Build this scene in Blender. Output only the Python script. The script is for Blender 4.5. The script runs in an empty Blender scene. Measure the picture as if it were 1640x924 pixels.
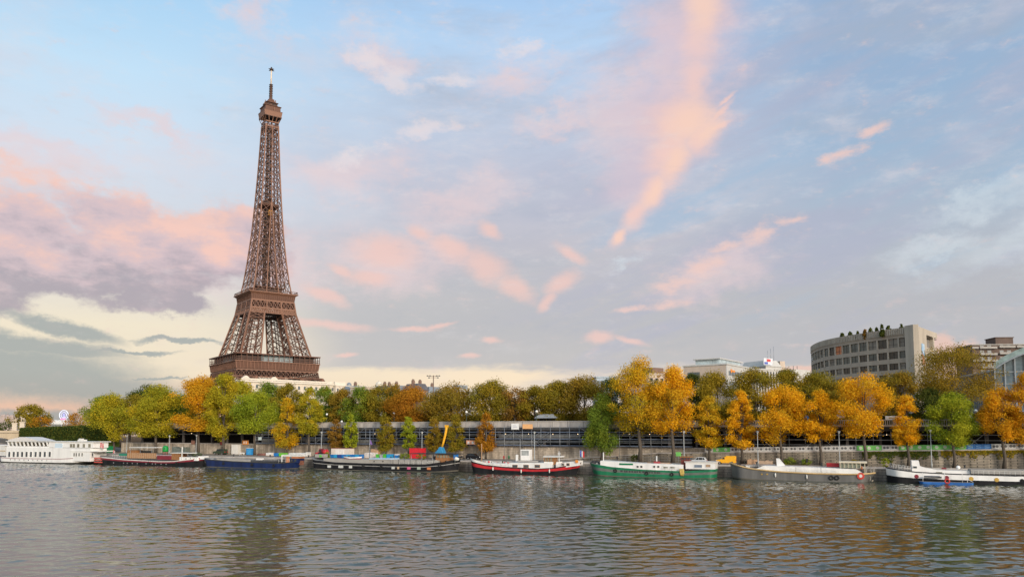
import bpy, bmesh, math, random
import numpy as np
from mathutils import Vector, Matrix

C = bpy.context.scene.collection
sc = bpy.context.scene
R = math.radians
random.seed(7)

# ------------------------------------------------------------------ camera
HOR, FPX, CAMZ = 690.0, 1250.0, 10.0
cam = bpy.data.objects.new('camera', bpy.data.cameras.new('camera'))
C.objects.link(cam)
cam.location = (0, 0, CAMZ)
PITCH = R(4.5)
cam.rotation_euler = (R(90) + PITCH, 0, 0)
cam.data.sensor_width = 36.0
FCAM = FPX * math.cos(PITCH); VPP = HOR - FCAM * math.tan(PITCH)
cam.data.lens = FCAM / 1640 * 36
cam.data.shift_y = (VPP - 462) / 1640
cam.data.clip_start = 0.5
cam.data.clip_end = 20000
sc.camera = cam

sc.view_settings.view_transform = 'Standard'
sc.view_settings.look = 'None'
sc.view_settings.gamma = 1
sc.view_settings.exposure = 0.0
sc.render.engine = 'CYCLES'
sc.cycles.use_denoising = True
sc.cycles.max_bounces = 6
sc.cycles.transparent_max_bounces = 8
sc.cycles.caustics_reflective = False
sc.cycles.caustics_refractive = False

def lin(c):
    c = c / 255
    return c / 12.92 if c <= .04045 else ((c + .055) / 1.055) ** 2.4
def S(r, g, b):
    return (lin(r), lin(g), lin(b), 1)

# ------------------------------------------------------------------ sky
SUN_AZ, SUN_EL = R(152), R(14)          # low sun behind the camera (azimuth from +Y, clockwise)
world = bpy.data.worlds.new('World')
sc.world = world
world.use_nodes = True
nt = world.node_tree
nt.nodes.clear()

class V:
    def __init__(s, k): s.k = k
    def _b(a, op, b): return M(op, a, b)
    def __add__(a, b): return M('ADD', a, b)
    __radd__ = __add__
    def __sub__(a, b): return M('SUBTRACT', a, b)
    def __rsub__(a, b): return M('SUBTRACT', b, a)
    def __mul__(a, b): return M('MULTIPLY', a, b)
    __rmul__ = __mul__
    def __truediv__(a, b): return M('DIVIDE', a, b)
def put(sock, v):
    if isinstance(v, V): nt.links.new(v.k, sock)
    else: sock.default_value = v
def M(op, *a, clamp=False):
    n = nt.nodes.new('ShaderNodeMath'); n.operation = op; n.use_clamp = clamp
    for i, x in enumerate(a): put(n.inputs[i], x)
    return V(n.outputs[0])
def smooth(x, lo, hi, a=0.0, b=1.0):
    n = nt.nodes.new('ShaderNodeMapRange'); n.interpolation_type = 'SMOOTHSTEP'
    put(n.inputs[0], x)
    n.inputs[1].default_value = lo; n.inputs[2].default_value = hi
    n.inputs[3].default_value = a; n.inputs[4].default_value = b
    return V(n.outputs[0])
def mixc(f, a, b):
    n = nt.nodes.new('ShaderNodeMix'); n.data_type = 'RGBA'
    put(n.inputs[0], f)
    put(n.inputs[6], a); put(n.inputs[7], b)
    return V(n.outputs[2])
def vec(x, y, z=0.0):
    n = nt.nodes.new('ShaderNodeCombineXYZ')
    for i, q in enumerate((x, y, z)): put(n.inputs[i], q)
    return V(n.outputs[0])
def vmath(op, a, b):
    n = nt.nodes.new('ShaderNodeVectorMath'); n.operation = op
    put(n.inputs[0], a); put(n.inputs[1], b)
    return V(n.outputs[0])
def noise(v, sx, sy, detail=6, rough=.6, seed=0.0, color=False):
    p = vmath('MULTIPLY_ADD', v, (1 / sx, 1 / sy, 1))
    p.k.node.inputs[2].default_value = (seed, seed * 1.7, seed * .6)
    n = nt.nodes.new('ShaderNodeTexNoise'); n.noise_dimensions = '3D'
    put(n.inputs['Vector'], p)
    n.inputs['Scale'].default_value = 1
    n.inputs['Detail'].default_value = detail
    n.inputs['Roughness'].default_value = rough
    return V(n.outputs[1] if color else n.outputs[0])
def angle_of(u, v):
    x = (u - 820) / FCAM; y = (VPP - v) / FCAM
    w = math.cos(PITCH) - y * math.sin(PITCH)
    X = x / w; Z = (math.sin(PITCH) + y * math.cos(PITCH)) / w
    return 820 + FPX * math.atan(X), FPX * math.atan(Z / math.sqrt(1 + X * X))

tc = nt.nodes.new('ShaderNodeTexCoord')
sep = nt.nodes.new('ShaderNodeSeparateXYZ')
nt.links.new(tc.outputs['Generated'], sep.inputs[0])
dx, dy, dz = (V(sep.outputs[i]) for i in range(3))
az = M('ARCTAN2', dx, dy)
el = M('ARCSINE', dz)
p = 820 + az * FPX                       # angles in a convenient unit: 1250 per radian
q = el * FPX
P = vec(p, q)

def ramp(x, stops):
    n = nt.nodes.new('ShaderNodeValToRGB')
    put(n.inputs[0], x)
    e = n.color_ramp.elements
    while len(e) < len(stops): e.new(.5)
    for i, (t, c) in enumerate(stops): e[i].position = t; e[i].color = S(*c)
    return V(n.outputs[0])
hq = q / 700
colL = ramp(hq, [(0, (205, 180, 165)), (.05, (238, 195, 170)), (.12, (243, 226, 200)), (.22, (243, 230, 205)), (.36, (216, 216, 220)),
                 (.55, (214, 226, 240)), (.72, (198, 228, 250)), (.9, (168, 212, 246)), (1, (150, 200, 240))])
colC = ramp(hq, [(0, (245, 215, 175)), (.05, (254, 229, 195)), (.13, (252, 230, 200)), (.25, (206, 202, 199)), (.42, (198, 195, 204)),
                 (.55, (195, 199, 214)), (.7, (194, 207, 228)), (.85, (186, 214, 244)), (1, (160, 200, 242))])
colR = ramp(hq, [(0, (235, 215, 195)), (.08, (232, 218, 200)), (.18, (193, 191, 193)), (.32, (184, 189, 199)), (.45, (174, 189, 206)),
                 (.58, (160, 186, 212)), (.75, (154, 181, 212)), (1, (150, 177, 211))])
warpn = noise(P, 260, 170, 3, .5, 3.1)
pw = p + (warpn - .5) * 500
sky = mixc(smooth(pw, 250, 760), colL, colC)
sky = mixc(smooth(pw, 900, 1400), sky, colR)

# a physical sky adds a little blue to it all
nish = nt.nodes.new('ShaderNodeTexSky')
nish.sky_type = 'NISHITA'; nish.sun_disc = False
nish.sun_elevation = SUN_EL; nish.sun_rotation = SUN_AZ

wc = noise(P, 90, 62, 7, .66, 11.0, True)
def warp(amp):
    a = vmath('SUBTRACT', wc, (.5, .5, .5))
    b = vmath('MULTIPLY', a, (amp, amp * .7, 0))
    return vmath('ADD', P, b)
W1, W2, W3, W4 = warp(190), warp(105), warp(62), warp(36)
def blob(W, u, v, ru, rv, rot=0):
    cx, cy = angle_of(u, v)
    n = nt.nodes.new('ShaderNodeMapping'); n.vector_type = 'TEXTURE'
    put(n.inputs[0], W)
    n.inputs['Location'].default_value = (cx, cy, 0)
    n.inputs['Rotation'].default_value = (0, 0, R(rot))
    n.inputs['Scale'].default_value = (ru, rv, 1)
    g = nt.nodes.new('ShaderNodeTexGradient'); g.gradient_type = 'SPHERICAL'
    nt.links.new(n.outputs[0], g.inputs[0])
    return V(g.outputs['Fac'])
def blobs(W, lst):
    t = None
    for b in lst:
        x = blob(W, *b)
        t = x if t is None else M('MAXIMUM', t, x)
    return t
f1 = noise(P, 170, 95, 9, .6, 5.0)
f2 = noise(P, 70, 30, 8, .62, 9.0)
f3 = noise(P, 330, 60, 7, .6, 14.0)
f4 = noise(P, 40, 22, 7, .6, 21.0)

# broad grey-lavender sheets and their streaks
sky = mixc(smooth(f3, .42, .68) * smooth(p, 420, 760) * .45, sky, S(176, 184, 200))
sky = mixc(smooth(f1, .5, .75) * smooth(q, 60, 200) * .35, sky, S(222, 212, 218))
sky = mixc(smooth(f2, .5, .8) * smooth(q, 120, 330) * .3, sky, S(228, 226, 232))
# the underside of the grey layer stops above a clear cream horizon
edge = q + (f3 - .5) * 70 + (f4 - .5) * 22
sky = mixc(smooth(edge, 86, 104) * smooth(q, 330, 150) * smooth(p, 430, 580) * .85, sky, S(188, 187, 191))
# slanting bands of lavender and blue on the right
rm = nt.nodes.new('ShaderNodeMapping'); put(rm.inputs[0], P); rm.inputs['Rotation'].default_value = (0, 0, R(-17))
band = noise(V(rm.outputs[0]), 420, 75, 8, .6, 44.0)
sky = mixc(smooth(band, .46, .66) * smooth(p, 700, 1050) * .55, sky, S(180, 182, 203))
sky = mixc(smooth(band, .46, .30) * smooth(p, 800, 1100) * smooth(q, 120, 260) * .55, sky, S(158, 190, 218))
# pale pink veils
veil = blobs(W1, [(40, 245, 170, 45, 0), (240, 205, 120, 26, -14), (410, 0, 60, 90, 0), (560, 275, 190, 60, 8), (620, 420, 170, 80, 0),
                  (480, 420, 90, 90, 0), (720, 320, 160, 60, 15), (820, 130, 120, 50, 15), (1000, 180, 140, 150, 0), (1080, 90, 130, 170, 0),
                  (610, 100, 100, 40, -20), (350, 420, 140, 90, 0), (900, 190, 90, 35, 20), (1150, 440, 170, 70, 10)])
sky = mixc(smooth(veil + (f1 - .5) * .9 + (f2 - .5) * .5 + (f4 - .5) * .4, .1, 1.0) * .62, sky, S(236, 210, 210))
# small pale puffs high in the blue
puff = blobs(W2, [(590, 95, 60, 30, -20), (640, 130, 90, 30, -15), (720, 125, 70, 20, 5), (840, 80, 60, 20, 10), (680, 210, 90, 22, 10), (560, 250, 90, 25, 15)])
sky = mixc(smooth(puff + (f4 - .5) * 1.6, .25, .9) * .6, sky, S(240, 226, 226))
# bright break on the far right
brk = blobs(W1, [(1640, 385, 220, 50, 12), (1500, 400, 130, 30, 10), (985, 430, 40, 16, 0), (1560, 330, 150, 30, 15)])
sky = mixc(smooth(brk + (f1 - .5) * .9 + (f2 - .5) * .6 + (f4 - .5) * .4, .0, 1.1) * .55, sky, S(218, 228, 234))

# big lit cumulus on the left
den = blobs(W2, [(20, 380, 220, 112, 0), (170, 410, 200, 92, 0), (300, 392, 150, 90, 0), (90, 440, 190, 56, 0), (245, 478, 110, 38, 0),
                 (370, 400, 110, 80, 0), (-60, 450, 160, 62, 0), (180, 350, 140, 60, -10)])
vo = nt.nodes.new('ShaderNodeTexVoronoi'); vo.feature = 'SMOOTH_F1'; vo.inputs['Smoothness'].default_value = .5
vs_ = vmath('MULTIPLY', warp(60), (1 / 95, 1 / 62, 0)); put(vo.inputs['Vector'], vs_); vo.inputs['Scale'].default_value = 1
bil = .55 - V(vo.outputs['Distance'])
den0 = smooth(den, .0, .16)
den = den + bil * .55 + (f1 - .5) * .8 + (f2 - .5) * .35 + (f4 - .5) * .3
cm = smooth(den, .14, .46) * den0
lit = blobs(W2, [(10, 318, 120, 45, -20), (95, 350, 110, 42, -22), (180, 395, 95, 50, -30), (285, 345, 85, 42, -25), (340, 385, 80, 45, -30), (60, 420, 160, 40, 0), (250, 500, 60, 20, 0)])
litm = smooth(lit + (f1 - .5) * .5 + (f2 - .5) * .8 + (f4 - .5) * .45, .05, .95)
dark = blobs(W2, [(60, 470, 180, 45, 0), (150, 450, 130, 40, 0), (230, 490, 130, 40, 0), (330, 430, 90, 40, 0), (0, 500, 120, 40, 0)])
darkm = smooth(dark + (f1 - .5) * .6 + (f4 - .5) * .3, .08, .75)
P2 = vmath('ADD', P, (16, 34, 0))
f1s = noise(P2, 170, 95, 9, .6, 5.0); f2s = noise(P2, 70, 30, 8, .62, 9.0)
relief = (f1 - f1s) * 190 + (f2 - f2s) * 90
sv = q + (f1 - .5) * 150 + (f2 - .5) * 70 + relief + bil * 75 + (litm - .4) * 50
cc = mixc(smooth(sv, 165, 262), S(172, 161, 171), S(214, 190, 195))
cc = mixc(smooth(sv, 235, 345), cc, S(250, 202, 186))
sky = mixc(cm * .9, sky, cc)
# dark grey bands low on the left
gb = blobs(W3, [(-40, 585, 300, 52, -3), (60, 610, 270, 42, -4), (170, 624, 220, 24, -4), (30, 550, 190, 20, -4), (100, 524, 95, 15, -12), 
                (290, 546, 90, 6, 0), (210, 562, 90, 5, 0), (30, 672, 220, 18, 0), (340, 480, 0.1, .1, 0), (255, 603, 60, 4, 0)])
sky = mixc(smooth(gb + (f3 - .5) * .5 + (f4 - .5) * .3, .02, .6) * .85, sky, S(157, 165, 166))

# middle pink clouds
pk = blobs(W4, [(725, 400, 62, 26, -18), (775, 425, 75, 38, -28), (825, 460, 60, 24, -30), (675, 373, 34, 18, -25), (785, 370, 34, 18, -30),
                (900, 455, 44, 22, 32), (880, 482, 36, 14, 45), (915, 405, 40, 14, -30), (530, 520, 110, 11, -4), (665, 528, 50, 6, 2),
                (700, 522, 40, 5, 15), (555, 566, 26, 5, 0), (750, 571, 26, 6, 0), (788, 545, 24, 9, 0), (960, 539, 34, 14, 0), (1008, 545, 40, 9, -14),
                (520, 475, 50, 16, -25), (548, 436, 30, 12, -20), (620, 400, 80, 40, 0), (590, 445, 60, 20, 0)])
pkm = smooth(pk + (f2 - .5) * .5 + (f4 - .5) * .45, .0, .85)
sky = mixc(pkm * .8, sky, S(243, 203, 193))
# the tall lit streak
halo = blobs(W2, [(1100, 40, 150, 150, 0), (1070, 170, 130, 120, 0), (1030, 280, 110, 80, 45)])
sky = mixc(smooth(halo + (f1 - .5) * .4, .05, .9) * .55, sky, S(222, 198, 208))
st = blobs(W4, [(1092, 200, 90, 72, 0), (1078, 240, 74, 52, 40), (1130, -10, 52, 90, 0), (1124, 60, 44, 80, 0), (1114, 125, 36, 70, -8), (1098, 185, 74, 56, 0), (1122, 222, 52, 42, 40),
                (1082, 262, 70, 36, 48), (1048, 305, 62, 30, 50), (1018, 345, 50, 25, 48), (992, 378, 34, 17, 45), (1152, 180, 34, 9, 40), (1160, 160, 26, 5, 30), (1148, 205, 28, 8, 20)])
stm = smooth(st + (f2 - .5) * .3 + (f4 - .5) * .35, .0, .9)
sky = mixc(stm * smooth(q, 610, 430, .6, .88), sky, S(248, 207, 196))
core = blobs(W4, [(1105, 195, 66, 56, 0), (1125, 10, 40, 60, 0), (1085, 260, 50, 24, 48), (1048, 308, 45, 20, 50), (990, 380, 26, 12, 45), (1135, 215, 36, 22, 45)])
sky = mixc(smooth(core + (f2 - .5) * .25 + (f4 - .5) * .2, .05, .95) * .62, sky, S(254, 214, 190))
# small pink flecks on the right
f6 = noise(P, 26, 12, 6, .65, 37.0)
fl = blobs(W4, [(1355, 244, 52, 13, 12), (1325, 257, 30, 10, 15), (1405, 205, 40, 12, 10), (1215, 377, 46, 22, 18), (1268, 352, 50, 11, 5),
                (1160, 397, 40, 11, 10), (1125, 430, 60, 26, 20), (1085, 452, 60, 20, 10), (1068, 488, 60, 16, 8), (1010, 495, 40, 9, 5)])
sky = mixc(smooth(fl + (f4 - .5) * 1.3 + (f6 - .5) * 1.2, .12, 1.0) * .85, sky, S(240, 205, 196))
# pink cumulus low behind the apartment block
lo = blobs(W3, [(1505, 560, 55, 26, 0), (1555, 560, 34, 20, 0), (1500, 585, 120, 30, 0), (1270, 592, 60, 12, 0)])
sky = mixc(smooth(lo + (f2 - .5) * .5 + (f4 - .5) * .7, .15, .6) * .8, sky, S(240, 200, 184))

# fine mottling of the thin sheets
f5 = noise(P, 120, 34, 10, .68, 31.0)
sky = mixc(smooth(f5 + (f6 - .5) * .5, .52, .85) * smooth(q, 70, 160) * .28, sky, S(232, 226, 226))
sky = mixc(smooth(f5 + (f6 - .5) * .4, .48, .2) * smooth(q, 70, 160) * smooth(p, 350, 700, .25, 1) * .22, sky, S(164, 172, 188))
# sunset glow behind the camera, added for soft warm front light
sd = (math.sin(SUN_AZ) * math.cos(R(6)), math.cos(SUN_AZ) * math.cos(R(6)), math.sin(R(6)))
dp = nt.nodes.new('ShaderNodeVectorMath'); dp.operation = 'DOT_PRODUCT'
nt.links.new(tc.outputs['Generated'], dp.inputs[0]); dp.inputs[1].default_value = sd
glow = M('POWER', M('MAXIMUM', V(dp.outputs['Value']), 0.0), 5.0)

def bg(col, strength):
    n = nt.nodes.new('ShaderNodeBackground')
    put(n.inputs[0], col); put(n.inputs[1], strength)
    return n.outputs[0]
def addsh(a, b):
    n = nt.nodes.new('ShaderNodeAddShader'); nt.links.new(a, n.inputs[0]); nt.links.new(b, n.inputs[1]); return n.outputs[0]
tot = addsh(bg(sky, .96), bg(V(nish.outputs[0]), .006))
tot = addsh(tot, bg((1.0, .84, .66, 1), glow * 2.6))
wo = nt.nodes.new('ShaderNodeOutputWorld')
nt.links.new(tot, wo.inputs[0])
world.cycles.sampling_method = 'MANUAL'
world.cycles.sample_map_resolution = 512

sun = bpy.data.objects.new('sun', bpy.data.lights.new('sun', 'SUN'))
C.objects.link(sun)
sun.data.energy = 2.7
sun.data.angle = R(10)
sun.data.color = (1.0, .89, .76)
sdir = Vector((math.sin(SUN_AZ) * math.cos(SUN_EL), math.cos(SUN_AZ) * math.cos(SUN_EL), math.sin(SUN_EL)))
sun.rotation_euler = sdir.to_track_quat('Z', 'Y').to_euler()

# ------------------------------------------------------------------ helpers
MATS = {}
def mat(name, col, rough=.7, var=.18, scale=1.5, metal=0.0, bump=0.0, spec=.4, streak=False, col2=None):
    if name in MATS: return MATS[name]
    m = bpy.data.materials.new(name); m.use_nodes = True
    t = m.node_tree; b = t.nodes['Principled BSDF']
    b.inputs['Roughness'].default_value = rough
    b.inputs['Metallic'].default_value = metal
    b.inputs['Specular IOR Level'].default_value = spec
    tcn = t.nodes.new('ShaderNodeTexCoord')
    mp = t.nodes.new('ShaderNodeMapping')
    t.links.new(tcn.outputs['Object'], mp.inputs[0])
    if streak: mp.inputs['Scale'].default_value = (1, 1, .15)
    nz = t.nodes.new('ShaderNodeTexNoise')
    t.links.new(mp.outputs[0], nz.inputs['Vector'])
    nz.inputs['Scale'].default_value = scale; nz.inputs['Detail'].default_value = 6; nz.inputs['Roughness'].default_value = .65
    r = t.nodes.new('ShaderNodeValToRGB')
    c1 = tuple(max(0, x * (1 - var)) for x in col[:3]); c2 = tuple(min(1, x * (1 + var)) for x in col[:3])
    if col2: c1, c2 = col[:3], col2[:3]
    r.color_ramp.elements[0].position = .32; r.color_ramp.elements[1].position = .68
    r.color_ramp.elements[0].color = (*c1, 1); r.color_ramp.elements[1].color = (*c2, 1)
    t.links.new(nz.outputs[0], r.inputs[0])
    t.links.new(r.outputs[0], b.inputs['Base Color'])
    if bump:
        bn = t.nodes.new('ShaderNodeBump'); bn.inputs['Strength'].default_value = bump; bn.inputs['Distance'].default_value = .05
        t.links.new(nz.outputs[0], bn.inputs['Height']); t.links.new(bn.outputs[0], b.inputs['Normal'])
    MATS[name] = m
    return m
def emat(name, col, strength):
    if name in MATS: return MATS[name]
    m = mat(name, col, .5)
    b = m.node_tree.nodes['Principled BSDF']
    b.inputs['Emission Color'].default_value = (*col[:3], 1)
    b.inputs['Emission Strength'].default_value = strength
    return m
def brick(name, c1, c2, cm, bw=.9, bh=.35, mortar=.03, plane='XZ'):
    """stone courses on a wall whose face runs along local x and z"""
    if name in MATS: return MATS[name]
    m = mat(name, c1, .85)
    t = m.node_tree; b = t.nodes['Principled BSDF']
    base = b.inputs['Base Color'].links[0].from_socket
    tcn = [n for n in t.nodes if n.type == 'TEX_COORD'][0]
    sx = t.nodes.new('ShaderNodeSeparateXYZ'); cx = t.nodes.new('ShaderNodeCombineXYZ')
    t.links.new(tcn.outputs['Object'], sx.inputs[0])
    a = t.nodes.new('ShaderNodeMath'); a.operation = 'ADD'
    t.links.new(sx.outputs[0], a.inputs[0]); t.links.new(sx.outputs[1], a.inputs[1])
    t.links.new(a.outputs[0], cx.inputs[0]); t.links.new(sx.outputs[2], cx.inputs[1])
    br = t.nodes.new('ShaderNodeTexBrick')
    t.links.new(cx.outputs[0], br.inputs['Vector'])
    br.inputs['Scale'].default_value = 1
    br.inputs['Brick Width'].default_value = bw; br.inputs['Row Height'].default_value = bh
    br.inputs['Mortar Size'].default_value = mortar
    br.inputs['Color1'].default_value = (*c1, 1); br.inputs['Color2'].default_value = (*c2, 1); br.inputs['Mortar'].default_value = (*cm, 1)
    nz = t.nodes.new('ShaderNodeTexNoise'); nz.inputs['Scale'].default_value = .45; nz.inputs['Detail'].default_value = 7; nz.inputs['Roughness'].default_value = .7
    t.links.new(tcn.outputs['Object'], nz.inputs['Vector'])
    mr = t.nodes.new('ShaderNodeMapRange'); mr.inputs[1].default_value = .3; mr.inputs[2].default_value = .7; mr.inputs[3].default_value = .5; mr.inputs[4].default_value = 1.15
    mpz = t.nodes.new('ShaderNodeMapping'); mpz.inputs['Scale'].default_value = (1.1, 1.1, .12); t.links.new(tcn.outputs['Object'], mpz.inputs[0])
    nz2 = t.nodes.new('ShaderNodeTexNoise'); nz2.inputs['Scale'].default_value = .8; nz2.inputs['Detail'].default_value = 6; t.links.new(mpz.outputs[0], nz2.inputs['Vector'])
    mr2 = t.nodes.new('ShaderNodeMapRange'); mr2.inputs[1].default_value = .35; mr2.inputs[2].default_value = .65; mr2.inputs[3].default_value = .55; mr2.inputs[4].default_value = 1.15; t.links.new(nz2.outputs[0], mr2.inputs[0])
    mm = t.nodes.new('ShaderNodeMath'); mm.operation = 'MULTIPLY'; t.links.new(mr.outputs[0], mm.inputs[0]); t.links.new(mr2.outputs[0], mm.inputs[1])
    t.links.new(nz.outputs[0], mr.inputs[0])
    mx = t.nodes.new('ShaderNodeVectorMath'); mx.operation = 'SCALE'
    t.links.new(br.outputs['Color'], mx.inputs[0]); t.links.new(mm.outputs[0], mx.inputs['Scale'])
    t.links.new(mx.outputs[0], b.inputs['Base Color'])
    return m
def glassmat(name, col, rough=.08):
    m = mat(name, col, max(rough, .18), var=.35, scale=.6, spec=.45)
    return m

class MB:
    def __init__(s): s.v = []; s.f = []; s.m = []; s.sm = []
    def add(s, vs, fs, mi=0, smooth=False):
        o = len(s.v)
        s.v.extend(tuple(x) for x in vs)
        for f in fs:
            s.f.append(tuple(i + o for i in f)); s.m.append(mi); s.sm.append(smooth)
        return s
    def hexa(s, pts, mi=0):
        return s.add(pts, [(0, 3, 2, 1), (4, 5, 6, 7), (0, 1, 5, 4), (1, 2, 6, 5), (2, 3, 7, 6), (3, 0, 4, 7)], mi)
    def box(s, x0, x1, y0, y1, z0, z1, mi=0):
        return s.hexa([(x0, y0, z0), (x1, y0, z0), (x1, y1, z0), (x0, y1, z0), (x0, y0, z1), (x1, y0, z1), (x1, y1, z1), (x0, y1, z1)], mi)
    def beam(s, a, b, w, h=None, mi=0):
        a = Vector(a); b = Vector(b); d = b - a
        if d.length < 1e-6: return s
        d.normalize()
        up = Vector((0, 0, 1)) if abs(d.z) < .95 else Vector((1, 0, 0))
        x = d.cross(up).normalized(); y = x.cross(d).normalized()
        h = h or w
        x = x * w / 2; y = y * h / 2
        return s.hexa([a - x - y, a + x - y, a + x + y, a - x + y, b - x - y, b + x - y, b + x + y, b - x + y], mi)
    def tube(s, pts, rad, n=8, mi=0, caps=True, smooth=True):
        pts = [Vector(p_) for p_ in pts]
        if not hasattr(rad, '__len__'): rad = [rad] * len(pts)
        vs = []
        ref = None
        for i, p_ in enumerate(pts):
            d = (pts[min(i + 1, len(pts) - 1)] - pts[max(i - 1, 0)]).normalized()
            if ref is None: ref = Vector((0, 0, 1)) if abs(d.z) < .9 else Vector((1, 0, 0))
            x = d.cross(ref)
            if x.length < 1e-4: x = d.cross(Vector((0, 1, 0)))
            x.normalize(); y = x.cross(d).normalized(); ref = y
            for k in range(n):
                t = 2 * math.pi * k / n
                vs.append(p_ + (x * math.cos(t) + y * math.sin(t)) * rad[i])
        fs = []
        for i in range(len(pts) - 1):
            for k in range(n):
                k2 = (k + 1) % n
                fs.append((i * n + k, i * n + k2, (i + 1) * n + k2, (i + 1) * n + k))
        s.add(vs, fs, mi, smooth)
        if caps:
            o = len(s.v) - len(vs)
            s.f.append(tuple(o + k for k in range(n))[::-1]); s.m.append(mi); s.sm.append(False)
            s.f.append(tuple(o + (len(pts) - 1) * n + k for k in range(n))); s.m.append(mi); s.sm.append(False)
        return s
    def prism(s, poly, y0, y1, mi=0):
        """polygon in x,z extruded along y"""
        n = len(poly)
        vs = [(x, y0, z) for x, z in poly] + [(x, y1, z) for x, z in poly]
        fs = [tuple(range(n)), tuple(range(2 * n - 1, n - 1, -1))]
        fs += [(i, i + n, (i + 1) % n + n, (i + 1) % n) for i in range(n)]
        return s.add(vs, fs, mi)
    def slab(s, poly, z0, z1, mi=0):
        """polygon in x,y extruded along z"""
        n = len(poly)
        vs = [(x, y, z0) for x, y in poly] + [(x, y, z1) for x, y in poly]
        fs = [tuple(range(n))[::-1], tuple(range(n, 2 * n))]
        fs += [(i, (i + 1) % n, (i + 1) % n + n, i + n) for i in range(n)]
        return s.add(vs, fs, mi)
    def ball(s, c, r, mi=0, nu=8, nv=6, sz=1.0):
        vs = []; fs = []
        for i in range(nv + 1):
            a = math.pi * i / nv
            for k in range(nu):
                t = 2 * math.pi * k / nu
                vs.append((c[0] + r * math.sin(a) * math.cos(t), c[1] + r * math.sin(a) * math.sin(t), c[2] + r * sz * math.cos(a)))
        for i in range(nv):
            for k in range(nu):
                k2 = (k + 1) % nu
                fs.append((i * nu + k, (i + 1) * nu + k, (i + 1) * nu + k2, i * nu + k2))
        return s.add(vs, fs, mi, True)
    def build(s, name, mats, parent=None, label=None):
        me = bpy.data.meshes.new(name)
        me.from_pydata(s.v, [], s.f)
        if not isinstance(mats, (list, tuple)): mats = [mats]
        for m in mats: me.materials.append(m)
        me.polygons.foreach_set('material_index', s.m)
        me.polygons.foreach_set('use_smooth', s.sm)
        me.update()
        bm = bmesh.new(); bm.from_mesh(me); bmesh.ops.recalc_face_normals(bm, faces=bm.faces); bm.to_mesh(me); bm.free()
        o = bpy.data.objects.new(name, me)
        C.objects.link(o)
        if parent: o.parent = parent
        if label: o['label'] = label
        return o

def tag(o, label, cat, group=None, kind=None):
    o['label'] = label; o['category'] = cat
    if group: o['group'] = group
    if kind: o['kind'] = kind
    return o
def thing(name, label, cat, loc=(0, 0, 0), rz=0.0, group=None):
    o = bpy.data.objects.new(name, None); C.objects.link(o)
    o.location = loc; o.rotation_euler = (0, 0, rz)
    o.empty_display_size = .5
    return tag(o, label, cat, group)
def struct(o):
    o['kind'] = 'structure'; return o
def copy_part(o, parent, loc=None):
    c = o.copy(); C.objects.link(c); c.parent = parent
    if loc is not None: c.location = loc
    return c
def copy_tree(o, parent=None):
    c = o.copy(); C.objects.link(c); c.parent = parent
    for ch in list(o.children): copy_tree(ch, c)
    return c

# quay frame: s runs along the far bank to the right, d runs inland from the row of hulls
QA = math.atan(.4175)
TX, TY = math.cos(QA), -math.sin(QA)
NX, NY = math.sin(QA), math.cos(QA)
def Q(s, d, z=0.0): return (s * TX + d * NX, 182.5 + s * TY + d * NY, z)
def s_of(u, d):
    k = (u - 820) / FPX
    return (k * (182.5 + d * NY) - d * NX) / (TX - k * TY)
def z_of(v, Y): return CAMZ + (HOR - v) * Y / FPX
def dwall(s): return 19 - .06 * s
def s_wall(u, e=0.0):
    s = 0.0
    for _ in range(30): s = s_of(u, dwall(s) + e)
    return s
WA = -QA + math.atan(-.06)              # direction of the retaining wall
def W(s, e=0.0, z=0.0): return Q(s, dwall(s) + e, z)
def dramp(s): return 18 - max(0, s - 15) * .1025
def zramp(s):
    if s < 5: return 2.7
    if s < 31: return 2.7 + (s - 5) / 26 * 1.95
    return 4.65 + (s - 31) * .0235
QZ, UZ, LZ, VZ = 2.7, 11.2, 6.1, 10.9    # lower quay, upper quay, ledge of the gallery, underside of the upper quay
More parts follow.
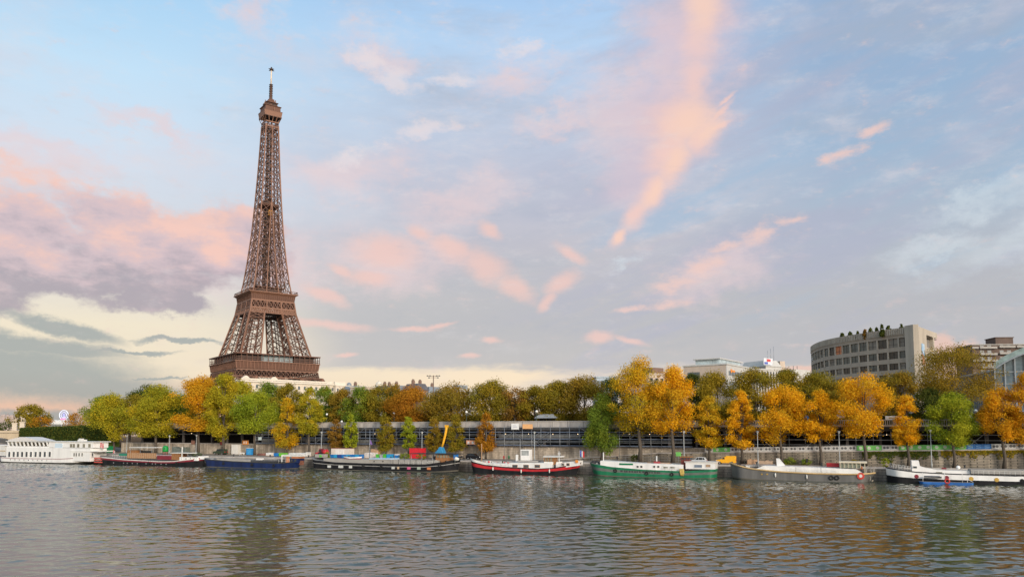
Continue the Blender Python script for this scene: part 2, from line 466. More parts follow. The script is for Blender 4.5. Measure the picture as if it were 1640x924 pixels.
# ------------------------------------------------------------------ river
def river():
    x0, x1, y0, y1, st = -190.0, 140.0, 38.0, 262.0, .22
    nx, ny = int((x1 - x0) / st) + 1, int((y1 - y0) / st) + 1
    xs = np.linspace(x0, x1, nx); ys = np.linspace(y0, y1, ny)
    X, Y = np.meshgrid(xs, ys)
    Z = np.zeros_like(X)
    rng = np.random.default_rng(5)
    for k in range(130):
        lam = .6 * (3.4 / .6) ** rng.random()
        th = R(90) + rng.normal(0, .5) + R(8)
        amp = .0150 * lam ** .72 * (.5 + rng.random())
        kk = 2 * math.pi / lam
        ph = rng.random() * 6.28
        Z += amp * np.sin(kk * (X * math.cos(th) + Y * math.sin(th)) + ph)
    # gusts: rougher and calmer patches
    G = np.zeros_like(X)
    for k in range(9):
        lam = 25 + 60 * rng.random(); th = R(90) + rng.normal(0, .8)
        G += np.sin(2 * math.pi / lam * (X * math.cos(th) + Y * math.sin(th)) + rng.random() * 6.28)
    Z *= .128 * np.clip(1 + .07 * G, .7, 1.35)
    sg = Z.std(); Z = Z + .32 * (Z * Z / sg - sg)
    edge = np.minimum.reduce([(X - x0), (x1 - X), (Y - y0), (y1 - Y)])
    Z *= np.clip(edge / 6, 0, 1)
    co = np.stack([X, Y, Z], -1).reshape(-1, 3)
    idx = np.arange(nx * ny).reshape(ny, nx)
    f = np.stack([idx[:-1, :-1], idx[:-1, 1:], idx[1:, 1:], idx[1:, :-1]], -1).reshape(-1, 4)
    # calm sheet round it
    B = 2500
    ring = np.array([[-B, -300, 0], [B, -300, 0], [B, 1500, 0], [-B, 1500, 0], [x0, y0, 0], [x1, y0, 0], [x1, y1, 0], [x0, y1, 0]], float)
    o = nx * ny
    rf = np.array([[0, 1, 5, 4], [1, 2, 6, 5], [2, 3, 7, 6], [3, 0, 4, 7]]) + o
    co = np.vstack([co, ring]); f = np.vstack([f, rf])
    me = bpy.data.meshes.new('river')
    me.vertices.add(len(co)); me.vertices.foreach_set('co', co.ravel())
    me.loops.add(f.size); me.loops.foreach_set('vertex_index', f.ravel().astype(np.int32))
    me.polygons.add(len(f)); me.polygons.foreach_set('loop_start', np.arange(0, f.size, 4, dtype=np.int32))
    me.polygons.foreach_set('loop_total', np.full(len(f), 4, np.int32))
    me.polygons.foreach_set('use_smooth', np.ones(len(f), bool))
    me.update(calc_edges=True)
    m = bpy.data.materials.new('river_water'); m.use_nodes = True
    t = m.node_tree; b = t.nodes['Principled BSDF']
    b.inputs['Base Color'].default_value = (.050, .058, .036, 1)
    b.inputs['Roughness'].default_value = .03
    b.inputs['IOR'].default_value = 1.333
    b.inputs['Specular IOR Level'].default_value = .9
    g = t.nodes.new('ShaderNodeNewGeometry')
    mp = t.nodes.new('ShaderNodeMapping'); mp.inputs['Scale'].default_value = (.75, 1.6, 1)
    t.links.new(g.outputs['Position'], mp.inputs[0])
    nz = t.nodes.new('ShaderNodeTexNoise'); nz.inputs['Scale'].default_value = 1.3; nz.inputs['Detail'].default_value = 4; nz.inputs['Roughness'].default_value = .55
    t.links.new(mp.outputs[0], nz.inputs['Vector'])
    bp = t.nodes.new('ShaderNodeBump'); bp.inputs['Strength'].default_value = .09; bp.inputs['Distance'].default_value = .12
    t.links.new(nz.outputs[0], bp.inputs['Height']); t.links.new(bp.outputs[0], b.inputs['Normal'])
    me.materials.append(m)
    ob = bpy.data.objects.new('river', me); C.objects.link(ob)
    return struct(ob)
river()

# ------------------------------------------------------------------ ground sheets
m_quay = mat('quay_paving', (.27, .225, .18), .9, .22, .35, bump=.2)
m_stone = brick('ashlar_stone', (.60, .51, .40), (.50, .42, .33), (.30, .25, .20), 1.3, .45, .03)
m_edge = brick('quay_stone', (.34, .29, .24), (.27, .24, .20), (.10, .09, .08), 1.6, .55, .035)
m_ramp = brick('weathered_stone', (.44, .37, .28), (.33, .28, .22), (.13, .12, .09), .9, .32, .04)
m_conc = mat('grey_concrete', (.42, .385, .35), .85, .30, .45, bump=.1, streak=True)
m_dirt = mat('upper_ground', (.16, .14, .11), .95, .25, .2)
BEND = -150.0
far = [(-350, 560, 0), (-520, 790, 0), (-900, 1500, 0)]
edge_pts = [Q(260, 6.5), Q(BEND, 6.5)] + far
def off(pt, d):
    return (pt[0] + .826 * d, pt[1] + .563 * d, 0)
wall_pts = [W(260), W(BEND)] + [off(p_, 22) for p_ in far]
mb = MB()
for i in range(len(edge_pts) - 1):
    a, b2 = edge_pts[i], edge_pts[i + 1]; c, d2 = wall_pts[i + 1], wall_pts[i]
    bk = lambda p_, k=4: p_
    mb.add([(a[0], a[1], QZ), (b2[0], b2[1], QZ), (c[0] + 3, c[1] + 7, QZ), (d2[0] + 3, d2[1] + 7, QZ)], [(0, 1, 2, 3)], 0)
struct(mb.build('quay', [m_quay]))
# vertical stone face of the quay with a proud coping, in the quay's own frame
root_q = bpy.data.objects.new('quay_edge', None); C.objects.link(root_q)
bpy.data.objects.remove(root_q)
mb = MB()
L0, L1 = BEND, 260
mb.box(L0, L1, 6.5, 7.3, -2.5, QZ - .35, 0)
mb.box(L0, L1, 6.42, 7.5, QZ - .35, QZ + .04, 1)
o = mb.build('quay_edge', [m_edge, m_conc]); o.location = (0, 182.5, 0); o.rotation_euler = (0, 0, -QA)
struct(o)
mb = MB()
a, b2 = Q(BEND, 6.5), far[0]
for (aa, bb) in ((a, far[0]), (far[0], far[1])):
    mb.add([(aa[0], aa[1], -2), (bb[0], bb[1], -2), (bb[0], bb[1], QZ), (aa[0], aa[1], QZ)], [(0, 1, 2, 3)], 0)
struct(mb.build('quay_bend', [m_edge]))
# upper ground reaching the horizon
mb = MB()
back = [(6000, -200, 0), (9000, 9000, 0), (-9000, 9000, 0)]
up_line = [W(260, 7), W(BEND, 7)] + [off(p_, 26) for p_ in far]
poly = up_line + [(-9000, 9000, 0), (9000, 9000, 0), (3000, 0, 0)]
# triangulate simply: strips from the wall line to far points
mb.add([(x, y, UZ) for x, y, _ in up_line] + [(9000, -900, UZ), (9000, 9000, UZ), (0, 9000, UZ), (-2000, 9000, UZ), (-4000, 9000, UZ)],
       [(0, 5, 6), (0, 6, 7), (0, 7, 1), (1, 7, 2), (2, 7, 8), (2, 8, 3), (3, 8, 9), (3, 9, 4)], 0)
struct(mb.build('ground', [m_dirt]))

# ------------------------------------------------------------------ retaining wall, open gallery, parapet (wall frame: x along the wall, y inland)
SW0, SW1 = BEND - 8, 175.0
ws = math.hypot(1, .06)
wl = lambda s: s * ws                       # s -> local x in the wall's frame
worg = W(0)
def wplace(o): o.location = (worg[0], worg[1], 0); o.rotation_euler = (0, 0, WA); return o
x0w, x1w = wl(SW0), wl(SW1)
wall = wplace(thing('retaining_wall', 'long pale stone retaining wall along the back of the lower quay, below the dark gallery', 'wall'))
mb = MB(); mb.box(x0w, x1w, 0, 1.0, QZ - .3, LZ - .22); mb.build('stone_face', m_stone, wall)
mb = MB(); mb.box(x0w, x1w, -.12, 1.0, LZ - .22, LZ); mb.build('coping', m_conc, wall)

m_dark = mat('gallery_shadow_paint', (.018, .017, .017), .9, .3, .4)  # near-black, like floor and slab below: the gallery's shade put into the colour
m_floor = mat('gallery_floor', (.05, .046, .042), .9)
m_col = mat('gallery_column', (.10, .09, .085), .8)
gal = wplace(thing('open_gallery', 'long dark open railway gallery running under the upper quay on columns', 'gallery'))
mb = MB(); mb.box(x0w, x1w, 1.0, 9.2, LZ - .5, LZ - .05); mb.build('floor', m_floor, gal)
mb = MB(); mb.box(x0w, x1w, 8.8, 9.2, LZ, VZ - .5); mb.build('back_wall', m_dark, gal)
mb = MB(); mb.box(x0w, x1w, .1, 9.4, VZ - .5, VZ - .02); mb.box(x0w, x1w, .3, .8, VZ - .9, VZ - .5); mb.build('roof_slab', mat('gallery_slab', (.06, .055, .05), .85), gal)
mb = MB(); mb.box(-.25, .25, -.3, .3, LZ - .02, VZ - .5); mb.box(-.4, .4, -.45, .45, VZ - 1.2, VZ - .51)
colp = mb.build('column', m_col, gal)
xs_col = np.arange(x0w + 3, x1w, 6.5)
for i, x in enumerate(xs_col):
    c = colp if i == 0 else copy_part(colp, gal)
    c.location = (x, .9, 0)
# a low inner beam line and the rails seen in the dark, left part
mb = MB(); mb.box(x0w, wl(s_wall(430)), .5, .8, 8.85, 9.15); mb.build('beam', m_col, gal)

sb = s_wall(1090)
par = wplace(thing('concrete_parapet', 'pale weathered concrete parapet above the scaffolded stretch of the gallery', 'parapet'))
mb = MB()
mb.box(x0w, wl(sb), -.2, .25, VZ, 12.35, 0)
mb.build('panel', m_conc, par)
mb = MB()
for x in np.arange(x0w + 2, wl(sb), 4.2): mb.box(x, x + .09, -.206, -.201, VZ + .02, 12.33)
mb.build('joints', mat('joint_dark', (.10, .09, .085), .9), par)['kind'] = 'stuff'
mb = MB(); mb.box(x0w, wl(sb), -.32, .37, 12.35, 12.55); mb.build('coping', mat('coping_stone', (.42, .39, .35), .85, .12, .6), par)
bal = wplace(thing('stone_balustrade', 'stone balustrade with open balusters above the black void behind the golden trees', 'balustrade'))
mb = MB(); mb.box(wl(sb) + .02, x1w, -.45, .5, VZ, VZ + .42); mb.build('base_course', m_conc, bal)
mb = MB(); mb.box(wl(sb) + .02, x1w, -.2, .25, 12.2, 12.42); mb.build('handrail', m_conc, bal)
mb = MB()
x = wl(sb) + .3
while x < x1w:
    mb.box(x, x + .17, -.06, .12, VZ + .42, 12.2)
    x += .42
mb.build('balusters', m_conc, bal)
mb = MB(); mb.box(-.35, .35, -.3, .35, VZ + .421, 12.52)
pp = mb.build('pier', m_conc, bal)
for i, x in enumerate(np.arange(wl(sb) + .4, x1w, 7.5)):
    c = pp if i == 0 else copy_part(pp, bal)
    c.location = (x, 0.003, 0)

# ramp with its own stone wall on the right
rw = thing('ramp_wall', 'rough mossy stone wall carrying the ramp on the far end of the quay', 'wall')
mb = MB()
prev = None
ss = [5, 15, 31, 45, 60, 80, 100, 125]
for a, b2 in zip(ss[:-1], ss[1:]):
    A0, A1 = Q(a, dramp(a)), Q(b2, dramp(b2)); B0, B1 = Q(a, dwall(a) - .02), Q(b2, dwall(b2) - .02)
    za, zb = zramp(a), zramp(b2)
    mb.hexa([(A0[0], A0[1], QZ - .3), (A1[0], A1[1], QZ - .3), (B1[0], B1[1], QZ - .3), (B0[0], B0[1], QZ - .3),
             (A0[0], A0[1], za), (A1[0], A1[1], zb), (B1[0], B1[1], zb), (B0[0], B0[1], za)], 0)
mb.build('stone_face', m_ramp, rw)
mb = MB()
for a, b2 in zip(ss[:-1], ss[1:]):
    A0, A1 = Q(a, dramp(a) - .15), Q(b2, dramp(b2) - .15); B0, B1 = Q(a, dramp(a) + .5), Q(b2, dramp(b2) + .5)
    za, zb = zramp(a), zramp(b2)
    mb.hexa([(A0[0], A0[1], za + .003), (A1[0], A1[1], zb + .003), (B1[0], B1[1], zb + .003), (B0[0], B0[1], za + .003),
             (A0[0], A0[1], za + .25), (A1[0], A1[1], zb + .25), (B1[0], B1[1], zb + .25), (B0[0], B0[1], za + .25)], 0)
mb.build('coping', m_conc, rw)

# ------------------------------------------------------------------ scaffolding along the gallery
m_tube = mat('scaffold_tube', (.30, .32, .34), .45, .15, 2, metal=.6)
m_plank = mat('scaffold_deck', (.12, .15, .21), .7, .25, .5)
sa, sz = s_wall(415), s_wall(1110)
sca = wplace(thing('scaffolding', 'grey tube scaffolding in three lifts with blue decks fixed to the gallery front', 'scaffolding'))
xa, xz = wl(sa), wl(sz)
for zz in (6.25, 7.9, 9.6):
    mb = MB(); mb.box(xa, xz, -1.25, -.15, zz, zz + .22); mb.build('deck', m_plank, sca)
for y in (-1.35,):
    for zz in (7.15, 7.5, 8.8, 9.15, 10.6, 10.95):
        mb = MB(); mb.beam((xa, y, zz), (xz, y, zz), .09); mb.build('guard_rail', m_tube, sca)
mb = MB(); mb.tube([(0, 0, QZ + .02), (0, 0, 11.5)], .055, 6); up = mb.build('upright', m_tube, sca)
for i, x in enumerate(np.arange(xa, xz, 2.6)):
    c = up if i == 0 else copy_part(up, sca)
    c.location = (x, -1.42, 0 if i % 3 == 0 else 3.2)
    if i % 3: c.scale = (1, 1, .93); c.location = (x, -1.42, 3.45); c.scale.z = .70
mb = MB(); mb.beam((0, 0, 0), (2.6, 0, 1.7), .07); br = mb.build('brace', m_tube, sca)
rb = random.Random(3)
for i in range(26):
    c = br if i == 0 else copy_part(br, sca)
    c.location = (xa + 2.6 * rb.randrange(int((xz - xa) / 2.6)), -1.5, rb.choice((6.4, 8.1, 9.3)))
    if rb.random() < .5: c.scale = (-1, 1, 1)
m_tarp = mat('debris_net', (.17, .17, .16), .9, .3, .8)
for i, (u0, u1, zz, z2) in enumerate([(420, 470, 6.5, 7.6), (560, 600, 6.5, 7.4), (625, 690, 6.5, 7.2), (760, 860, 6.5, 7.6), (800, 930, 8.15, 9.0)]):
    mb = MB(); mb.box(wl(s_wall(u0)), wl(s_wall(u1)), -.1, -.04, zz, z2); mb.build('debris_net', m_tarp, sca)
# second, lighter scaffold in front of the void on the right
sc2 = wplace(thing('scaffolding', 'light pipe scaffolding standing in the black void behind the golden trees', 'scaffolding'))
xa2, xz2 = wl(s_wall(1116)), wl(s_wall(1700))
for zz in (7.0, 8.1, 9.2):
    mb = MB(); mb.beam((xa2, .1, zz), (xz2, .1, zz), .1); mb.build('rail', m_tube, sc2)
mb = MB(); mb.tube([(0, 0, LZ), (0, 0, VZ - .93)], .06, 6); up2 = mb.build('upright', m_tube, sc2)
for i, x in enumerate(np.arange(xa2, xz2, 3.4)):
    c = up2 if i == 0 else copy_part(up2, sc2)
    c.location = (x, .03, 0)
mb = MB(); mb.beam((0, 0, 0), (3.4, 0, 3.0), .08); br2 = mb.build('brace', m_tube, sc2)
for i, x in enumerate((1190, 1235, 1290, 1335, 1545, 1575, 1620)):
    c = br2 if i == 0 else copy_part(br2, sc2)
    c.location = (wl(s_wall(x)), -.05, 6.4)
    if i % 2: c.scale = (-1, 1, 1)

# work lamps glowing in the gallery
m_bulb = emat('warm_bulb', (1.0, .72, .38), 4.0)
m_cage = mat('lamp_cage', (.2, .2, .2), .5)
lamp0 = None
for i, u in enumerate([208, 222, 243, 262, 306, 318, 340, 384, 402, 441, 573, 600, 643, 695, 776, 809, 846, 885, 925, 1008, 1040, 1385, 1420, 1330]):
    s = s_wall(u, 1.0)
    if lamp0 is None:
        t = thing('work_lamp', 'small warm work lamp glowing under the slab of the dark gallery', 'lamp', group='work lamps lit in the gallery')
        mb = MB(); mb.ball((0, 0, 0), .10); mb.build('bulb', m_bulb, t)
        mb = MB(); mb.tube([(0, 0, .12), (0, 0, .34)], .07, 6); mb.build('socket', m_cage, t)
        mb = MB(); mb.tube([(0, 0, .34), (0, 0, 1.2)], .025, 5); mb.build('cord', m_cage, t)
        lamp0 = t
    else: t = copy_tree(lamp0)
    t.location = W(s, 1.2, 9.2)

# signs and small hoardings fixed on the gallery front
m_white = mat('white_paint', (.80, .79, .76), .6, .06, 1.0)
m_orange = mat('orange_paint', (.75, .27, .05), .6, .12, 1.5)
def hoarding(u0, u1, v0, v1, m, label, e=-1.7, name='sign_board', cat='sign'):
    s0, s1 = s_wall(u0, e), s_wall(u1, e)
    Y = W((s0 + s1) / 2, e)[1]
    t = thing(name, label, cat, W((s0 + s1) / 2, e, z_of(v1, Y)), WA)
    w = (s1 - s0) * ws; h = (v1 - v0) * Y / FPX
    mb = MB(); mb.box(-w / 2, w / 2, -.04, .04, 0, h); mb.build('panel', m, t)
    mb = MB()
    for a in (-w / 2, w / 2 - .08): mb.box(a, a + .08, .05, .12, -.2, h + .1)
    mb.build('frame', m_tube, t)
    return t, w, h
t, w, h = hoarding(819, 831, 678, 687.5, m_white, 'white notice board hung on the parapet beside the orange one')
mb = MB(); mb.box(-w * .3, w * .3, -.05, -.042, h * .35, h * .5); mb.box(-w * .3, w * .1, -.05, -.042, h * .62, h * .7); mb.build('print', mat('grey_ink', (.5, .5, .55), .7), t)
t, w, h = hoarding(837, 853, 679, 686.5, mat('pale_orange', (.78, .42, .18), .6, .1), 'pale orange notice board hung on the parapet beside the white one')
t, w, h = hoarding(747, 761, 705, 711.5, mat('salmon_paint', (.75, .36, .22), .6, .1), 'salmon and white barrier board on the lowest scaffold deck', e=-1.75, name='barrier_board', cat='barrier')
mb = MB()
for k in (-.28, .22): mb.box(w * (k - .09), w * (k + .14), -.055, -.042, h * .15, h * .75)
mb.build('white_square', m_white, t)
t, w, h = hoarding(389, 398.5, 705, 711.5, m_orange, 'two part orange site board in the gallery above the blue cabin', e=-.3)
mb = MB()
for k in (-.3, .05): mb.box(w * k, w * (k + .14), -.055, -.042, h * .2, h * .8)
mb.build('white_square', m_white, t)
hoarding(353, 359, 706, 712, mat('dull_red', (.30, .05, .05), .6), 'dull red board in the gallery above the parked green car', e=-.3)
hoarding(414, 419, 699.5, 704.5, mat('pale_blue_sheet', (.6, .72, .75), .6), 'pale blue sheet on the near corner of the scaffolding', e=-1.75)
hoarding(307, 313, 705, 711, mat('brown_red', (.28, .13, .09), .7), 'brown crate board in the gallery over the trees of the burgundy barge', e=-.3)

# barrier panels along the top of the ramp
m_bw = mat('barrier_grey', (.52, .52, .50), .7, .12)
m_bg = mat('barrier_green', (.16, .50, .12), .7, .15)
m_bb = mat('barrier_blue', (.04, .16, .42), .7, .15)
m_bk = mat('barrier_dark_marks', (.12, .12, .12), .7)
us = list(np.arange(1128, 1660, 13.5))
cols = []
def barrier(s0, s1, kind, label):
    d0, d1 = dramp(s0) + .2, dramp(s1) + .2
    a = Q(s0, d0); b2 = Q(s1, d1)
    z0 = zramp(s0) + .26; dz_ = zramp(s1) - zramp(s0)
    t = thing('site_barrier', label, 'barrier', (a[0], a[1], z0), math.atan2(b2[1] - a[1], b2[0] - a[0]), group='barrier panels along the ramp')
    w = math.hypot(b2[0] - a[0], b2[1] - a[1]) - .04
    m = {'w': m_bw, 'g': m_bg, 'b': m_bb}[kind]
    mb = MB(); mb.hexa([(0, -.03, 0), (w, -.03, dz_), (w, .03, dz_), (0, .03, 0), (0, -.03, .98), (w, -.03, .98 + dz_), (w, .03, .98 + dz_), (0, .03, .98)]); mb.build('panel', m, t)
    mb = MB()
    mk = random.Random(int(s0 * 10))
    if kind == 'g':
        mb.tube([(w * .5, -.045, .5 + dz_ / 2), (w * .5, -.034, .5 + dz_ / 2)], .34, 10)
        mb.build('disc_mark', mat('barrier_pale', (.55, .62, .50), .7), t)
    elif kind == 'w' :
        for k in range(2):
            x = w * (.3 + .4 * k)
            mb.tube([(x, -.045, .5 + dz_ / 2), (x, -.034, .5 + dz_ / 2)], .27, 10)
        mb.build('ring_mark', m_bk, t)
    else:
        for k in range(2): mb.hexa([(w * .2, -.045, .2 + .35 * k), (w * .8, -.045, .3 + .35 * k), (w * .8, -.034, .3 + .35 * k), (w * .2, -.034, .2 + .35 * k), (w * .2, -.045, .32 + .35 * k), (w * .8, -.045, .42 + .35 * k), (w * .8, -.034, .42 + .35 * k), (w * .2, -.034, .32 + .35 * k)])
        mb.build('wave_mark', mat('barrier_pale_blue', (.25, .42, .65), .7), t)
    mb = MB(); mb.box(-.04, .04, .04, .12, -.02, 1.05); mb.build('post', m_tube, t)
for i, u in enumerate(us):
    sA, sB = s_of(u, dramp(s_of(u, 13))), 0
    f = lambda uu: (lambda s: s_of(uu, dramp(s)))(s_of(uu, dramp(s_of(uu, dramp(s_of(uu, 12))))))
    sA, sB = f(u), f(u + 13.5)
    if 1140 < u < 1168 or 1365 < u < 1400 or 1436 < u < 1536: kind = 'g'
    elif 1542 < u < 1584: kind = 'b'
    else: kind = 'w'
    lab = {'g': 'green printed site barrier panel with a pale disc on the ramp wall', 'w': 'grey site barrier panel with dark ring marks on the ramp wall', 'b': 'blue site barrier panel with pale waves on the ramp wall'}[kind]
    barrier(sA, sB, kind, lab)
# thin guard rail on the quay further left
gr = thing('guard_rail', 'thin grey guard rail along the foot of the retaining wall behind the green barge', 'railing', Q(s_of(950, 15), 15, QZ), -QA)
Lr = s_of(1128, 15) - s_of(950, 15)
mb = MB()
for zz in (.5, 1.05): mb.beam((0, 0, zz), (Lr, 0, zz), .06)
mb.build('rail', m_tube, gr)
mb = MB(); mb.box(-.03, .03, -.03, .03, 0, 1.1); pst = mb.build('post', m_tube, gr)
for i, x in enumerate(np.arange(0, Lr, 2.0)):
    c = pst if i == 0 else copy_part(pst, gr)
    c.location = (x, 0, 0)

# mooring bollards along the quay edge
m_bol = mat('bollard_iron', (.05, .05, .05), .6)
bol0 = None
for i, s_ in enumerate(np.arange(-128, 108, 13.0)):
    if bol0 is None:
        bol0 = thing('mooring_bollard', 'squat black iron mooring bollard on the quay edge behind the boats', 'bollard', group='mooring bollards along the quay edge')
        mb = MB(); mb.tube([(0, 0, 0), (0, 0, .1), (0, 0, .5)], [.26, .17, .15], 10); mb.build('post', m_bol, bol0)
        mb = MB(); mb.tube([(0, 0, .5), (0, 0, .56), (0, 0, .7)], [.17, .27, .2], 10); mb.build('cap', m_bol, bol0)
        t = bol0
    else: t = copy_tree(bol0)
    t.location = Q(s_, 7.0, QZ + .04)
# ------------------------------------------------------------------ the iron tower
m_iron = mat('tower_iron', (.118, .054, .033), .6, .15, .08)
m_iron2 = mat('tower_iron_light', (.215, .108, .068), .6, .12, .08)  # paler copy for outer chords and edges: light put into the colour
m_iron3 = mat('tower_iron_dark', (.050, .029, .022), .6, .15, .08)  # darker copy, mostly for inner parts: the interior's shade put into the colour
TWR = thing('lattice_tower', 'tall brown iron lattice tower with a pointed top rising above the trees', 'tower', (-214.9, 672, UZ), R(37.1))
TWR.scale = (.945, .945, 1)
HP = [(0, 62), (20, 52), (43, 39.5), (52, 35), (64, 31.0), (99, 20.9), (112, 18.8), (121, 16.6), (145, 13.6), (170, 11.1), (200, 9.1), (225, 7.7), (250, 6.6), (268, 5.9), (276, 5.7)]
def hw(h):
    return float(np.interp(h, [a for a, _ in HP], [b for _, b in HP]))
LW = [(0, 25), (52, 18.5), (64, 17), (99, 13.0), (112, 12.4), (121, 11.6), (145, 10.2), (170, 9.2), (190, 8.9), (200, 9.1)]
def lw(h): return float(np.interp(h, [a for a, _ in LW], [b for _, b in LW]))

def truss_face(mb, f0, f1, hs, wch, wd, sub=True):
    """X-braced face between two chord functions of h"""
    for a, b in zip(hs[:-1], hs[1:]):
        A0, B0, A1, B1 = Vector(f0(a)), Vector(f1(a)), Vector(f0(b)), Vector(f1(b))
        mb.beam(A0, B1, wd, wd, 0); mb.beam(B0, A1, wd, wd, 0)
        mb.beam(A1, B1, wd * 1.15, wd * 1.15, 0)
        if sub:
            c = (A0 + B0 + A1 + B1) / 4
            m1, m2 = (A0 + A1) / 2, (B0 + B1) / 2; mt, mbm = (A1 + B1) / 2, (A0 + B0) / 2
            mb.beam(m1, m2, wd * .5, wd * .5, 0)
            for q1, q2 in ((m1, mt), (mt, m2), (m2, mbm), (mbm, m1)): mb.beam(q1, q2, wd * .5, wd * .5, 0)
def leg_chords(sx, sy):
    o = lambda h: (sx * hw(h), sy * hw(h), h)
    ix = lambda h: (sx * (hw(h) - lw(h)), sy * hw(h), h)
    iy = lambda h: (sx * hw(h), sy * (hw(h) - lw(h)), h)
    ii = lambda h: (sx * (hw(h) - lw(h)), sy * (hw(h) - lw(h)), h)
    return o, ix, ii, iy
def leg(sx, sy, hs, wch, wd):
    mb = MB()
    ch = leg_chords(sx, sy)
    for k, f in enumerate(ch):
        for a, b in zip(hs[:-1], hs[1:]): mb.beam(f(a), f(b), wch, wch, 1 if k == 0 else (1 if k in (1, 3) else 0))
    for i in range(4): truss_face(mb, ch[i], ch[(i + 1) % 4], hs, wch, wd, sub=(i in (0, 3)))
    # stair and lift cage running up inside the leg
    mid = lambda h: tuple(sum(f(h)[j] for f in ch) / 4 for j in range(3))
    for a, b in zip(hs[:-1], hs[1:]):
        for ox, oy in ((1.3, 0), (-1.3, 0)):
            pa, pb = mid(a), mid(b)
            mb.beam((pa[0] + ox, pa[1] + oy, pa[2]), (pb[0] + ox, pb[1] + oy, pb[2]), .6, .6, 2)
    return mb
IM = [m_iron, m_iron2, m_iron3]
for sx in (-1, 1):
    for sy in (-1, 1):
        leg(sx, sy, [0, 12, 24, 34, 43], 2.0, 1.1).build('lower_leg', IM, TWR)
        leg(sx, sy, [61, 70, 79, 87, 94, 99], 1.25, .54).build('leg', IM, TWR)

def ring(mb, h, z1, r0, r1, mi):
    """square band from half-width r0 at h to r1 at z1"""
    a = [(-r0, -r0, h), (r0, -r0, h), (r0, r0, h), (-r0, r0, h)]; b = [(-r1, -r1, z1), (r1, -r1, z1), (r1, r1, z1), (-r1, r1, z1)]
    mb.add(a + b, [(0, 1, 5, 4), (1, 2, 6, 5), (2, 3, 7, 6), (3, 0, 4, 7)], mi)
def plate(mb, h, t, r, hole, mi):
    for (xa, xb, ya, yb) in ((-r, r, -r, -hole), (-r, r, hole, r), (-r, -hole, -hole, hole), (hole, r, -hole, hole)):
        mb.box(xa, xb, ya, yb, h, h + t, mi)
def sides(fn):
    for k in range(4):
        c, s = (1, 0, -1, 0)[k], (0, 1, 0, -1)[k]
        fn(lambda x, y, z, c=c, s=s: (c * x - s * y, s * x + c * y, z))
def lattice_band(mb, h0, h1, r0, r1, n, w, mi=0):
    def one(T):
        for i in range(n):
            a, b = -1 + 2 * i / n, -1 + 2 * (i + 1) / n
            mb.beam(T(a * r0, -r0, h0), T(b * r1, -r1, h1), w, w, mi); mb.beam(T(b * r0, -r0, h0), T(a * r1, -r1, h1), w, w, mi)
            mb.beam(T(a * r0, -r0, h0), T(a * r1, -r1, h1), w, w, mi)
        mb.beam(T(-r0, -r0, h0), T(r0, -r0, h0), w * 1.8, w * 1.8, 1); mb.beam(T(-r1, -r1, h1), T(r1, -r1, h1), w * 1.8, w * 1.8, 1)
    sides(one)
# first platform
fp = MB()
lattice_band(fp, 43, 48.6, 37.6, 36.6, 17, .48)
plate(fp, 48.6, .9, 36, 14, 2)
ring(fp, 49.5, 55.2, 36.4, 37.2, 0)
def ribs(T):
    for i in range(25):
        x = -1 + 2 * i / 24
        fp.beam(T(x * 36.5, -36.75, 49.6), T(x * 37.3, -37.55, 55.1), .55, .55, 1)
sides(ribs)
plate(fp, 55.2, .7, 38.2, 15, 1)
fp.build('first_platform', IM, TWR)
gm = MB()
def rail(T):
    for i in range(33):
        x = -1 + 2 * i / 32
        if i % 2 == 0: gm.beam(T(x * 37.6, -37.6, 55.9), T(x * 37.6, -37.6, 61.2), .42, .42, 0)
    gm.beam(T(-37.6, -37.6, 57.2), T(37.6, -37.6, 57.2), .45, .45, 0)
    gm.beam(T(-37.6, -37.6, 58.8), T(37.6, -37.6, 58.8), .28, .28, 0)
    # building behind the rail
    gm.hexa([T(-33, -34, 55.9), T(-15, -34, 55.9), T(-15, -27, 55.9), T(-33, -27, 55.9), T(-33, -34, 60.8), T(-15, -34, 60.8), T(-15, -27, 60.8), T(-33, -27, 60.8)], 2)
    gm.hexa([T(15, -34, 55.9), T(33, -34, 55.9), T(33, -27, 55.9), T(15, -27, 55.9), T(15, -34, 60.8), T(33, -34, 60.8), T(33, -27, 60.8), T(15, -27, 60.8)], 2)
sides(rail)
plate(gm, 61.2, .8, 38.3, 24, 0)
gm.build('first_gallery', IM, TWR)
pv = MB()
def pav(T):
    pv.hexa([T(-14, -33.5, 55.9), T(14, -33.5, 55.9), T(14, -26, 55.9), T(-14, -26, 55.9), T(-14, -32.5, 61.1), T(14, -32.5, 61.1), T(14, -26, 61.1), T(-14, -26, 61.1)], 0)
sides(pav)
pv.build('glass_pavilion', glassmat('pavilion_glass', (.30, .38, .40), .12), TWR)
# arch girders under the first platform
def arch(T):
    n = 16
    ar = MB()
    for i in range(n):
        a0, a1 = math.pi * i / n, math.pi * (i + 1) / n
        for r in (36, 33):
            ar.beam(T(r * math.cos(a0), -40, 6 + r * math.sin(a0)), T(r * math.cos(a1), -40, 6 + r * math.sin(a1)), 1.0, 1.0, 0)
        ar.beam(T(36 * math.cos(a0), -40, 6 + 36 * math.sin(a0)), T(33 * math.cos(a1), -40, 6 + 33 * math.sin(a1)), .5, .5, 0)
    ar.build('arch_girder', IM, TWR)
sides(arch)
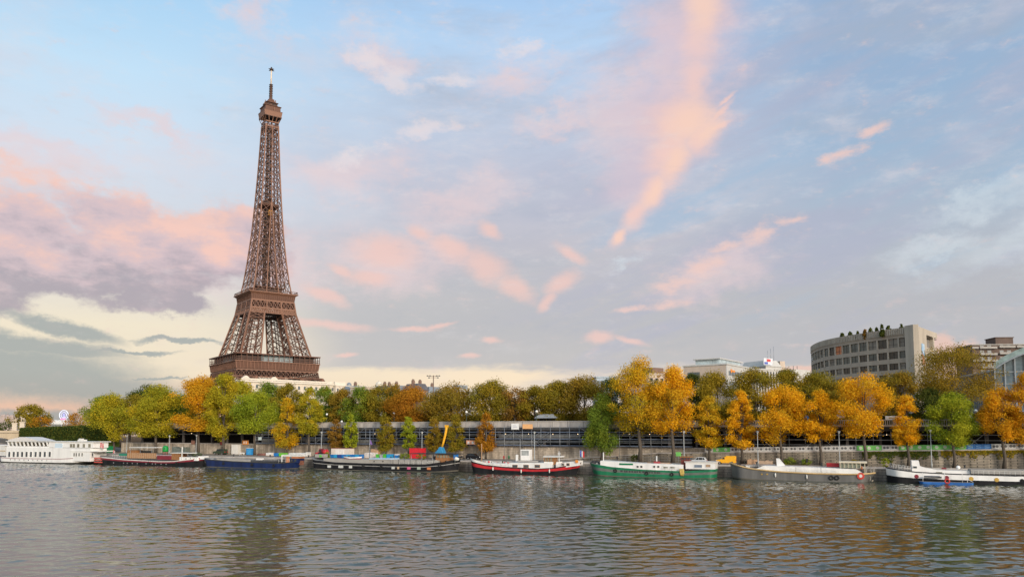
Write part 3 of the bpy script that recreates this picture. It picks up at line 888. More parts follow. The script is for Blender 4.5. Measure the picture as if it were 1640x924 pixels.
# second platform
sp = MB()
lattice_band(sp, 98.5, 102.3, 21.0, 20.3, 26, .42, 1)
lattice_band(sp, 102.6, 109.2, 20.2, 19.3, 10, .75, 0)
plate(sp, 98.0, .6, 20.8, 6, 2)
ring(sp, 109.2, 114.2, 19.3, 20.0, 0)
def ribs2(T):
    for i in range(21):
        x = -1 + 2 * i / 20
        sp.beam(T(x * 19.35, -19.5, 109.2), T(x * 20.1, -20.2, 114.2), .42, .42, 0)
    for k in (-1, -.3, .36, 1):
        sp.beam(T(k * 21.0, -21.1, 98.3), T(k * 19.3, -19.45, 109.3), 1.5, 1.0, 1)
sides(ribs2)
ring(sp, 114.2, 115.6, 20.1, 22.0, 1)
plate(sp, 115.6, .8, 22.4, 5, 1)
def rail2(T):
    for i in range(29):
        x = -1 + 2 * i / 28
        sp.beam(T(x * 21.8, -21.8, 116.4), T(x * 21.8, -21.8, 118.4), .25, .25, 0)
    sp.beam(T(-21.8, -21.8, 118.3), T(21.8, -21.8, 118.3), .35, .35, 0)
sides(rail2)
sp.build('second_platform', IM, TWR)
pv2 = MB(); pv2.box(-11, 11, -11, 11, 116.4, 121.5, 0); pv2.box(-13, 13, -13, 13, 121.5, 122.3, 1)
pv2.build('second_pavilion', [m_iron3, m_iron], TWR)
# upper shaft
hs = [116.4]
while hs[-1] < 266: hs.append(hs[-1] + max(5.0, 1.02 * lw(hs[-1]) * (.86 if hs[-1] < 190 else .74)))
hs[-1] = 268
for sx in (-1, 1):
    for sy in (-1, 1):
        mb = MB()
        hl = [h for h in hs if h <= 203]
        ch = leg_chords(sx, sy)
        for k, f in enumerate(ch):
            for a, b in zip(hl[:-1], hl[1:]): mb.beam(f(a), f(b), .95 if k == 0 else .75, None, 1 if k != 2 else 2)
        for i in range(4): truss_face(mb, ch[i], ch[(i + 1) % 4], hl, .8, .42, sub=False)
        mb.build('upper_leg', IM, TWR)
hu = [h for h in hs if h >= max(hl)]
for k in range(4):
    sh, sg = MB(), MB()
    c, s = (1, 0, -1, 0)[k], (0, 1, 0, -1)[k]
    T = lambda x, y, z, c=c, s=s: (c * x - s * y, s * x + c * y, z)
    L = lambda h, T=T: T(-hw(h), -hw(h), h); Mi = lambda h, T=T: T(0, -hw(h), h); Rr = lambda h, T=T: T(hw(h), -hw(h), h)
    for a, b in zip(hu[:-1], hu[1:]):
        sh.beam(L(a), L(b), 1.0, 1.0, 1); sh.beam(Mi(a), Mi(b), .7, .7, 1)
    truss_face(sh, L, Mi, hu, .8, .46, False); truss_face(sh, Mi, Rr, hu, .8, .46, False)
    # horizontal ties and bracing of the gap between the legs lower down
    for a, b in zip(hl[:-1], hl[1:]):
        g0, g1 = hw(a) - lw(a), hw(b) - lw(b)
        if g1 < .8: continue
        sg.beam(T(-g1, -hw(b), b), T(g1, -hw(b), b), .5, .5, 0)
        sg.beam(T(-g0, -hw(a), a), T(g1, -hw(b), b), .42, .42, 0); sg.beam(T(g0, -hw(a), a), T(-g1, -hw(b), b), .42, .42, 0)
    sh.build('shaft_face', IM, TWR)
    sg.build('gap_bracing', IM, TWR)
co = MB()
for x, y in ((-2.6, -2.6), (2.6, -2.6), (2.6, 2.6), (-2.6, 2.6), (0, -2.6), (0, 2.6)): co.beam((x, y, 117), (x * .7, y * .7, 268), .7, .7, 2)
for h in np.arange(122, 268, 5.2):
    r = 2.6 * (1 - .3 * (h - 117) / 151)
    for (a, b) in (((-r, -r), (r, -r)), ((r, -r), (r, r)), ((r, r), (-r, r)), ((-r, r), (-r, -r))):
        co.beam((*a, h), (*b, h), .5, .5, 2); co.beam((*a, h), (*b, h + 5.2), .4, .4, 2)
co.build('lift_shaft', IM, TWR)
mp_ = MB(); mp_.box(-7.6, 7.6, -7.6, 7.6, 194.6, 196.0, 0); mp_.box(-5, 5, -5, 5, 196, 199, 2); mp_.build('middle_platform', IM, TWR)
lc = MB(); lc.box(-1.8, 1.8, -8.2, -5.6, 186, 190.5, 0); lc.box(-1.5, 1.5, -8.23, -8.21, 187.6, 189.6, 1); lc.build('lift_cabin', [mat('lift_yellow', (.75, .36, .04), .5), mat('lift_window', (.2, .14, .06), .2)], TWR)
# top
tp = MB()
def br3(T):
    for x in (-1, -.5, 0, .5, 1):
        tp.beam(T(x * 5.7, -5.7, 266), T(x * 6.0, -6.0, 270.5), .45, .45, 0); tp.beam(T(x * 6.0, -6.0, 270.5), T(x * 8.0, -8.0, 275.4), .5, .5, 1)
    for h in (266.3, 270.4): tp.beam(T(-6, -6, h), T(6, -6, h), .7, 1.0, 1)
sides(br3)
ring(tp, 275, 279.6, 7.8, 8.5, 1); plate(tp, 274.8, .5, 8, 2, 2); plate(tp, 279.6, .5, 8.6, 1, 0)
tp.build('top_platform', IM, TWR)
cb = MB()
ring(cb, 280.1, 284.4, 7.2, 7.0, 0); plate(cb, 284.4, .5, 7.8, .5, 0)
ring(cb, 284.9, 288.2, 5.2, 4.4, 2); plate(cb, 288.2, .5, 5.6, .4, 0)
ring(cb, 288.7, 292.5, 3.6, 2.2, 0)
ra = random.Random(4)
for i in range(46):
    t = 2 * math.pi * ra.random(); r = ra.uniform(4.5, 7.8); z = ra.choice((280.2, 284.8, 284.8, 288.6)); r = min(r, 8 - (z - 280) * .35)
    cb.beam((r * math.cos(t), r * math.sin(t), z), (r * math.cos(t), r * math.sin(t), z + ra.uniform(1.5, 4.2)), ra.uniform(.25, .7), None, ra.choice((0, 1, 2)))
cb.build('top_cabin', IM, TWR)
an = MB()
an.tube([(0, 0, 291), (0, 0, 294), (0, 0, 300), (0, 0, 306.5)], [1.9, 1.25, 1.1, .95], 8, 0)
for z in np.arange(293, 306, 1.6): an.box(-1.4, 1.4, -1.4, 1.4, z, z + .6, 2)
an.tube([(0, 0, 306.5), (0, 0, 319.5)], .65, 8, 1)
for a in range(4): an.beam((0, 0, 320), (3.2 * math.cos(a * 1.57 + .4), 3.2 * math.sin(a * 1.57 + .4), 320), .5, .5, 2)
an.tube([(0, 0, 319.5), (0, 0, 320), (0, 0, 322.5)], [1.6, 1.8, .4], 8, 2)
an.build('antenna', [m_iron, mat('antenna_cream', (.62, .52, .40), .5), m_iron3], TWR)
# ------------------------------------------------------------------ trees
def leafmat(name):
    m = bpy.data.materials.new(name); m.use_nodes = True
    t = m.node_tree; t.nodes.remove(t.nodes['Principled BSDF'])
    out = t.nodes['Material Output']
    at = t.nodes.new('ShaderNodeAttribute'); at.attribute_name = 'leaf'
    d = t.nodes.new('ShaderNodeBsdfDiffuse'); tr = t.nodes.new('ShaderNodeBsdfTranslucent'); mx = t.nodes.new('ShaderNodeMixShader')
    t.links.new(at.outputs['Color'], d.inputs[0]); t.links.new(at.outputs['Color'], tr.inputs[0])
    mx.inputs[0].default_value = .35
    t.links.new(d.outputs[0], mx.inputs[1]); t.links.new(tr.outputs[0], mx.inputs[2]); t.links.new(mx.outputs[0], out.inputs[0])
    return m
m_leaf = leafmat('autumn_leaf')
m_bark = mat('bark_grey_brown', (.085, .070, .055), .9, .3, 3, bump=.4, streak=True)
m_barkp = mat('bark_pale', (.20, .17, .13), .9, .35, 2, bump=.3)
PAL = {
    'gold':   [(.88, .45, .012), (.90, .52, .03), (.76, .37, .012), (.58, .39, .03)],
    'gold2':  [(.80, .46, .018), (.86, .45, .016), (.50, .38, .03), (.34, .31, .03)],
    'amber':  [(.82, .40, .02), (.86, .45, .022), (.56, .34, .025), (.60, .30, .018)],
    'ygreen': [(.54, .42, .025), (.38, .36, .03), (.64, .44, .025), (.24, .28, .025)],
    'lime':   [(.38, .42, .03), (.28, .35, .03), (.50, .45, .03), (.19, .25, .025)],
    'green':  [(.17, .27, .04), (.23, .29, .035), (.12, .19, .028), (.32, .31, .03)],
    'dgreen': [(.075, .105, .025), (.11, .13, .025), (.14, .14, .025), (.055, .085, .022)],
    'olive':  [(.27, .22, .025), (.34, .25, .025), (.19, .18, .025), (.42, .28, .025)],
    'obrown': [(.33, .20, .028), (.42, .25, .03), (.23, .18, .025), (.28, .22, .025)],
    'rust':   [(.48, .21, .022), (.58, .26, .025), (.36, .20, .022), (.42, .17, .02)],
    'brown':  [(.33, .16, .035), (.27, .155, .032), (.40, .21, .032), (.22, .15, .028)],
}
def crown_mesh(rng, rx, ry, rz, shape, n, leaf, pal, name='crown'):
    """leaf-sized faces in clumps at the ends of limbs; origin at the crown's bottom"""
    nc = {'column': 70, 'round': 30, 'plane': 34, 'willow': 26, 'vase': 26, 'hedge': 18}[shape]
    cc, rr = [], []
    for i in range(nc):
        h = rng.random()
        if shape == 'column':
            h = rng.random() ** 1.15; prof = (math.sin(math.pi * min(1, h * .90 + .10)) ** .6) * (1 - .42 * h)
        elif shape == 'vase':
            prof = .35 + .65 * h ** .7 if h < .75 else math.sqrt(max(0, 1 - ((h - .75) / .3) ** 2))
        elif shape == 'willow':
            prof = math.sin(math.pi * (.12 + .82 * h)) ** .5
        else:
            prof = math.sqrt(max(.04, 1 - (2 * h - .92) ** 2)) if h > .12 else .6
        a = rng.random() * 6.283
        r = prof * math.sqrt(rng.uniform(.18, 1.0)) * .86
        cc.append((rx * r * math.cos(a), ry * r * math.sin(a), rz * (.06 + .88 * h)))
        k = rng.uniform(.24, .42) if shape not in ('column',) else rng.uniform(.20, .36) * (1 - .35 * h)
        rr.append(k * min(rx, ry) * (1.0 if shape != 'vase' else .85))
    if shape in ('round', 'plane', 'vase'):
        for i in range(9):                                          # loose sprays that break the outline
            a = rng.random() * 6.283; h = rng.uniform(.15, 1.02)
            w_ = math.sqrt(max(.0, 1 - (2 * min(h, 1) - .95) ** 2)) * .98
            cc.append((rx * w_ * math.cos(a), ry * w_ * math.sin(a), rz * h)); rr.append(rng.uniform(.09, .16) * min(rx, ry))
    cc = np.array(cc); rr = np.array(rr)
    wgt = rr ** 2.1; wgt /= wgt.sum()
    ci = rng.choice(len(cc), n, p=wgt)
    d = rng.normal(size=(n, 3)); d /= np.linalg.norm(d, axis=1)[:, None]
    rad = rng.random(n) ** .42
    pos = cc[ci] + d * (rr[ci] * rad)[:, None] * np.array([1.0, 1.0, .85 if shape != 'willow' else 1.5])
    pos += rng.normal(size=(n, 3)) * .06 * min(rx, ry)
    pos[:, 2] = np.maximum(pos[:, 2], -.02 * rz)
    lo_, hi_ = np.percentile(pos[:, 2], [.5, 99.5]); pos[:, 2] = (pos[:, 2] - lo_) / (hi_ - lo_) * rz
    rad_ = np.percentile(np.abs(pos[:, 0]) / rx, 98.5); pos[:, 0] *= 1 / rad_; pos[:, 1] *= 1 / np.percentile(np.abs(pos[:, 1]) / ry, 98.5)
    cc = cc * np.array([1 / rad_, 1 / rad_, 1])
    nrm = d * .8 + rng.normal(size=(n, 3)) * .7 + np.array([0, 0, .35]); nrm /= np.linalg.norm(nrm, axis=1)[:, None]
    t = np.cross(nrm, rng.normal(size=(n, 3))); t /= np.linalg.norm(t, axis=1)[:, None]
    b = np.cross(nrm, t)
    sz = leaf * rng.uniform(.55, 1.25, n)[:, None]
    v = np.stack([pos - t * sz, pos - b * sz * .6 + nrm * sz * .15, pos + t * sz, pos + b * sz * .6 + nrm * sz * .15], 1).reshape(-1, 3)
    pal = np.array(pal)
    cmix = rng.dirichlet(np.ones(len(pal)) * .5, len(cc))           # each limb has its own leaf colour
    base = cmix @ pal
    own = pal[rng.integers(0, len(pal), n)]
    col = base[ci] * .76 + own * .24
    col *= rng.uniform(.82, 1.16, n)[:, None]
    me = bpy.data.meshes.new(name)
    me.vertices.add(len(v)); me.vertices.foreach_set('co', v.astype(np.float32).ravel())
    me.loops.add(4 * n); me.loops.foreach_set('vertex_index', np.arange(4 * n, dtype=np.int32))
    me.polygons.add(n); me.polygons.foreach_set('loop_start', np.arange(0, 4 * n, 4, dtype=np.int32)); me.polygons.foreach_set('loop_total', np.full(n, 4, np.int32))
    me.update(calc_edges=True)
    ca = me.color_attributes.new('leaf', 'FLOAT_COLOR', 'POINT')
    c4 = np.ones((4 * n, 4), np.float32); c4[:, :3] = np.repeat(col, 4, 0)
    ca.data.foreach_set('color', c4.ravel())
    me.materials.append(m_leaf)
    return me, cc
def trunk_mb(rng, h0, rx, rz, r0, cc, lean=0.0, nl=11):
    mb = MB()
    n = 7
    top = h0 + rz * .72
    pts = [(lean * (i / n) ** 1.3 * h0 + math.sin(i * 1.7) * r0 * .4, math.cos(i * 2.1) * r0 * .4, top * i / n) for i in range(n + 1)]
    rad = [r0 * (1.25 if i == 0 else 1) * (1 - .85 * (i / n) ** 1.2) for i in range(n + 1)]
    mb.tube(pts, rad, 8)
    for k in rng.choice(len(cc), min(nl, len(cc)), replace=False):
        c = cc[k]
        z0 = h0 * .85 + max(0, c[2] * .45); z0 = min(z0, top * .95)
        f = z0 / top
        x0 = float(np.interp(z0, [p_[2] for p_ in pts], [p_[0] for p_ in pts]))
        e = Vector((c[0], c[1], h0 + c[2])); s = Vector((x0, 0, z0))
        mid = (s + e) / 2 + Vector((0, 0, .12 * (e - s).length))
        rb_ = r0 * (1 - .8 * f) * .5
        mb.tube([s, mid, e], [rb_, rb_ * .6, rb_ * .18], 5)
    return mb
TREES = []
def tree(u, vt, vb, w, pal, shape, row, label, cat='tree', name='autumn_tree', tu=None, d=None, n=None, leaf=None, rr=None, group=None, bark=None, seed=None, ux=0.0, dens=1.0):
    """u: middle of the crown, vt/vb: its top and bottom, w: its width (measured on the photograph), row: where the trunk stands"""
    if row == 'L':                      # lower quay
        s = s_wall(u, -3.0 if d is None else d); X, Y, _ = W(s, -3.0 if d is None else d); zb = QZ
    elif row == 'R':                    # lower quay in front of the ramp wall
        s = 60.0
        for _ in range(30): s = s_of(u, dramp(s) - 1.0)
        X, Y, _ = Q(s, dramp(s) - 1.0); zb = QZ
    elif row == 'U':                    # upper quay
        e = 8.0 if d is None else d
        s = s_wall(u, e); X, Y, _ = W(s, e); zb = UZ
    else:                               # free distance
        Y = row; X = (u - 820) / FPX * Y; zb = UZ if d is None else d
    zt, zc = z_of(vt, Y), z_of(vb, Y)
    rx = w / 2 * Y / FPX; rz = zt - zc
    h0 = max(.4, zc - zb)
    sd_ = seed if seed is not None else int(u * 7 + vt * 13)
    rng = np.random.default_rng(sd_)
    t = thing(name, label, cat, (X, Y, zb), rng.random() * 0.0, group)
    area = w * (vb - vt)
    n = n or int(np.clip(area * 3.6, 1800, 23000) * dens)
    leaf = leaf or float(np.clip((.00095) * Y, .14, .6))
    me, cc = crown_mesh(rng, rx * .97, (rr or rx) * .97, rz, shape, n, leaf, PAL[pal])
    cr = bpy.data.objects.new('crown', me); C.objects.link(cr); cr.parent = t; cr.location = (ux, 0, h0)
    lean = 0.0
    if tu is not None: lean = 0; cr.location.x = 0
    r0 = float(np.clip(.018 * (h0 + rz) + .06, .14, .5))
    trunk_mb(rng, h0, rx, rz, r0, cc).build('trunk', bark or m_bark, t)
    return t
LW_ = 'trees along the lower quay'
UP_ = 'trees along the upper quay'
lowq = [
 (183, 632, 702, 72, 'ygreen', 'round', 'loose yellow-green tree leaning at the near end of the long clipped hedge'),
 (250, 618, 700, 84, 'ygreen', 'round', 'broad yellow-green tree in front of the dark dome-shaped tree'),
 (318, 604, 690, 74, 'amber', 'round', 'orange-yellow tree with feathery top at the near corner of the iron tower'),
 (358, 600, 702, 58, 'ygreen', 'plane', 'tall green tree with yellow tips before the foot of the iron tower'),
 (408, 628, 694, 80, 'lime', 'round', 'bright green spreading tree above the blue cabin on the quay'),
 (460, 638, 716, 42, 'gold2', 'column', 'yellow columnar tree at the stern end of the blue barge'),
 (495, 622, 696, 42, 'ygreen', 'column', 'tall yellow-green tree with a thin bare stem beside the red tractor'),
 (538, 672, 719, 25, 'brown', 'column', 'small russet columnar tree behind the white container'),
 (562, 664, 716, 23, 'lime', 'column', 'small slim lime columnar tree next to the russet one'),
 (618, 664, 722, 28, 'olive', 'column', 'dark olive columnar tree behind the pale blue deck cabin'),
 (654, 668, 717, 24, 'lime', 'column', 'thin pale green columnar tree left of the red container'),
 (695, 668, 721, 28, 'obrown', 'column', 'brown columnar tree just left of the yellow crane arm'),
 (730, 664, 722, 29, 'olive', 'column', 'olive columnar tree just right of the yellow crane arm'),
 (778, 662, 722, 31, 'rust', 'column', 'russet columnar tree behind the bow of the red striped barge'),
 (963, 632, 724, 52, 'green', 'willow', 'drooping green tree behind the bow of the green barge'),
]
for (u, vt, vb, w, pal, shp, lab) in lowq: tree(u, vt, vb, w, pal, shp, 'L', lab, group=LW_)
ramp_t = [
 (1024, 573, 694, 84, 'gold2', 'round', 'biggest golden tree, tall with a feathery top, behind the green barge'),
 (1077, 588, 693, 76, 'gold', 'round', 'second big golden tree, close beside the tallest one'),
 (1135, 636, 716, 42, 'gold2', 'column', 'golden columnar tree with green lower leaves over the silver hatchback'),
 (1187, 626, 717, 46, 'gold', 'column', 'pointed golden columnar tree above the yellow van'),
 (1250, 618, 708, 76, 'gold', 'round', 'round orange-gold tree between two slim lamp posts'),
 (1313, 626, 705, 54, 'gold', 'round', 'narrower gold tree with a dark trunk above the white funnel barge'),
 (1384, 601, 699, 92, 'gold', 'round', 'wide golden tree in front of the curved concrete building'),
 (1453, 634, 712, 42, 'gold', 'column', 'golden columnar tree at the foot of the concrete building tower'),
 (1526, 630, 714, 72, 'lime', 'round', 'lime green tree in front of the broad brown-green plane tree'),
 (1606, 622, 704, 62, 'amber', 'round', 'orange-gold tree in front of the glass building'),
 (1650, 598, 708, 60, 'amber', 'round', 'tall orange tree cut by the picture edge at the glass building'),
]
for (u, vt, vb, w, pal, shp, lab) in ramp_t: tree(u, vt, vb, w, pal, shp, 'L' if u < 1100 else 'R', lab, group=LW_, d=-4.0)
upq = [
 (165, 642, 690, 44, 'green', 10, 'dull green tree at the near end of the hedge behind the loose yellow one'),
 (215, 640, 690, 46, 'olive', 9, 'olive tree half hidden between two yellow-green quay trees'),
 (238, 618, 680, 58, 'dgreen', 24, 'dark green dome-shaped tree rising behind the broad yellow-green one'),
 (292, 640, 690, 50, 'green', 12, 'green tree filling the gap behind the orange-yellow tree'),
 (385, 612, 680, 56, 'ygreen', 16, 'yellow-green tree just under the end of the white stone facade'),
 (428, 614, 680, 54, 'green', 15, 'green tree under the middle of the white stone facade'),
 (460, 616, 682, 48, 'olive', 14, 'olive tree behind the yellow columnar tree'),
 (520, 620, 680, 40, 'green', 12, 'green rounded tree below the end pavilion of the white facade'),
 (548, 624, 678, 38, 'obrown', 10, 'brownish tree between two green trees below the pale pavilion'),
 (575, 621, 678, 48, 'green', 9, 'bright green tree behind the slim lime columnar tree'),
 (607, 618, 678, 50, 'olive', 11, 'olive tree with ragged top behind the dark olive columnar tree'),
 (632, 617, 678, 36, 'obrown', 9, 'narrow brown-green tree beside the russet orange crown'),
 (660, 620, 677, 68, 'rust', 8, 'russet orange crown behind the globe lamp post left of the floodlight mast'),
 (722, 616, 676, 76, 'obrown', 8, 'large brown-green crown to the right of the floodlight mast'),
 (786, 610, 676, 60, 'olive', 8, 'tall olive tree to the right of the small grey apartment block'),
 (824, 622, 676, 42, 'brown', 7, 'thin reddish brown tree with a pale trunk over the notice boards'),
 (857, 619, 675, 46, 'olive', 8, 'olive tree behind the globe lamp over the red striped barge'),
 (892, 611, 675, 52, 'olive', 8, 'olive-brown tree above the grey parapet kiosk'),
 (936, 604, 675, 66, 'obrown', 9, 'broad brown-olive tree behind the drooping green one'),
 (980, 606, 676, 50, 'dgreen', 16, 'dark green tree behind the tallest golden tree'),
 (1055, 612, 676, 60, 'olive', 10, 'olive tree showing between the two biggest golden trees'),
 (1108, 600, 674, 44, 'dgreen', 16, 'dark olive tree to the right of the biggest golden pair'),
 (1150, 597, 674, 66, 'olive', 13, 'olive crown under the beige office block'),
 (1212, 592, 674, 64, 'olive', 13, 'tall olive crown in front of the striped office windows'),
 (1262, 592, 674, 44, 'olive', 15, 'olive crown below the white flat-roofed house'),
 (1312, 597, 672, 62, 'olive', 12, 'yellowish olive crown at the rounded end of the concrete building'),
 (1345, 612, 672, 50, 'obrown', 10, 'brown-olive crown behind the wide golden tree'),
 (1440, 597, 664, 56, 'obrown', 10, 'brown-olive crown against the concrete building tower'),
 (1492, 622, 678, 44, 'dgreen', 8, 'dark green bushy tree behind the golden columnar one'),
]
for (u, vt, vb, w, pal, e, lab) in upq: tree(u, vt, vb, w * 1.26, pal, 'plane', 'U', lab, group=UP_, d=float(e), dens=1.1, name='plane_tree')
tree(1530, 554, 652, 118, 'obrown', 'plane', 'U', 'very broad tall brown-green plane tree before the apartment block', d=14.0, group=UP_, n=30000, name='plane_tree')
# dark undergrowth that closes the view under the crowns
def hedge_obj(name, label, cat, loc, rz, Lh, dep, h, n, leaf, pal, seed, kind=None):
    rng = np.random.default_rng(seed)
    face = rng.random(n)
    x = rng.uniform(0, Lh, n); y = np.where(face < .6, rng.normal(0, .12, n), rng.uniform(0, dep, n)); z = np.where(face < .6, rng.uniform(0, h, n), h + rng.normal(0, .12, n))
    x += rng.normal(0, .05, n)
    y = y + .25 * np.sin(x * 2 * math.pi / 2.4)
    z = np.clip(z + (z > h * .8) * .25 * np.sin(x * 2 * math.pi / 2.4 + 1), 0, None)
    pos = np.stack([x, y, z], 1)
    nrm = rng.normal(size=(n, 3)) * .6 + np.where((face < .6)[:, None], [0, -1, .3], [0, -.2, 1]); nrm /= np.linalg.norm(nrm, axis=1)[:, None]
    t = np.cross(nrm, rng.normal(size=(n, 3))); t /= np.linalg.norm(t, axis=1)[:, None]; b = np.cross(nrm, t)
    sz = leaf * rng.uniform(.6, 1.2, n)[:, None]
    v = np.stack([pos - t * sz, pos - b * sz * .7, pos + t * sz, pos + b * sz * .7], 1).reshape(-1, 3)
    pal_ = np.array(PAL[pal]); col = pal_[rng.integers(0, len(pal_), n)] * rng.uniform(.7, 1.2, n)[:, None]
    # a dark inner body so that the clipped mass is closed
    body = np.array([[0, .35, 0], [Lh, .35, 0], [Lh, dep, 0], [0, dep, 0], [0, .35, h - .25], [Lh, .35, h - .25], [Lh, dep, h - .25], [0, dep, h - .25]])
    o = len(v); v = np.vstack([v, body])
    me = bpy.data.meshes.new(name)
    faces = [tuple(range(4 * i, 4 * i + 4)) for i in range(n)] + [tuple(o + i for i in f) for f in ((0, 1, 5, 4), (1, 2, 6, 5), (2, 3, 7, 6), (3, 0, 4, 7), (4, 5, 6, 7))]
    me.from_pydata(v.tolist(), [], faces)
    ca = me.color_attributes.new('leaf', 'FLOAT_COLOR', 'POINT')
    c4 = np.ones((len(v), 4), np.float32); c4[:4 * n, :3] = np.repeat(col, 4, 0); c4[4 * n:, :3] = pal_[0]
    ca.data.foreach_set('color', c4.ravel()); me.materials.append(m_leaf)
    o = bpy.data.objects.new(name, me); C.objects.link(o); o.location = loc; o.rotation_euler = (0, 0, rz)
    return tag(o, label, cat, kind=kind)
h0 = (-344, 545); h1 = (-139, 268)
hl_ = math.hypot(h0[0] - h1[0], h0[1] - h1[1])
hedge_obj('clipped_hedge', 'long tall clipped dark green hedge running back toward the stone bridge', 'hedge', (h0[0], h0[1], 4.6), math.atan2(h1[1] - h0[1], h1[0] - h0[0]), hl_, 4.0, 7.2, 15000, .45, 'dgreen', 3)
sA, sB = s_wall(200, 26), s_wall(1100, 26)
a = W(sA, 26)
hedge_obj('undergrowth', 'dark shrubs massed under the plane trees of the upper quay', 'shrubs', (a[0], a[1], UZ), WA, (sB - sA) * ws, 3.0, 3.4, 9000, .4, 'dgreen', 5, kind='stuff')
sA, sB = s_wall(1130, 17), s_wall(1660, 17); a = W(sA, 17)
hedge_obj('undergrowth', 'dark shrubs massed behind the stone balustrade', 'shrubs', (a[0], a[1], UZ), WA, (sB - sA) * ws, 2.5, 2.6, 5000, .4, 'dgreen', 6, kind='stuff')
# far trees by the bridge
fz = 9.0
tree(46, 648, 690, 58, 'olive', 'plane', 590.0, 'round olive-green tree behind the two statues of the bridge', d=fz, name='plane_tree', rr=11)
tree(66, 668, 694, 38, 'rust', 'plane', 560.0, 'low orange bush below the round olive tree by the bridge', d=fz, name='low_tree', rr=7, n=900)
tree(8, 676, 694, 30, 'dgreen', 'plane', 640.0, 'dark low tree at the far end of the stone bridge', d=fz, name='low_tree', n=700)
tree(120, 662, 692, 34, 'rust', 'plane', 480.0, 'rust-red tree beside the lit round wheel', d=fz, name='low_tree', n=1100)
tree(148, 655, 692, 36, 'olive', 'plane', 420.0, 'olive tree above the hedge next to the rust-red one', d=fz, name='plane_tree', n=1100)
tree(140, 676, 696, 60, 'brown', 'plane', 380.0, 'low brownish thicket right above the clipped hedge', d=fz, name='low_tree', n=900)
# plants on the quay and on the ramp wall
def bush(u, v, wpx, hpx, pal, label, dd, cat='shrub', name='small_shrub'):
    s = s_of(u, dd); X, Y, _ = Q(s, dd); rx = wpx / 2 * Y / FPX; rz = hpx * Y / FPX
    rng = np.random.default_rng(int(u + 5))
    me, cc = crown_mesh(rng, rx, rx * .8, rz, 'round', int(90 + wpx * hpx * 1.3), .17, PAL[pal], 'foliage')
    t = thing(name, label, cat, (X, Y, QZ), 0)
    c = bpy.data.objects.new('foliage', me); C.objects.link(c); c.parent = t
    mb = MB(); mb.tube([(0, 0, 0), (0, 0, rz * .5)], [.06, .02], 5); mb.build('stem', m_bark, t)
bush(1016, 738, 18, 12, 'dgreen', 'dark rounded bush at the foot of the tallest golden tree', 14)
bush(1264, 742, 20, 12, 'green', 'green bushy plant behind the white funnel', 12.5)
bush(1290, 742, 18, 10, 'green', 'green bushy plant near the standing dark-clothed person', 12)
bush(1367, 744, 16, 10, 'olive', 'olive bushy plant behind the cream awning', 11)
bush(1416, 749, 11, 14, 'lime', 'spiky light green plant at the bow of the white barge', 8)
bush(648, 735, 18, 9, 'green', 'low green plants behind the long black barge', 9)
bush(675, 735, 16, 9, 'green', 'second clump of low green plants on the quay by the striped pavilion', 9)
bush(524, 733, 10, 9, 'green', 'leafy plant beside the red tractor', 8)
def ivy(u0, u1, h0_, h1_, n, pal, label, seed):
    rng = np.random.default_rng(seed)
    s0, s1 = s_of(u0, 11), s_of(u1, 11)
    s = rng.uniform(s0, s1, n)
    t = np.abs(rng.normal(0, .5, n))
    pos = []
    for i in range(n):
        top = zramp(s[i]) - .05
        k = .5 + .5 * math.sin(s[i] * 2.1) * math.sin(s[i] * .9 + 1)
        z = top - min(t[i], 1.2) * (h0_ + (h1_ - h0_) * k)
        a = Q(s[i], dramp(s[i]) - .12 - .12 * rng.random(), max(z, QZ + .05)); pos.append(a)
    pos = np.array(pos); nrm = rng.normal(size=(n, 3)) * .5 + np.array([-.4, -.9, .3]); nrm /= np.linalg.norm(nrm, axis=1)[:, None]
    tt = np.cross(nrm, rng.normal(size=(n, 3))); tt /= np.linalg.norm(tt, axis=1)[:, None]; b = np.cross(nrm, tt)
    sz = .16 * rng.uniform(.6, 1.2, n)[:, None]
    v = np.stack([pos - tt * sz, pos - b * sz, pos + tt * sz, pos + b * sz], 1).reshape(-1, 3)
    me = bpy.data.meshes.new('ivy'); me.from_pydata(v.tolist(), [], [tuple(range(4 * i, 4 * i + 4)) for i in range(n)])
    pal_ = np.array(PAL[pal]); col = pal_[rng.integers(0, len(pal_), n)]
    ca = me.color_attributes.new('leaf', 'FLOAT_COLOR', 'POINT'); c4 = np.ones((4 * n, 4), np.float32); c4[:, :3] = np.repeat(col, 4, 0)
    ca.data.foreach_set('color', c4.ravel()); me.materials.append(m_leaf)
    o = bpy.data.objects.new('ivy', me); C.objects.link(o)
    tag(o, label, 'ivy', kind='stuff')
ivy(1380, 1500, .5, 2.2, 1500, 'dgreen', 'dark green ivy hanging down the rough ramp wall by the tall lamp post', 4)
ivy(1505, 1650, .3, 1.6, 1100, 'olive', 'olive moss and creepers on the rough ramp wall at the picture edge', 5)
# ------------------------------------------------------------------ buildings
m_lime = mat('limestone', (.60, .53, .43), .8, .10, .25, streak=True)
m_lime2 = mat('limestone_trim', (.66, .60, .50), .8, .08, .5)
m_zinc = mat('zinc_roof', (.20, .23, .26), .5, .15, .4)
m_slate = mat('slate_roof', (.11, .11, .12), .6, .2, .4)
m_winG = glassmat('window_glass', (.10, .12, .13), .1)
m_winD = glassmat('dark_window', (.035, .04, .045), .1)
m_beige = mat('beige_render', (.50, .41, .33), .85, .08, .3, streak=True)
m_whiteb = mat('white_render', (.50, .49, .46), .8, .07, .3, streak=True)
m_brownb = mat('brown_brick', (.19, .12, .09), .85, .15, .6)

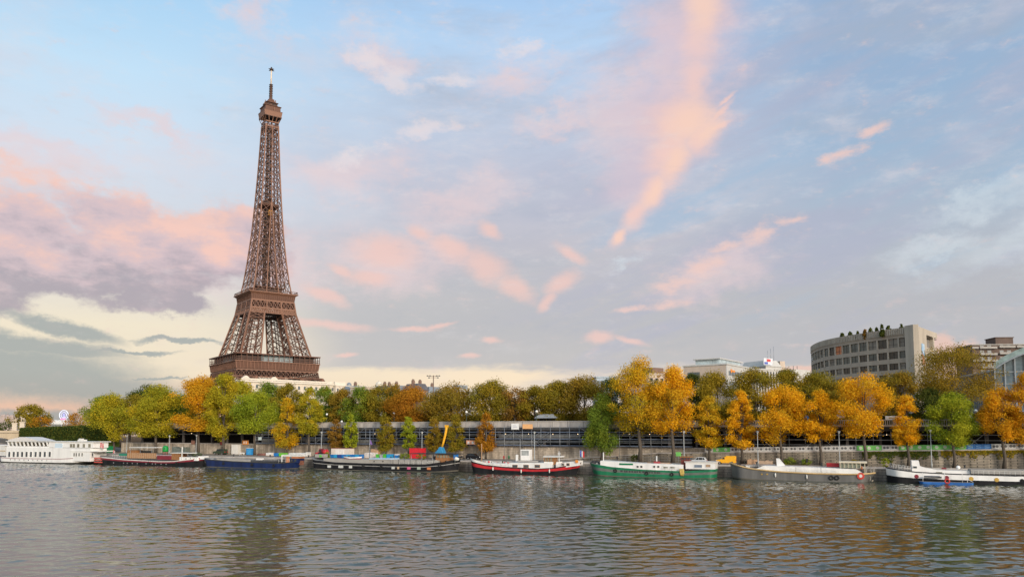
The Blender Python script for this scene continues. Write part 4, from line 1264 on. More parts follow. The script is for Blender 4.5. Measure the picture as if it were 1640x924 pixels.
def UP(u, Y): return ((u - 820) / FPX * Y, Y)
def win_proto(w, h, mf, mp_, parent, proud=.12):
    mb = MB()
    f = .14
    mb.box(-w / 2 - f, w / 2 + f, -proud, .02, -f, 0); mb.box(-w / 2 - f, w / 2 + f, -proud, .02, h, h + f)
    mb.box(-w / 2 - f, -w / 2, -proud, .02, 0, h); mb.box(w / 2, w / 2 + f, -proud, .02, 0, h)
    o = mb.build('window', mf, parent)
    mb = MB(); mb.box(-w / 2, w / 2, -.02, .015, 0, h); mb.box(-.05, .05, -.05, -.022, 0, h)
    p_ = mb.build('pane', mp_, o)
    return o
def win_copy(o, parent, loc, rz=0):
    c = o.copy(); C.objects.link(c); c.parent = parent; c.location = loc; c.rotation_euler = (0, 0, rz)
    for ch in o.children:
        k = ch.copy(); C.objects.link(k); k.parent = c
    return c
def block(name, label, A, B, dep, z1, wall, roof='flat', roofm=None, rows=(), cols=0, ww=1.1, wh=1.6, frame=None, pane=None, z0=UZ, side=0, chim=0, cat='building', roofh=3.0):
    rz = math.atan2(B[1] - A[1], B[0] - A[0]); L = math.hypot(B[0] - A[0], B[1] - A[1])
    t = thing(name, label, cat, (A[0], A[1], z0), rz)
    h = z1 - z0
    mb = MB(); mb.box(0, L, 0, dep, 0, h); wo_ = mb.build('wall', wall, t)
    roofm = roofm or m_zinc
    mb = MB()
    if roof == 'flat':
        mb.box(-.3, L + .3, -.3, dep + .3, h + .002, h + .5)
    else:
        mb.box(-.4, L + .4, -.4, dep + .4, h + .002, h + .35)
        a, b2 = h + .35, h + .35 + roofh
        i = 1.3
        mb.hexa([(0, 0, a), (L, 0, a), (L, dep, a), (0, dep, a), (i, i, b2), (L - i, i, b2), (L - i, dep - i, b2), (i, dep - i, b2)])
    ro = mb.build('roof', roofm if roof != 'flat' else (frame or wall), t)
    rr_ = random.Random(int(L * 100))
    for k in range(chim):
        x = L * (k + .5 + rr_.uniform(-.2, .2)) / chim
        mb = MB(); mb.box(x - .9, x + .9, dep * .4, dep * .4 + .8, h + .3, h + roofh + 2.2)
        for j in range(4): mb.tube([(x - .65 + j * .43, dep * .4 + .4, h + roofh + 2.2), (x - .65 + j * .43, dep * .4 + .4, h + roofh + 2.9)], .14, 6)
        mb.build('chimney', m_brownb, t)
    if rows and cols:
        pr = None
        for r_ in rows:
            for c_ in range(cols):
                loc = (L * (c_ + .5) / cols, -.004, r_ - z0)
                if pr is None: pr = win_proto(ww, wh, frame or wall, pane or m_winG, t); pr.location = loc
                else: win_copy(pr, t, loc)
        for r_ in rows:
            for c_ in range(side):
                win_copy(pr, t, (-.004, dep * (c_ + .5) / side, r_ - z0), -math.pi / 2)
    return t, L, h

# long white stone facade before the tower
A, B = UP(384, 418), UP(536, 455)
t, L, h = block('stone_palace', 'long white stone building with a row of small attic windows before the tower', A, B, 16, 37.0, m_lime, rows=(26.5, 33.2), cols=16, ww=1.3, wh=2.0, frame=m_lime2, pane=m_winG)
mb = MB(); mb.box(-.5, L + .5, -.6, -.31, 31.2 - UZ, 31.9 - UZ); mb.box(-.6, L + .6, -.8, -.31, 36.6 - UZ, 37.4 - UZ); mb.build('cornice', m_lime2, t)
mb = MB(); mb.box(0, L, -.3, .1, 37.7 - UZ, 38.5 - UZ); mb.build('parapet', m_lime2, t)
for x in (L * .045, L * .33):
    mb = MB(); mb.prism([(x - 2.2, 38.52 - UZ), (x + 2.2, 38.52 - UZ), (x + 1.5, 39.1 - UZ), (x + .5, 39.9 - UZ), (x - .5, 39.9 - UZ), (x - 1.5, 39.1 - UZ)], -.4, .6); mb.build('pediment', m_lime2, t)
A, B = UP(536.5, 452), UP(567, 461)
t, L, h = block('stone_pavilion', 'pale stone end pavilion with a small dome beside the long white facade', A, B, 14, 36.2, m_lime, roof='flat', rows=(24.5, 29.0, 33.0), cols=5, ww=1.0, wh=1.7, frame=m_lime2)
mb = MB(); mb.box(0, L * .55, 1, 5, 36.7 - UZ, 38.6 - UZ); mb.build('attic', m_lime2, t)
mb = MB(); mb.ball((L - 2, 3, 36.7 - UZ), 1.6, sz=1.3); mb.build('dome', m_zinc, t)
# roofs between the pavilion and the modern block
roofs = [
 (571, 586, 430, 31.5, m_whiteb, 'mansard', m_zinc, 1, 'low grey mansard house beside the pale pavilion'),
 (586, 600, 425, 34.0, m_beige, 'flat', None, 0, 'small beige flat-roofed house peeping over green trees'),
 (604, 622, 440, 32.0, m_whiteb, 'mansard', m_zinc, 1, 'grey mansard house with a pale dome over the olive tree'),
 (622, 638, 430, 31.5, m_whiteb, 'mansard', m_slate, 2, 'steep slate mansard house with two brick chimneys left of the floodlight mast'),
 (638, 656, 435, 32.0, m_lime, 'mansard', m_zinc, 1, 'zinc mansard house over the russet orange crown'),
 (668, 686, 425, 32.5, m_brownb, 'mansard', m_slate, 2, 'brown house with stout chimney blocks just left of the floodlight mast'),
 (686, 709, 430, 31.0, m_lime, 'mansard', m_zinc, 1, 'blue-grey mansard house behind the floodlight mast pole'),
]
for (u0, u1, Y, z1, wm, rf, rm, ch, lab) in roofs:
    t, L, h = block('mansard_house', lab, UP(u0, Y), UP(u1, Y + 6), 12, z1, wm, rf, rm, rows=(z1 - 3, z1 - 6.5), cols=3, ww=1.1, wh=1.8, frame=m_lime2, chim=ch, roofh=3.2)
    if u0 == 604:
        mb = MB(); mb.ball((L * .5, 4, h + 3.5), 2.2, sz=1.3); mb.tube([(L * .5, 4, h + 6), (L * .5, 4, h + 7.6)], [.3, .05], 6); mb.build('dome', m_lime2, t)
t, L, h = block('terraced_block', 'small grey and white modern block with terraces to the right of the floodlight mast', UP(736, 380), UP(769, 388), 12, 30.2, m_whiteb, 'flat', None, rows=(22, 25, 28), cols=4, ww=1.8, wh=1.5, frame=m_whiteb, pane=m_winD)
mb = MB()
for z in (24.4, 27.4): mb.box(-.2, L * .7, -1.3, -.15, z - UZ, z - UZ + .5)
mb.build('terrace', m_whiteb, t)
mb = MB(); mb.box(L * .1, L * .55, 3, 8, h + .5, h + 2.4); mb.build('penthouse', m_zinc, t)
# hidden roofs behind the big golden trees
t, L, h = block('glass_roof_house', 'bluish flat-roofed house showing beside the tallest golden tree', UP(955, 330), UP(990, 330), 14, 32.6, mat('blue_grey_panel', (.35, .42, .48), .5), 'flat', None, rows=(29.8,), cols=5, ww=1.4, wh=1.5)
t, L, h = block('brown_house', 'brown block with a dark roof hut behind the big golden trees', UP(1040, 310), UP(1073, 316), 14, 32.6, m_beige, 'flat', None, rows=(26, 29.5), cols=4, ww=1.4, wh=1.6, pane=m_winD)
mb = MB(); mb.box(L * .35, L * .9, 2, 8, h + .5, h + 3); mb.build('roof_hut', m_brownb, t)
t, L, h = block('brown_house', 'low red-brown roofed house to the right of the biggest golden pair', UP(1075, 330), UP(1096, 334), 12, 30.0, m_beige, 'mansard', mat('tile_roof', (.24, .11, .07), .8), rows=(27,), cols=3, ww=1.2, wh=1.6, roofh=2.4)
# beige office with penthouse
cor = UP(1166, 300)
bk = UP(1134, 322); rt = UP(1207, 322)
t, L, h = block('office_block', 'beige and white office block with a glazed penthouse above olive trees', cor, rt, 18, 35.6, m_whiteb, 'flat', None, rows=(28.3, 32.0), cols=1, ww=.5, wh=.5, z0=UZ, frame=m_whiteb)
for o in [c for c in t.children if c.name.startswith('window')]:
    for k in list(o.children): bpy.data.objects.remove(k)
    bpy.data.objects.remove(o)
for z in (27.6, 31.6):
    mb = MB(); mb.box(L * .06, L * .96, -.06, .3, z - UZ, z - UZ + 1.7); fr = mb.build('window', m_winG, t)
    mb = MB(); 
    for k in range(9): mb.box(L * (.06 + .1 * k), L * (.06 + .1 * k) + .15, -.12, -.062, z - UZ, z - UZ + 1.7)
    mb.build('mullion', m_whiteb, fr)
mb = MB(); mb.box(-.02, .003, .3, 17.7, .2, h - .2); mb.build('side_wall', m_beige, t)
mb = MB(); mb.box(-.06, -.023, 11, 16, h - 4.4, h - 2.4); mb.build('side_window', m_winG, t)
mb = MB(); mb.box(L * .1, L * .9, 4, 14, h + .5, h + 2.6); ph = mb.build('penthouse', glassmat('penthouse_glass', (.40, .48, .50), .1), t)
mb = MB(); mb.box(L * .06, L * .96, 3.4, 14.6, h + 2.602, h + 3.0); mb.build('penthouse_roof', m_whiteb, ph)
mb = MB(); mb.tube([(L * .16, -.1, h - 2.2), (L * .16, -.16, h - 2.2)], .8, 12); mb.box(L * .2, L * .3, -.16, -.07, h - 2.6, h - 1.8); mb.build('orange_sign', m_orange, t)
# striped office
t, L, h = block('striped_office', 'office with tall dark and pale vertical stripes above the olive crowns', UP(1206.5, 318), UP(1249, 326), 14, 35.2, m_whiteb, 'flat')
mb = MB(); mb.box(L * .12, L * .15, -.2, .0, 6, h - .4)
mb = None
for k in range(9):
    mb = MB(); x = L * (k + .6) / 9.3; mb.box(x - .38, x + .38, -.05, .2, 8, h - .6); mb.build('window', m_winD, t)
# rooftop sign tower
t, L, h = block('white_tower_house', 'white house with a red and blue rooftop sign next to the striped office', UP(1229, 345), UP(1254, 349), 16, 38.6, m_whiteb, 'mansard', m_whiteb, roofh=2.6)
mb = MB(); mb.box(L * .98, L * .98 + 3.0, .5, 15, 0, h + 2.8); mb.build('stair_tower', m_beige, t)
mb = MB(); mb.box(-2.0, L * .35, -.9, -.7, h + .6, h + 3.6); sg = mb.build('roof_sign', mat('pale_sign', (.62, .64, .68), .5), t)
mb = MB(); mb.box(-.2, L * .22, -.98, -.902, h + 2.1, h + 3.2); mb.build('red_print', mat('sign_red', (.55, .06, .06), .5), sg)
mb = MB(); mb.box(-1.6, L * .05, -.98, -.902, h + .9, h + 1.9); mb.build('blue_print', mat('sign_blue', (.08, .12, .40), .5), sg)
for k in range(3):
    mb = MB(); mb.tube([(L * (.45 + .2 * k), 3, h + 2.5), (L * (.45 + .2 * k), 3, h + 7.5 + k)], .09, 5); mb.build('aerial', m_tube, t)
t, L, h = block('white_house', 'low white flat-roofed house next to the rounded end of the concrete building', UP(1269, 330), UP(1300, 334), 12, 33.4, m_whiteb, 'flat', None, rows=(26.5,), cols=3, ww=1.9, wh=4.2, frame=m_whiteb, pane=m_winD)
mb = MB(); mb.prism([(-.5, h + .51), (L + .5, h + .51), (L, h + 2.6), (2, h + 2.9)], 0, 10); mb.build('upper_roof', m_whiteb, t)
for k in range(2):
    mb = MB(); mb.tube([(L * (.4 + .2 * k), 3, h + 2.5), (L * (.4 + .2 * k), 3, h + 4.6)], .12, 6); mb.build('vent_pipe', m_slate, t)

# ------------------------------------------------------------------ curved concrete building
m_conc2 = mat('board_concrete', (.36, .30, .235), .85, .26, .22, bump=.15, streak=True)
m_conc3 = mat('pale_concrete', (.43, .375, .30), .85, .18, .3, streak=True)
E = [(103.0, 263.0), (96.2, 249.0), (93.4, 231.0), (97.0, 215.0), (103.2, 201.0)]
def curve_pts(n):
    pts = []
    P_ = [Vector(e) for e in E]
    P_ = [P_[0] * 2 - P_[1]] + P_ + [P_[-1] * 2 - P_[-2]]
    for i in range(1, len(P_) - 2):
        for k in range(20):
            t_ = k / 20
            a, b2, c, d = P_[i - 1:i + 3]
            pts.append(.5 * ((2 * b2) + (c - a) * t_ + (2 * a - 5 * b2 + 4 * c - d) * t_ ** 2 + (3 * b2 - a - 3 * c + d) * t_ ** 3))
    pts.append(P_[-2])
    ds = [0]
    for a, b2 in zip(pts[:-1], pts[1:]): ds.append(ds[-1] + (b2 - a).length)
    tot_ = ds[-1]
    out = []
    for i in range(n + 1):
        x = tot_ * i / n
        out.append((float(np.interp(x, ds, [p_.x for p_ in pts])), float(np.interp(x, ds, [p_.y for p_ in pts]))))
    return out
NB = 20
cp = curve_pts(NB)
nrm_ = []
for i in range(NB + 1):
    a, b2 = Vector(cp[max(0, i - 1)]), Vector(cp[min(NB, i + 1)])
    d = (b2 - a).normalized(); nrm_.append(Vector((d.y, -d.x)))
emb = thing('curved_concrete_building', 'curved grey concrete office building with deep square windows and roof shrubs', 'building', (103.2, 201.0, UZ))
eo = Vector((103.2, 201.0))
def ept(i, off_):
    p_ = Vector(cp[i]) + nrm_[i] * off_ - eo
    return (p_.x, p_.y)
def strip(mb, z0, z1, o0, o1, i0=0, i1=NB, mi=0):
    for i in range(i0, i1):
        a, b2, c, d = ept(i, o0), ept(i + 1, o0), ept(i + 1, o1), ept(i, o1)
        mb.hexa([(*a, z0), (*b2, z0), (*c, z0), (*d, z0), (*a, z1), (*b2, z1), (*c, z1), (*d, z1)], mi)
zz = lambda z: z - UZ
body = [ept(i, -.46) for i in range(NB + 1)] + [(13.2, 12.2), (24, 40), (16, 62)]
mb = MB(); mb.slab(body, 0, zz(35.2)); mb.build('body', mat('recess_concrete', (.20, .185, .17), .85), emb)
levels = [(34.4, 32.0), (30.9, 29.0), (27.8, 26.1), (24.9, 23.2), (21.9, 20.2)]
mb = MB(); strip(mb, zz(35.1), zz(37.0), .12, -.35); mb.build('parapet', m_conc2, emb)
mb = MB()
for i in range(5, NB):
    for k in range(5):
        f = (k + .3) / 5
        a = Vector(ept(i, .12)).lerp(Vector(ept(i + 1, .12)), f); b2 = Vector(ept(i, .12)).lerp(Vector(ept(i + 1, .12)), f + .1)
        n_ = nrm_[i] * .14
        mb.hexa([(a.x, a.y, zz(35.4)), (b2.x, b2.y, zz(35.4)), (b2.x + n_.x, b2.y + n_.y, zz(35.4)), (a.x + n_.x, a.y + n_.y, zz(35.4)), (a.x, a.y, zz(36.85)), (b2.x, b2.y, zz(36.85)), (b2.x + n_.x, b2.y + n_.y, zz(36.85)), (a.x + n_.x, a.y + n_.y, zz(36.85))])
mb.build('parapet_fins', m_conc3, emb)
bands = [(34.4, 35.095), (30.9, 32.0), (27.8, 29.0), (24.9, 26.1), (21.9, 23.2), (11.2, 20.2)]
for a, b2 in bands:
    mb = MB(); strip(mb, zz(a), zz(b2), 0, -.5); mb.build('spandrel', m_conc2, emb)
mb = MB()
fl = m_conc3
pr = None
for i in range(NB + 1):
    for (zt, zb_) in levels:
        mb = MB()
        c = Vector(ept(i, -.02)); n_ = nrm_[i]; tg = Vector((-n_.y, n_.x)) * .2
        q_ = [c - tg, c + tg, c + tg - n_ * .42, c - tg - n_ * .42]
        mb.hexa([(p_.x, p_.y, zz(zb_) + .002) for p_ in q_] + [(p_.x, p_.y, zz(zt) - .002) for p_ in q_])
        if i == 0:
            pass
        if pr is None: pr = []
        pr.append(mb)
# piers as one pattern of the facade per storey
for j, p_ in enumerate(pr):
    if j % len(levels) < 4: p_.build('pier', m_conc3, emb)
m_wt = [glassmat('office_glass_dark', (.025, .025, .024), .12), glassmat('office_glass_grey', (.075, .09, .085), .12), glassmat('office_glass_blind', (.17, .155, .13), .3), mat('orange_blind', (.55, .18, .07), .6)]
rw_ = random.Random(8)
for li, (zt, zb_) in enumerate(levels[:4]):
    for i in range(NB):
        if li == 0 and i < 6: continue
        mb = MB()
        a, b2 = Vector(ept(i, -.34)), Vector(ept(i + 1, -.34)); n_ = nrm_[i] * .1
        mb.hexa([(a.x, a.y, zz(zb_) + .01), (b2.x, b2.y, zz(zb_) + .01), (b2.x - n_.x, b2.y - n_.y, zz(zb_) + .01), (a.x - n_.x, a.y - n_.y, zz(zb_) + .01), (a.x, a.y, zz(zt) - .01), (b2.x, b2.y, zz(zt) - .01), (b2.x - n_.x, b2.y - n_.y, zz(zt) - .01), (a.x - n_.x, a.y - n_.y, zz(zt) - .01)])
        mi = m_wt[rw_.choice((0, 1, 1, 2) if li == 0 else (0, 0, 1, 1, 2))]
        if li == 0 and i == 12: mi = m_wt[3]
        w_ = mb.build('window', mi, emb)
        mb = MB(); z = zz(zb_) + (zt - zb_) * (.55 if i % 2 else .35)
        a2, b3 = a + nrm_[i] * .03, b2 + nrm_[i] * .03
        mb.beam((a2.x, a2.y, z), (b3.x, b3.y, z), .09); m2 = (a2 + b3) / 2; mb.beam((m2.x, m2.y, zz(zb_) + .02), (m2.x, m2.y, zz(zt) - .02), .08)
        mb.build('bar', m_winD, w_)
# terrace railing at the rounded end
mb = MB()
for i in range(0, 6):
    a, b2 = ept(i, -.1), ept(i + 1, -.1)
    for z in (32.5, 33.0): mb.beam((*a, zz(z)), (*b2, zz(z)), .14)
mb.build('terrace_rail', m_white, emb)
# end tower and side wall
mb = MB()
e0 = Vector((0, 0))
mb.slab([(-1.0, .2), (-.2, -2.6), (1.0, -3.0), (1.5, -1.2), (.9, .8)], 0, zz(37.25)); mb.build('corner_tower', m_conc3, emb)
mb = MB()
mb.slab([(1.1, -2.6), (13.9, 12.0), (13.0, 12.8), (.4, -1.7)], 0, zz(32.0)); mb.slab([(1.1, -2.6), (6.4, 3.45), (5.6, 4.2), (.4, -1.7)], zz(32.002), zz(36.8)); mb.slab([(1.1, -2.6), (13.9, 12.0), (13.0, 12.8), (.4, -1.7)], zz(35.2) if False else zz(34.9), zz(34.9) + .002)
mb.build('side_wall', m_conc3, emb)
mb = MB(); mb.slab([(6.42, 3.47), (13.9, 12.0), (13.0, 12.8), (5.62, 4.22)], zz(35.3), zz(36.8)); mb.build('side_lintel', m_conc3, emb)
mb = MB(); mb.slab([(11.2, 8.93), (11.8, 9.6), (11.0, 10.3), (10.4, 9.66)], zz(32.002), zz(35.298)); mb.build('side_pier', m_conc3, emb)
mb = MB(); mb.slab([(13.9, 12.0), (15.2, 13.4), (14.2, 14.2), (13.0, 12.8)], zz(29), zz(30.6)); mb.build('side_balcony', m_conc3, emb)
a = Vector((1.1, -2.6)); d = Vector((12.8, 14.6)).normalized(); n_ = Vector((d.y, -d.x)) * .12
p0, p1 = a + d * 2.3 + n_, a + d * 5.2 + n_
mb = MB(); mb.hexa([(p0.x, p0.y, zz(27)), (p1.x, p1.y, zz(27)), (p1.x - n_.x * .5, p1.y - n_.y * .5, zz(27)), (p0.x - n_.x * .5, p0.y - n_.y * .5, zz(27)), (p0.x, p0.y, zz(32.6)), (p1.x, p1.y, zz(32.6)), (p1.x - n_.x * .5, p1.y - n_.y * .5, zz(32.6)), (p0.x - n_.x * .5, p0.y - n_.y * .5, zz(32.6))])
bn = mb.build('banner', mat('banner_print', (.16, .34, .55), .7, .3, .4, col2=(.55, .62, .66)), emb)
q0, q1 = a + d * 2.9 + n_ * 1.2, a + d * 5.2 + n_ * 1.2
mb = MB(); mb.add([(p0.x + n_.x * .2, p0.y + n_.y * .2, zz(27.05)), (p1.x + n_.x * .2, p1.y + n_.y * .2, zz(27.05)), (p1.x + n_.x * .2, p1.y + n_.y * .2, zz(28.6)), (q0.x, q0.y, zz(30.2)), (p0.x + n_.x * .2, p0.y + n_.y * .2, zz(29.0))], [(0, 1, 2, 3, 4)]); mb.build('banner_picture', mat('banner_orange', (.50, .24, .13), .7), bn)
# shrubs on the roof
for k, (u, v, wp, pal, lab) in enumerate([(1354, 530, 8, 'dgreen', 'dark round roof shrub nearest the rounded end of the concrete building'), (1367, 528, 9, 'dgreen', 'dark bushy roof shrub next to the one nearest the rounded end'),
        (1379, 527, 6, 'dgreen', 'small low roof shrub before the reddish one on the concrete building'), (1391, 524, 8, 'brown', 'reddish brown bare-looking roof shrub on the concrete building'),
        (1400, 521, 9, 'dgreen', 'wide dark roof shrub right after the reddish one'), (1410, 521, 7, 'dgreen', 'low dark roof shrub just before the pointed one'), (1418.5, 515.5, 9, 'dgreen', 'pointed tallest dark roof shrub on the concrete building'),
        (1429, 518, 10, 'dgreen', 'broad dark roof shrub just after the pointed one'), (1450.5, 515, 9, 'dgreen', 'lone dark conical roof shrub near the corner of the concrete building')]):
    best = min(range(NB + 1), key=lambda i: abs(820 + FPX * cp[i][0] / cp[i][1] - u))
    f_ = Vector(cp[best]) - nrm_[best] * 1.4
    Y = f_.y; X = (u - 820) / FPX * Y
    zt = z_of(v, Y); rx = wp / 2.7 * Y / FPX; zt = 35.3 + (zt - 35.3) * .86
    rng = np.random.default_rng(k)
    me, cc = crown_mesh(rng, rx, rx, zt - 35.3, 'column' if k in (6, 8) else 'round', 900, .24, PAL[pal], 'foliage')
    t = thing('roof_shrub', lab, 'shrub', (X, Y, 35.2), 0, 'shrubs on the roof of the concrete building')
    c = bpy.data.objects.new('foliage', me); C.objects.link(c); c.parent = t; c.location = (0, 0, .1)
    mb = MB(); mb.tube([(0, 0, 0), (0, 0, 1)], [.08, .03], 5); mb.build('stem', m_bark, t)

# ------------------------------------------------------------------ glass building on the right
gb_ = thing('glass_building', 'blue-grey glass building with a rising curved roof on the far right', 'building', (118, 190, UZ), math.atan2(-12, 22))
Lg = 30.0
m_gl = glassmat('facade_glass', (.10, .14, .16), .1); m_mul = mat('facade_mullion', (.26, .29, .31), .5); m_gg = glassmat('canopy_glass', (.22, .30, .29), .15)
rp = lambda x: 13.6 + 6.5 * (1 - math.exp(-x / 8.0))
prof = [(x, rp(x)) for x in np.linspace(0, Lg, 14)]
mb = MB(); mb.prism([(0, 0), (Lg, 0)] + prof[::-1], 0, 1.0); mb.build('glass_front', m_gl, gb_)
mb = MB()
for (x0_, z0_), (x1_, z1_) in zip(prof[:-1], prof[1:]): mb.hexa([(x0_, -1.4, z0_ + .01), (x1_, -1.4, z1_ + .01), (x1_, 9, z1_ + .01), (x0_, 9, z0_ + .01), (x0_, -1.4, z0_ + .35), (x1_, -1.4, z1_ + .35), (x1_, 9, z1_ + .35), (x0_, 9, z0_ + .35)])
mb.build('roof', m_mul, gb_)
mb = MB()
for (x0_, z0_), (x1_, z1_) in zip(prof[:-1], prof[1:]): mb.hexa([(x0_, -1.2, z0_ + .36), (x1_, -1.2, z1_ + .36), (x1_, -1.1, z1_ + .36), (x0_, -1.1, z0_ + .36), (x0_, -1.2, z0_ + 1.7), (x1_, -1.2, z1_ + 1.7), (x1_, -1.1, z1_ + 1.7), (x0_, -1.1, z0_ + 1.7)])
mb.build('glass_balustrade', m_gg, gb_)
for x in np.arange(.2, Lg, 2.1):
    mb = MB(); mb.box(x - .16, x + .16, -.3, -.003, 0, rp(x) - .02); mb.build('mullion', m_mul, gb_)
for z in (3.5, 6.8, 10.1, 13.0):
    mb = MB(); mb.box(0, Lg, -.14, -.005, z, z + .2); mb.build('transom', m_mul, gb_)
# receding side wall
sd_ = thing('finned_wing', 'grey wing with close vertical fins at the near side of the glass building', 'building', (117.7, 190.6, UZ), math.atan2(35, 8))
mb = MB(); mb.box(.5, 40, -6, -.2, 0, 13.2); mb.build('wall', mat('fin_grey', (.30, .32, .34), .6, .1), sd_)
mb = MB(); mb.box(.3, 40.2, -6, .5, 13.202, 13.7); mb.build('roof', m_mul, sd_)
for k, x in enumerate(np.arange(1, 40, 1.5)):
    mb = MB(); mb.box(x, x + .3, -.2, .35, 0, 13.2); mb.build('fin', m_mul, sd_)
# apartment block
ap = thing('apartment_block', 'white and brown apartment block with stacked balconies behind the plane tree', 'building', (*UP(1563, 330), UZ), R(-4))
m_apw = mat('apartment_white', (.33, .31, .28), .8, .08, .4); m_apd = mat('apartment_brown', (.10, .065, .05), .7, .2, .4)
La = 40
mb = MB(); mb.box(0, La, 0, 14, 0, 35.6); mb.build('wall', m_apd, ap)
mb = MB(); mb.box(10.3, 17.5, 1, 9, 35.602, 38.4); mb.box(10.0, 17.8, .7, 9.3, 38.402, 38.7); mb.build('roof_house', m_apd, ap)
rb_ = random.Random(6)
for k in range(9):
    z = 33.6 - k * 2.75
    for (x0_, x1_) in ((-.6, 2.0), (2.6, 9.6), (10.6, 17.0), (17.6, 22), (22.5, 33)):
        if x0_ < 0 and k % 2: continue
        mb = MB(); dz_ = .35 * (x0_ > 10); mb.box(x0_, x1_, -1.5, -.01, z + dz_, z + .2 + dz_); mb.box(x0_, x1_, -1.5, -1.38, z + .2 + dz_, z + .85 + dz_); mb.build('balcony', m_apw, ap)
    if k < 6:
        for x in (4, 7, 12, 15, 19.5, 24, 28):
            mb = MB(); mb.box(x - .8, x + .8, -.06, .1, z + .3, z + 2.1); mb.build('window', m_winG, ap)
mb = MB(); mb.box(-.4, La, -.5, 14, 35.2, 35.598); mb.build('cornice', m_apw, ap)

# ------------------------------------------------------------------ floodlight mast
X, Y = UP(693.5, 300)
ms = thing('floodlight_mast', 'tall thin mast with a crossbar of floodlights above the trees', 'mast', (X, Y, UZ))
zt = z_of(600.5, Y) - UZ
m_mast = mat('mast_brown', (.16, .11, .08), .6)
mb = MB(); mb.tube([(0, 0, 0), (0, 0, zt)], [.28, .16], 8); mb.build('pole', m_mast, ms)
mb = MB(); mb.beam((-2.3, 0, zt - .4), (2.3, 0, zt - .4), .16); mb.beam((-1.6, 0, zt - .95), (1.6, 0, zt - .95), .12); mb.build('crossbar', m_mast, ms)
lp = None
for k, (x, z) in enumerate([(-2.3, 0), (-1.3, 0), (1.3, 0), (2.3, 0), (-1.7, -.75), (1.7, -.75)]):
    if lp is None:
        mb = MB(); mb.box(-.3, .3, -.35, .15, -.2, .22); mb.box(-.25, .25, -.37, -.352, -.15, .17, 1); lp = mb.build('floodlight', [m_mast, m_winG], ms); c = lp
    else: c = copy_part(lp, ms)
    c.location = (x, 0, zt - .25 + z)

# ------------------------------------------------------------------ stone bridge on the left
bx, by = -345.0, 556.0
bd = Vector((-.8, -.6))
br_ = thing('stone_bridge', 'pale stone bridge with a flat arch at the picture edge', 'bridge', (bx, by, 0), math.atan2(bd.y, bd.x))
m_bst = mat('bridge_stone', (.50, .41, .29), .85, .12, .2, streak=True); m_bst2 = mat('bridge_trim', (.30, .25, .19), .85)
Lb = 70
arcp = [(4 + 31 * k / 12, 1.0 + 4.6 * math.sin(math.pi * k / 12)) for k in range(13)]
arcp2 = [(39 + 31 * k / 12, 1.0 + 4.6 * math.sin(math.pi * k / 12)) for k in range(13)]
mb = MB(); mb.prism([(-12, 8.6), (-12, -1), (4, -1)] + arcp + [(35, -1), (39, -1)] + arcp2 + [(70, -1), (Lb, 8.6)], -9, 9); mb.build('arch_body', m_bst, br_)
mb = MB(); mb.box(-12.2, Lb, -9.6, 9.6, 8.602, 9.1); mb.build('cornice', m_bst2, br_)
for y in (-9.4, 9.0):
    mb = MB(); mb.box(-12, Lb, y, y + .4, 9.102, 10.3); mb.build('parapet', m_bst, br_)
def statue(u, Y, vtop, vped, vbase, label, flip):
    X, _ = UP(u, Y)
    zb_, zp, zt = z_of(vbase, Y), z_of(vped, Y), z_of(vtop, Y)
    t = thing('statue', label, 'statue', (X, Y, zb_), R(20))
    hp = zp - zb_
    mb = MB(); mb.box(-1.7, 1.7, -1.7, 1.7, 0, .8); mb.box(-1.45, 1.45, -1.45, 1.45, .802, hp - .5); mb.box(-1.75, 1.75, -1.75, 1.75, hp - .498, hp); mb.build('pedestal', mat('pedestal_stone', (.58, .50, .40), .85), t)
    k = (zt - zp) / 4.2; f = flip
    mb = MB()
    m = lambda *p_: (p_[0] * f * k, p_[1] * k, hp + p_[2] * k)
    mb.tube([m(-1.2, 0, 2.0), m(-.9, 0, 2.3), m(0, 0, 2.2), m(.8, 0, 2.4), m(1.1, 0, 2.6)], [.3 * k, .55 * k, .55 * k, .55 * k, .35 * k], 8)     # horse trunk
    mb.tube([m(.8, 0, 2.5), m(1.2, 0, 3.3), m(1.5, 0, 3.8), m(1.95, 0, 3.4)], [.42 * k, .32 * k, .26 * k, .14 * k], 8)
    for x, y in ((-.95, .25), (-.8, -.25), (.8, .25), (.95, -.25)): mb.tube([m(x, y, 2.1), m(x + .08, y, 1.1), m(x, y, 0)], [.26 * k, .14 * k, .13 * k], 6)
    mb.tube([m(-1.2, 0, 2.2), m(-1.6, 0, 1.5), m(-1.5, 0, .7)], [.16 * k, .2 * k, .06 * k], 6)
    mb.build('horse', m_bst, t)
    mb = MB()
    mb.tube([m(.5, -.75, 0), m(.5, -.72, 1.5), m(.5, -.7, 2.4), m(.5, -.7, 3.0), m(.5, -.7, 3.15), m(.5, -.7, 3.35), m(.5, -.7, 3.65)], [.3 * k, .34 * k, .42 * k, .36 * k, .13 * k, .22 * k, .1 * k], 8)
    mb.tube([m(.5, -.7, 2.85), m(1.0, -.6, 2.5), m(1.3, -.2, 2.9)], [.16 * k, .13 * k, .1 * k], 6)
    mb.build('warrior', m_bst, t)
statue(23.5, 553, 668.5, 677, 689, 'farther stone statue of a man and a horse on a plain pedestal', 1)
statue(35.5, 545, 666, 675.5, 689.5, 'nearer stone statue of a man and a horse on a taller pedestal', -1)
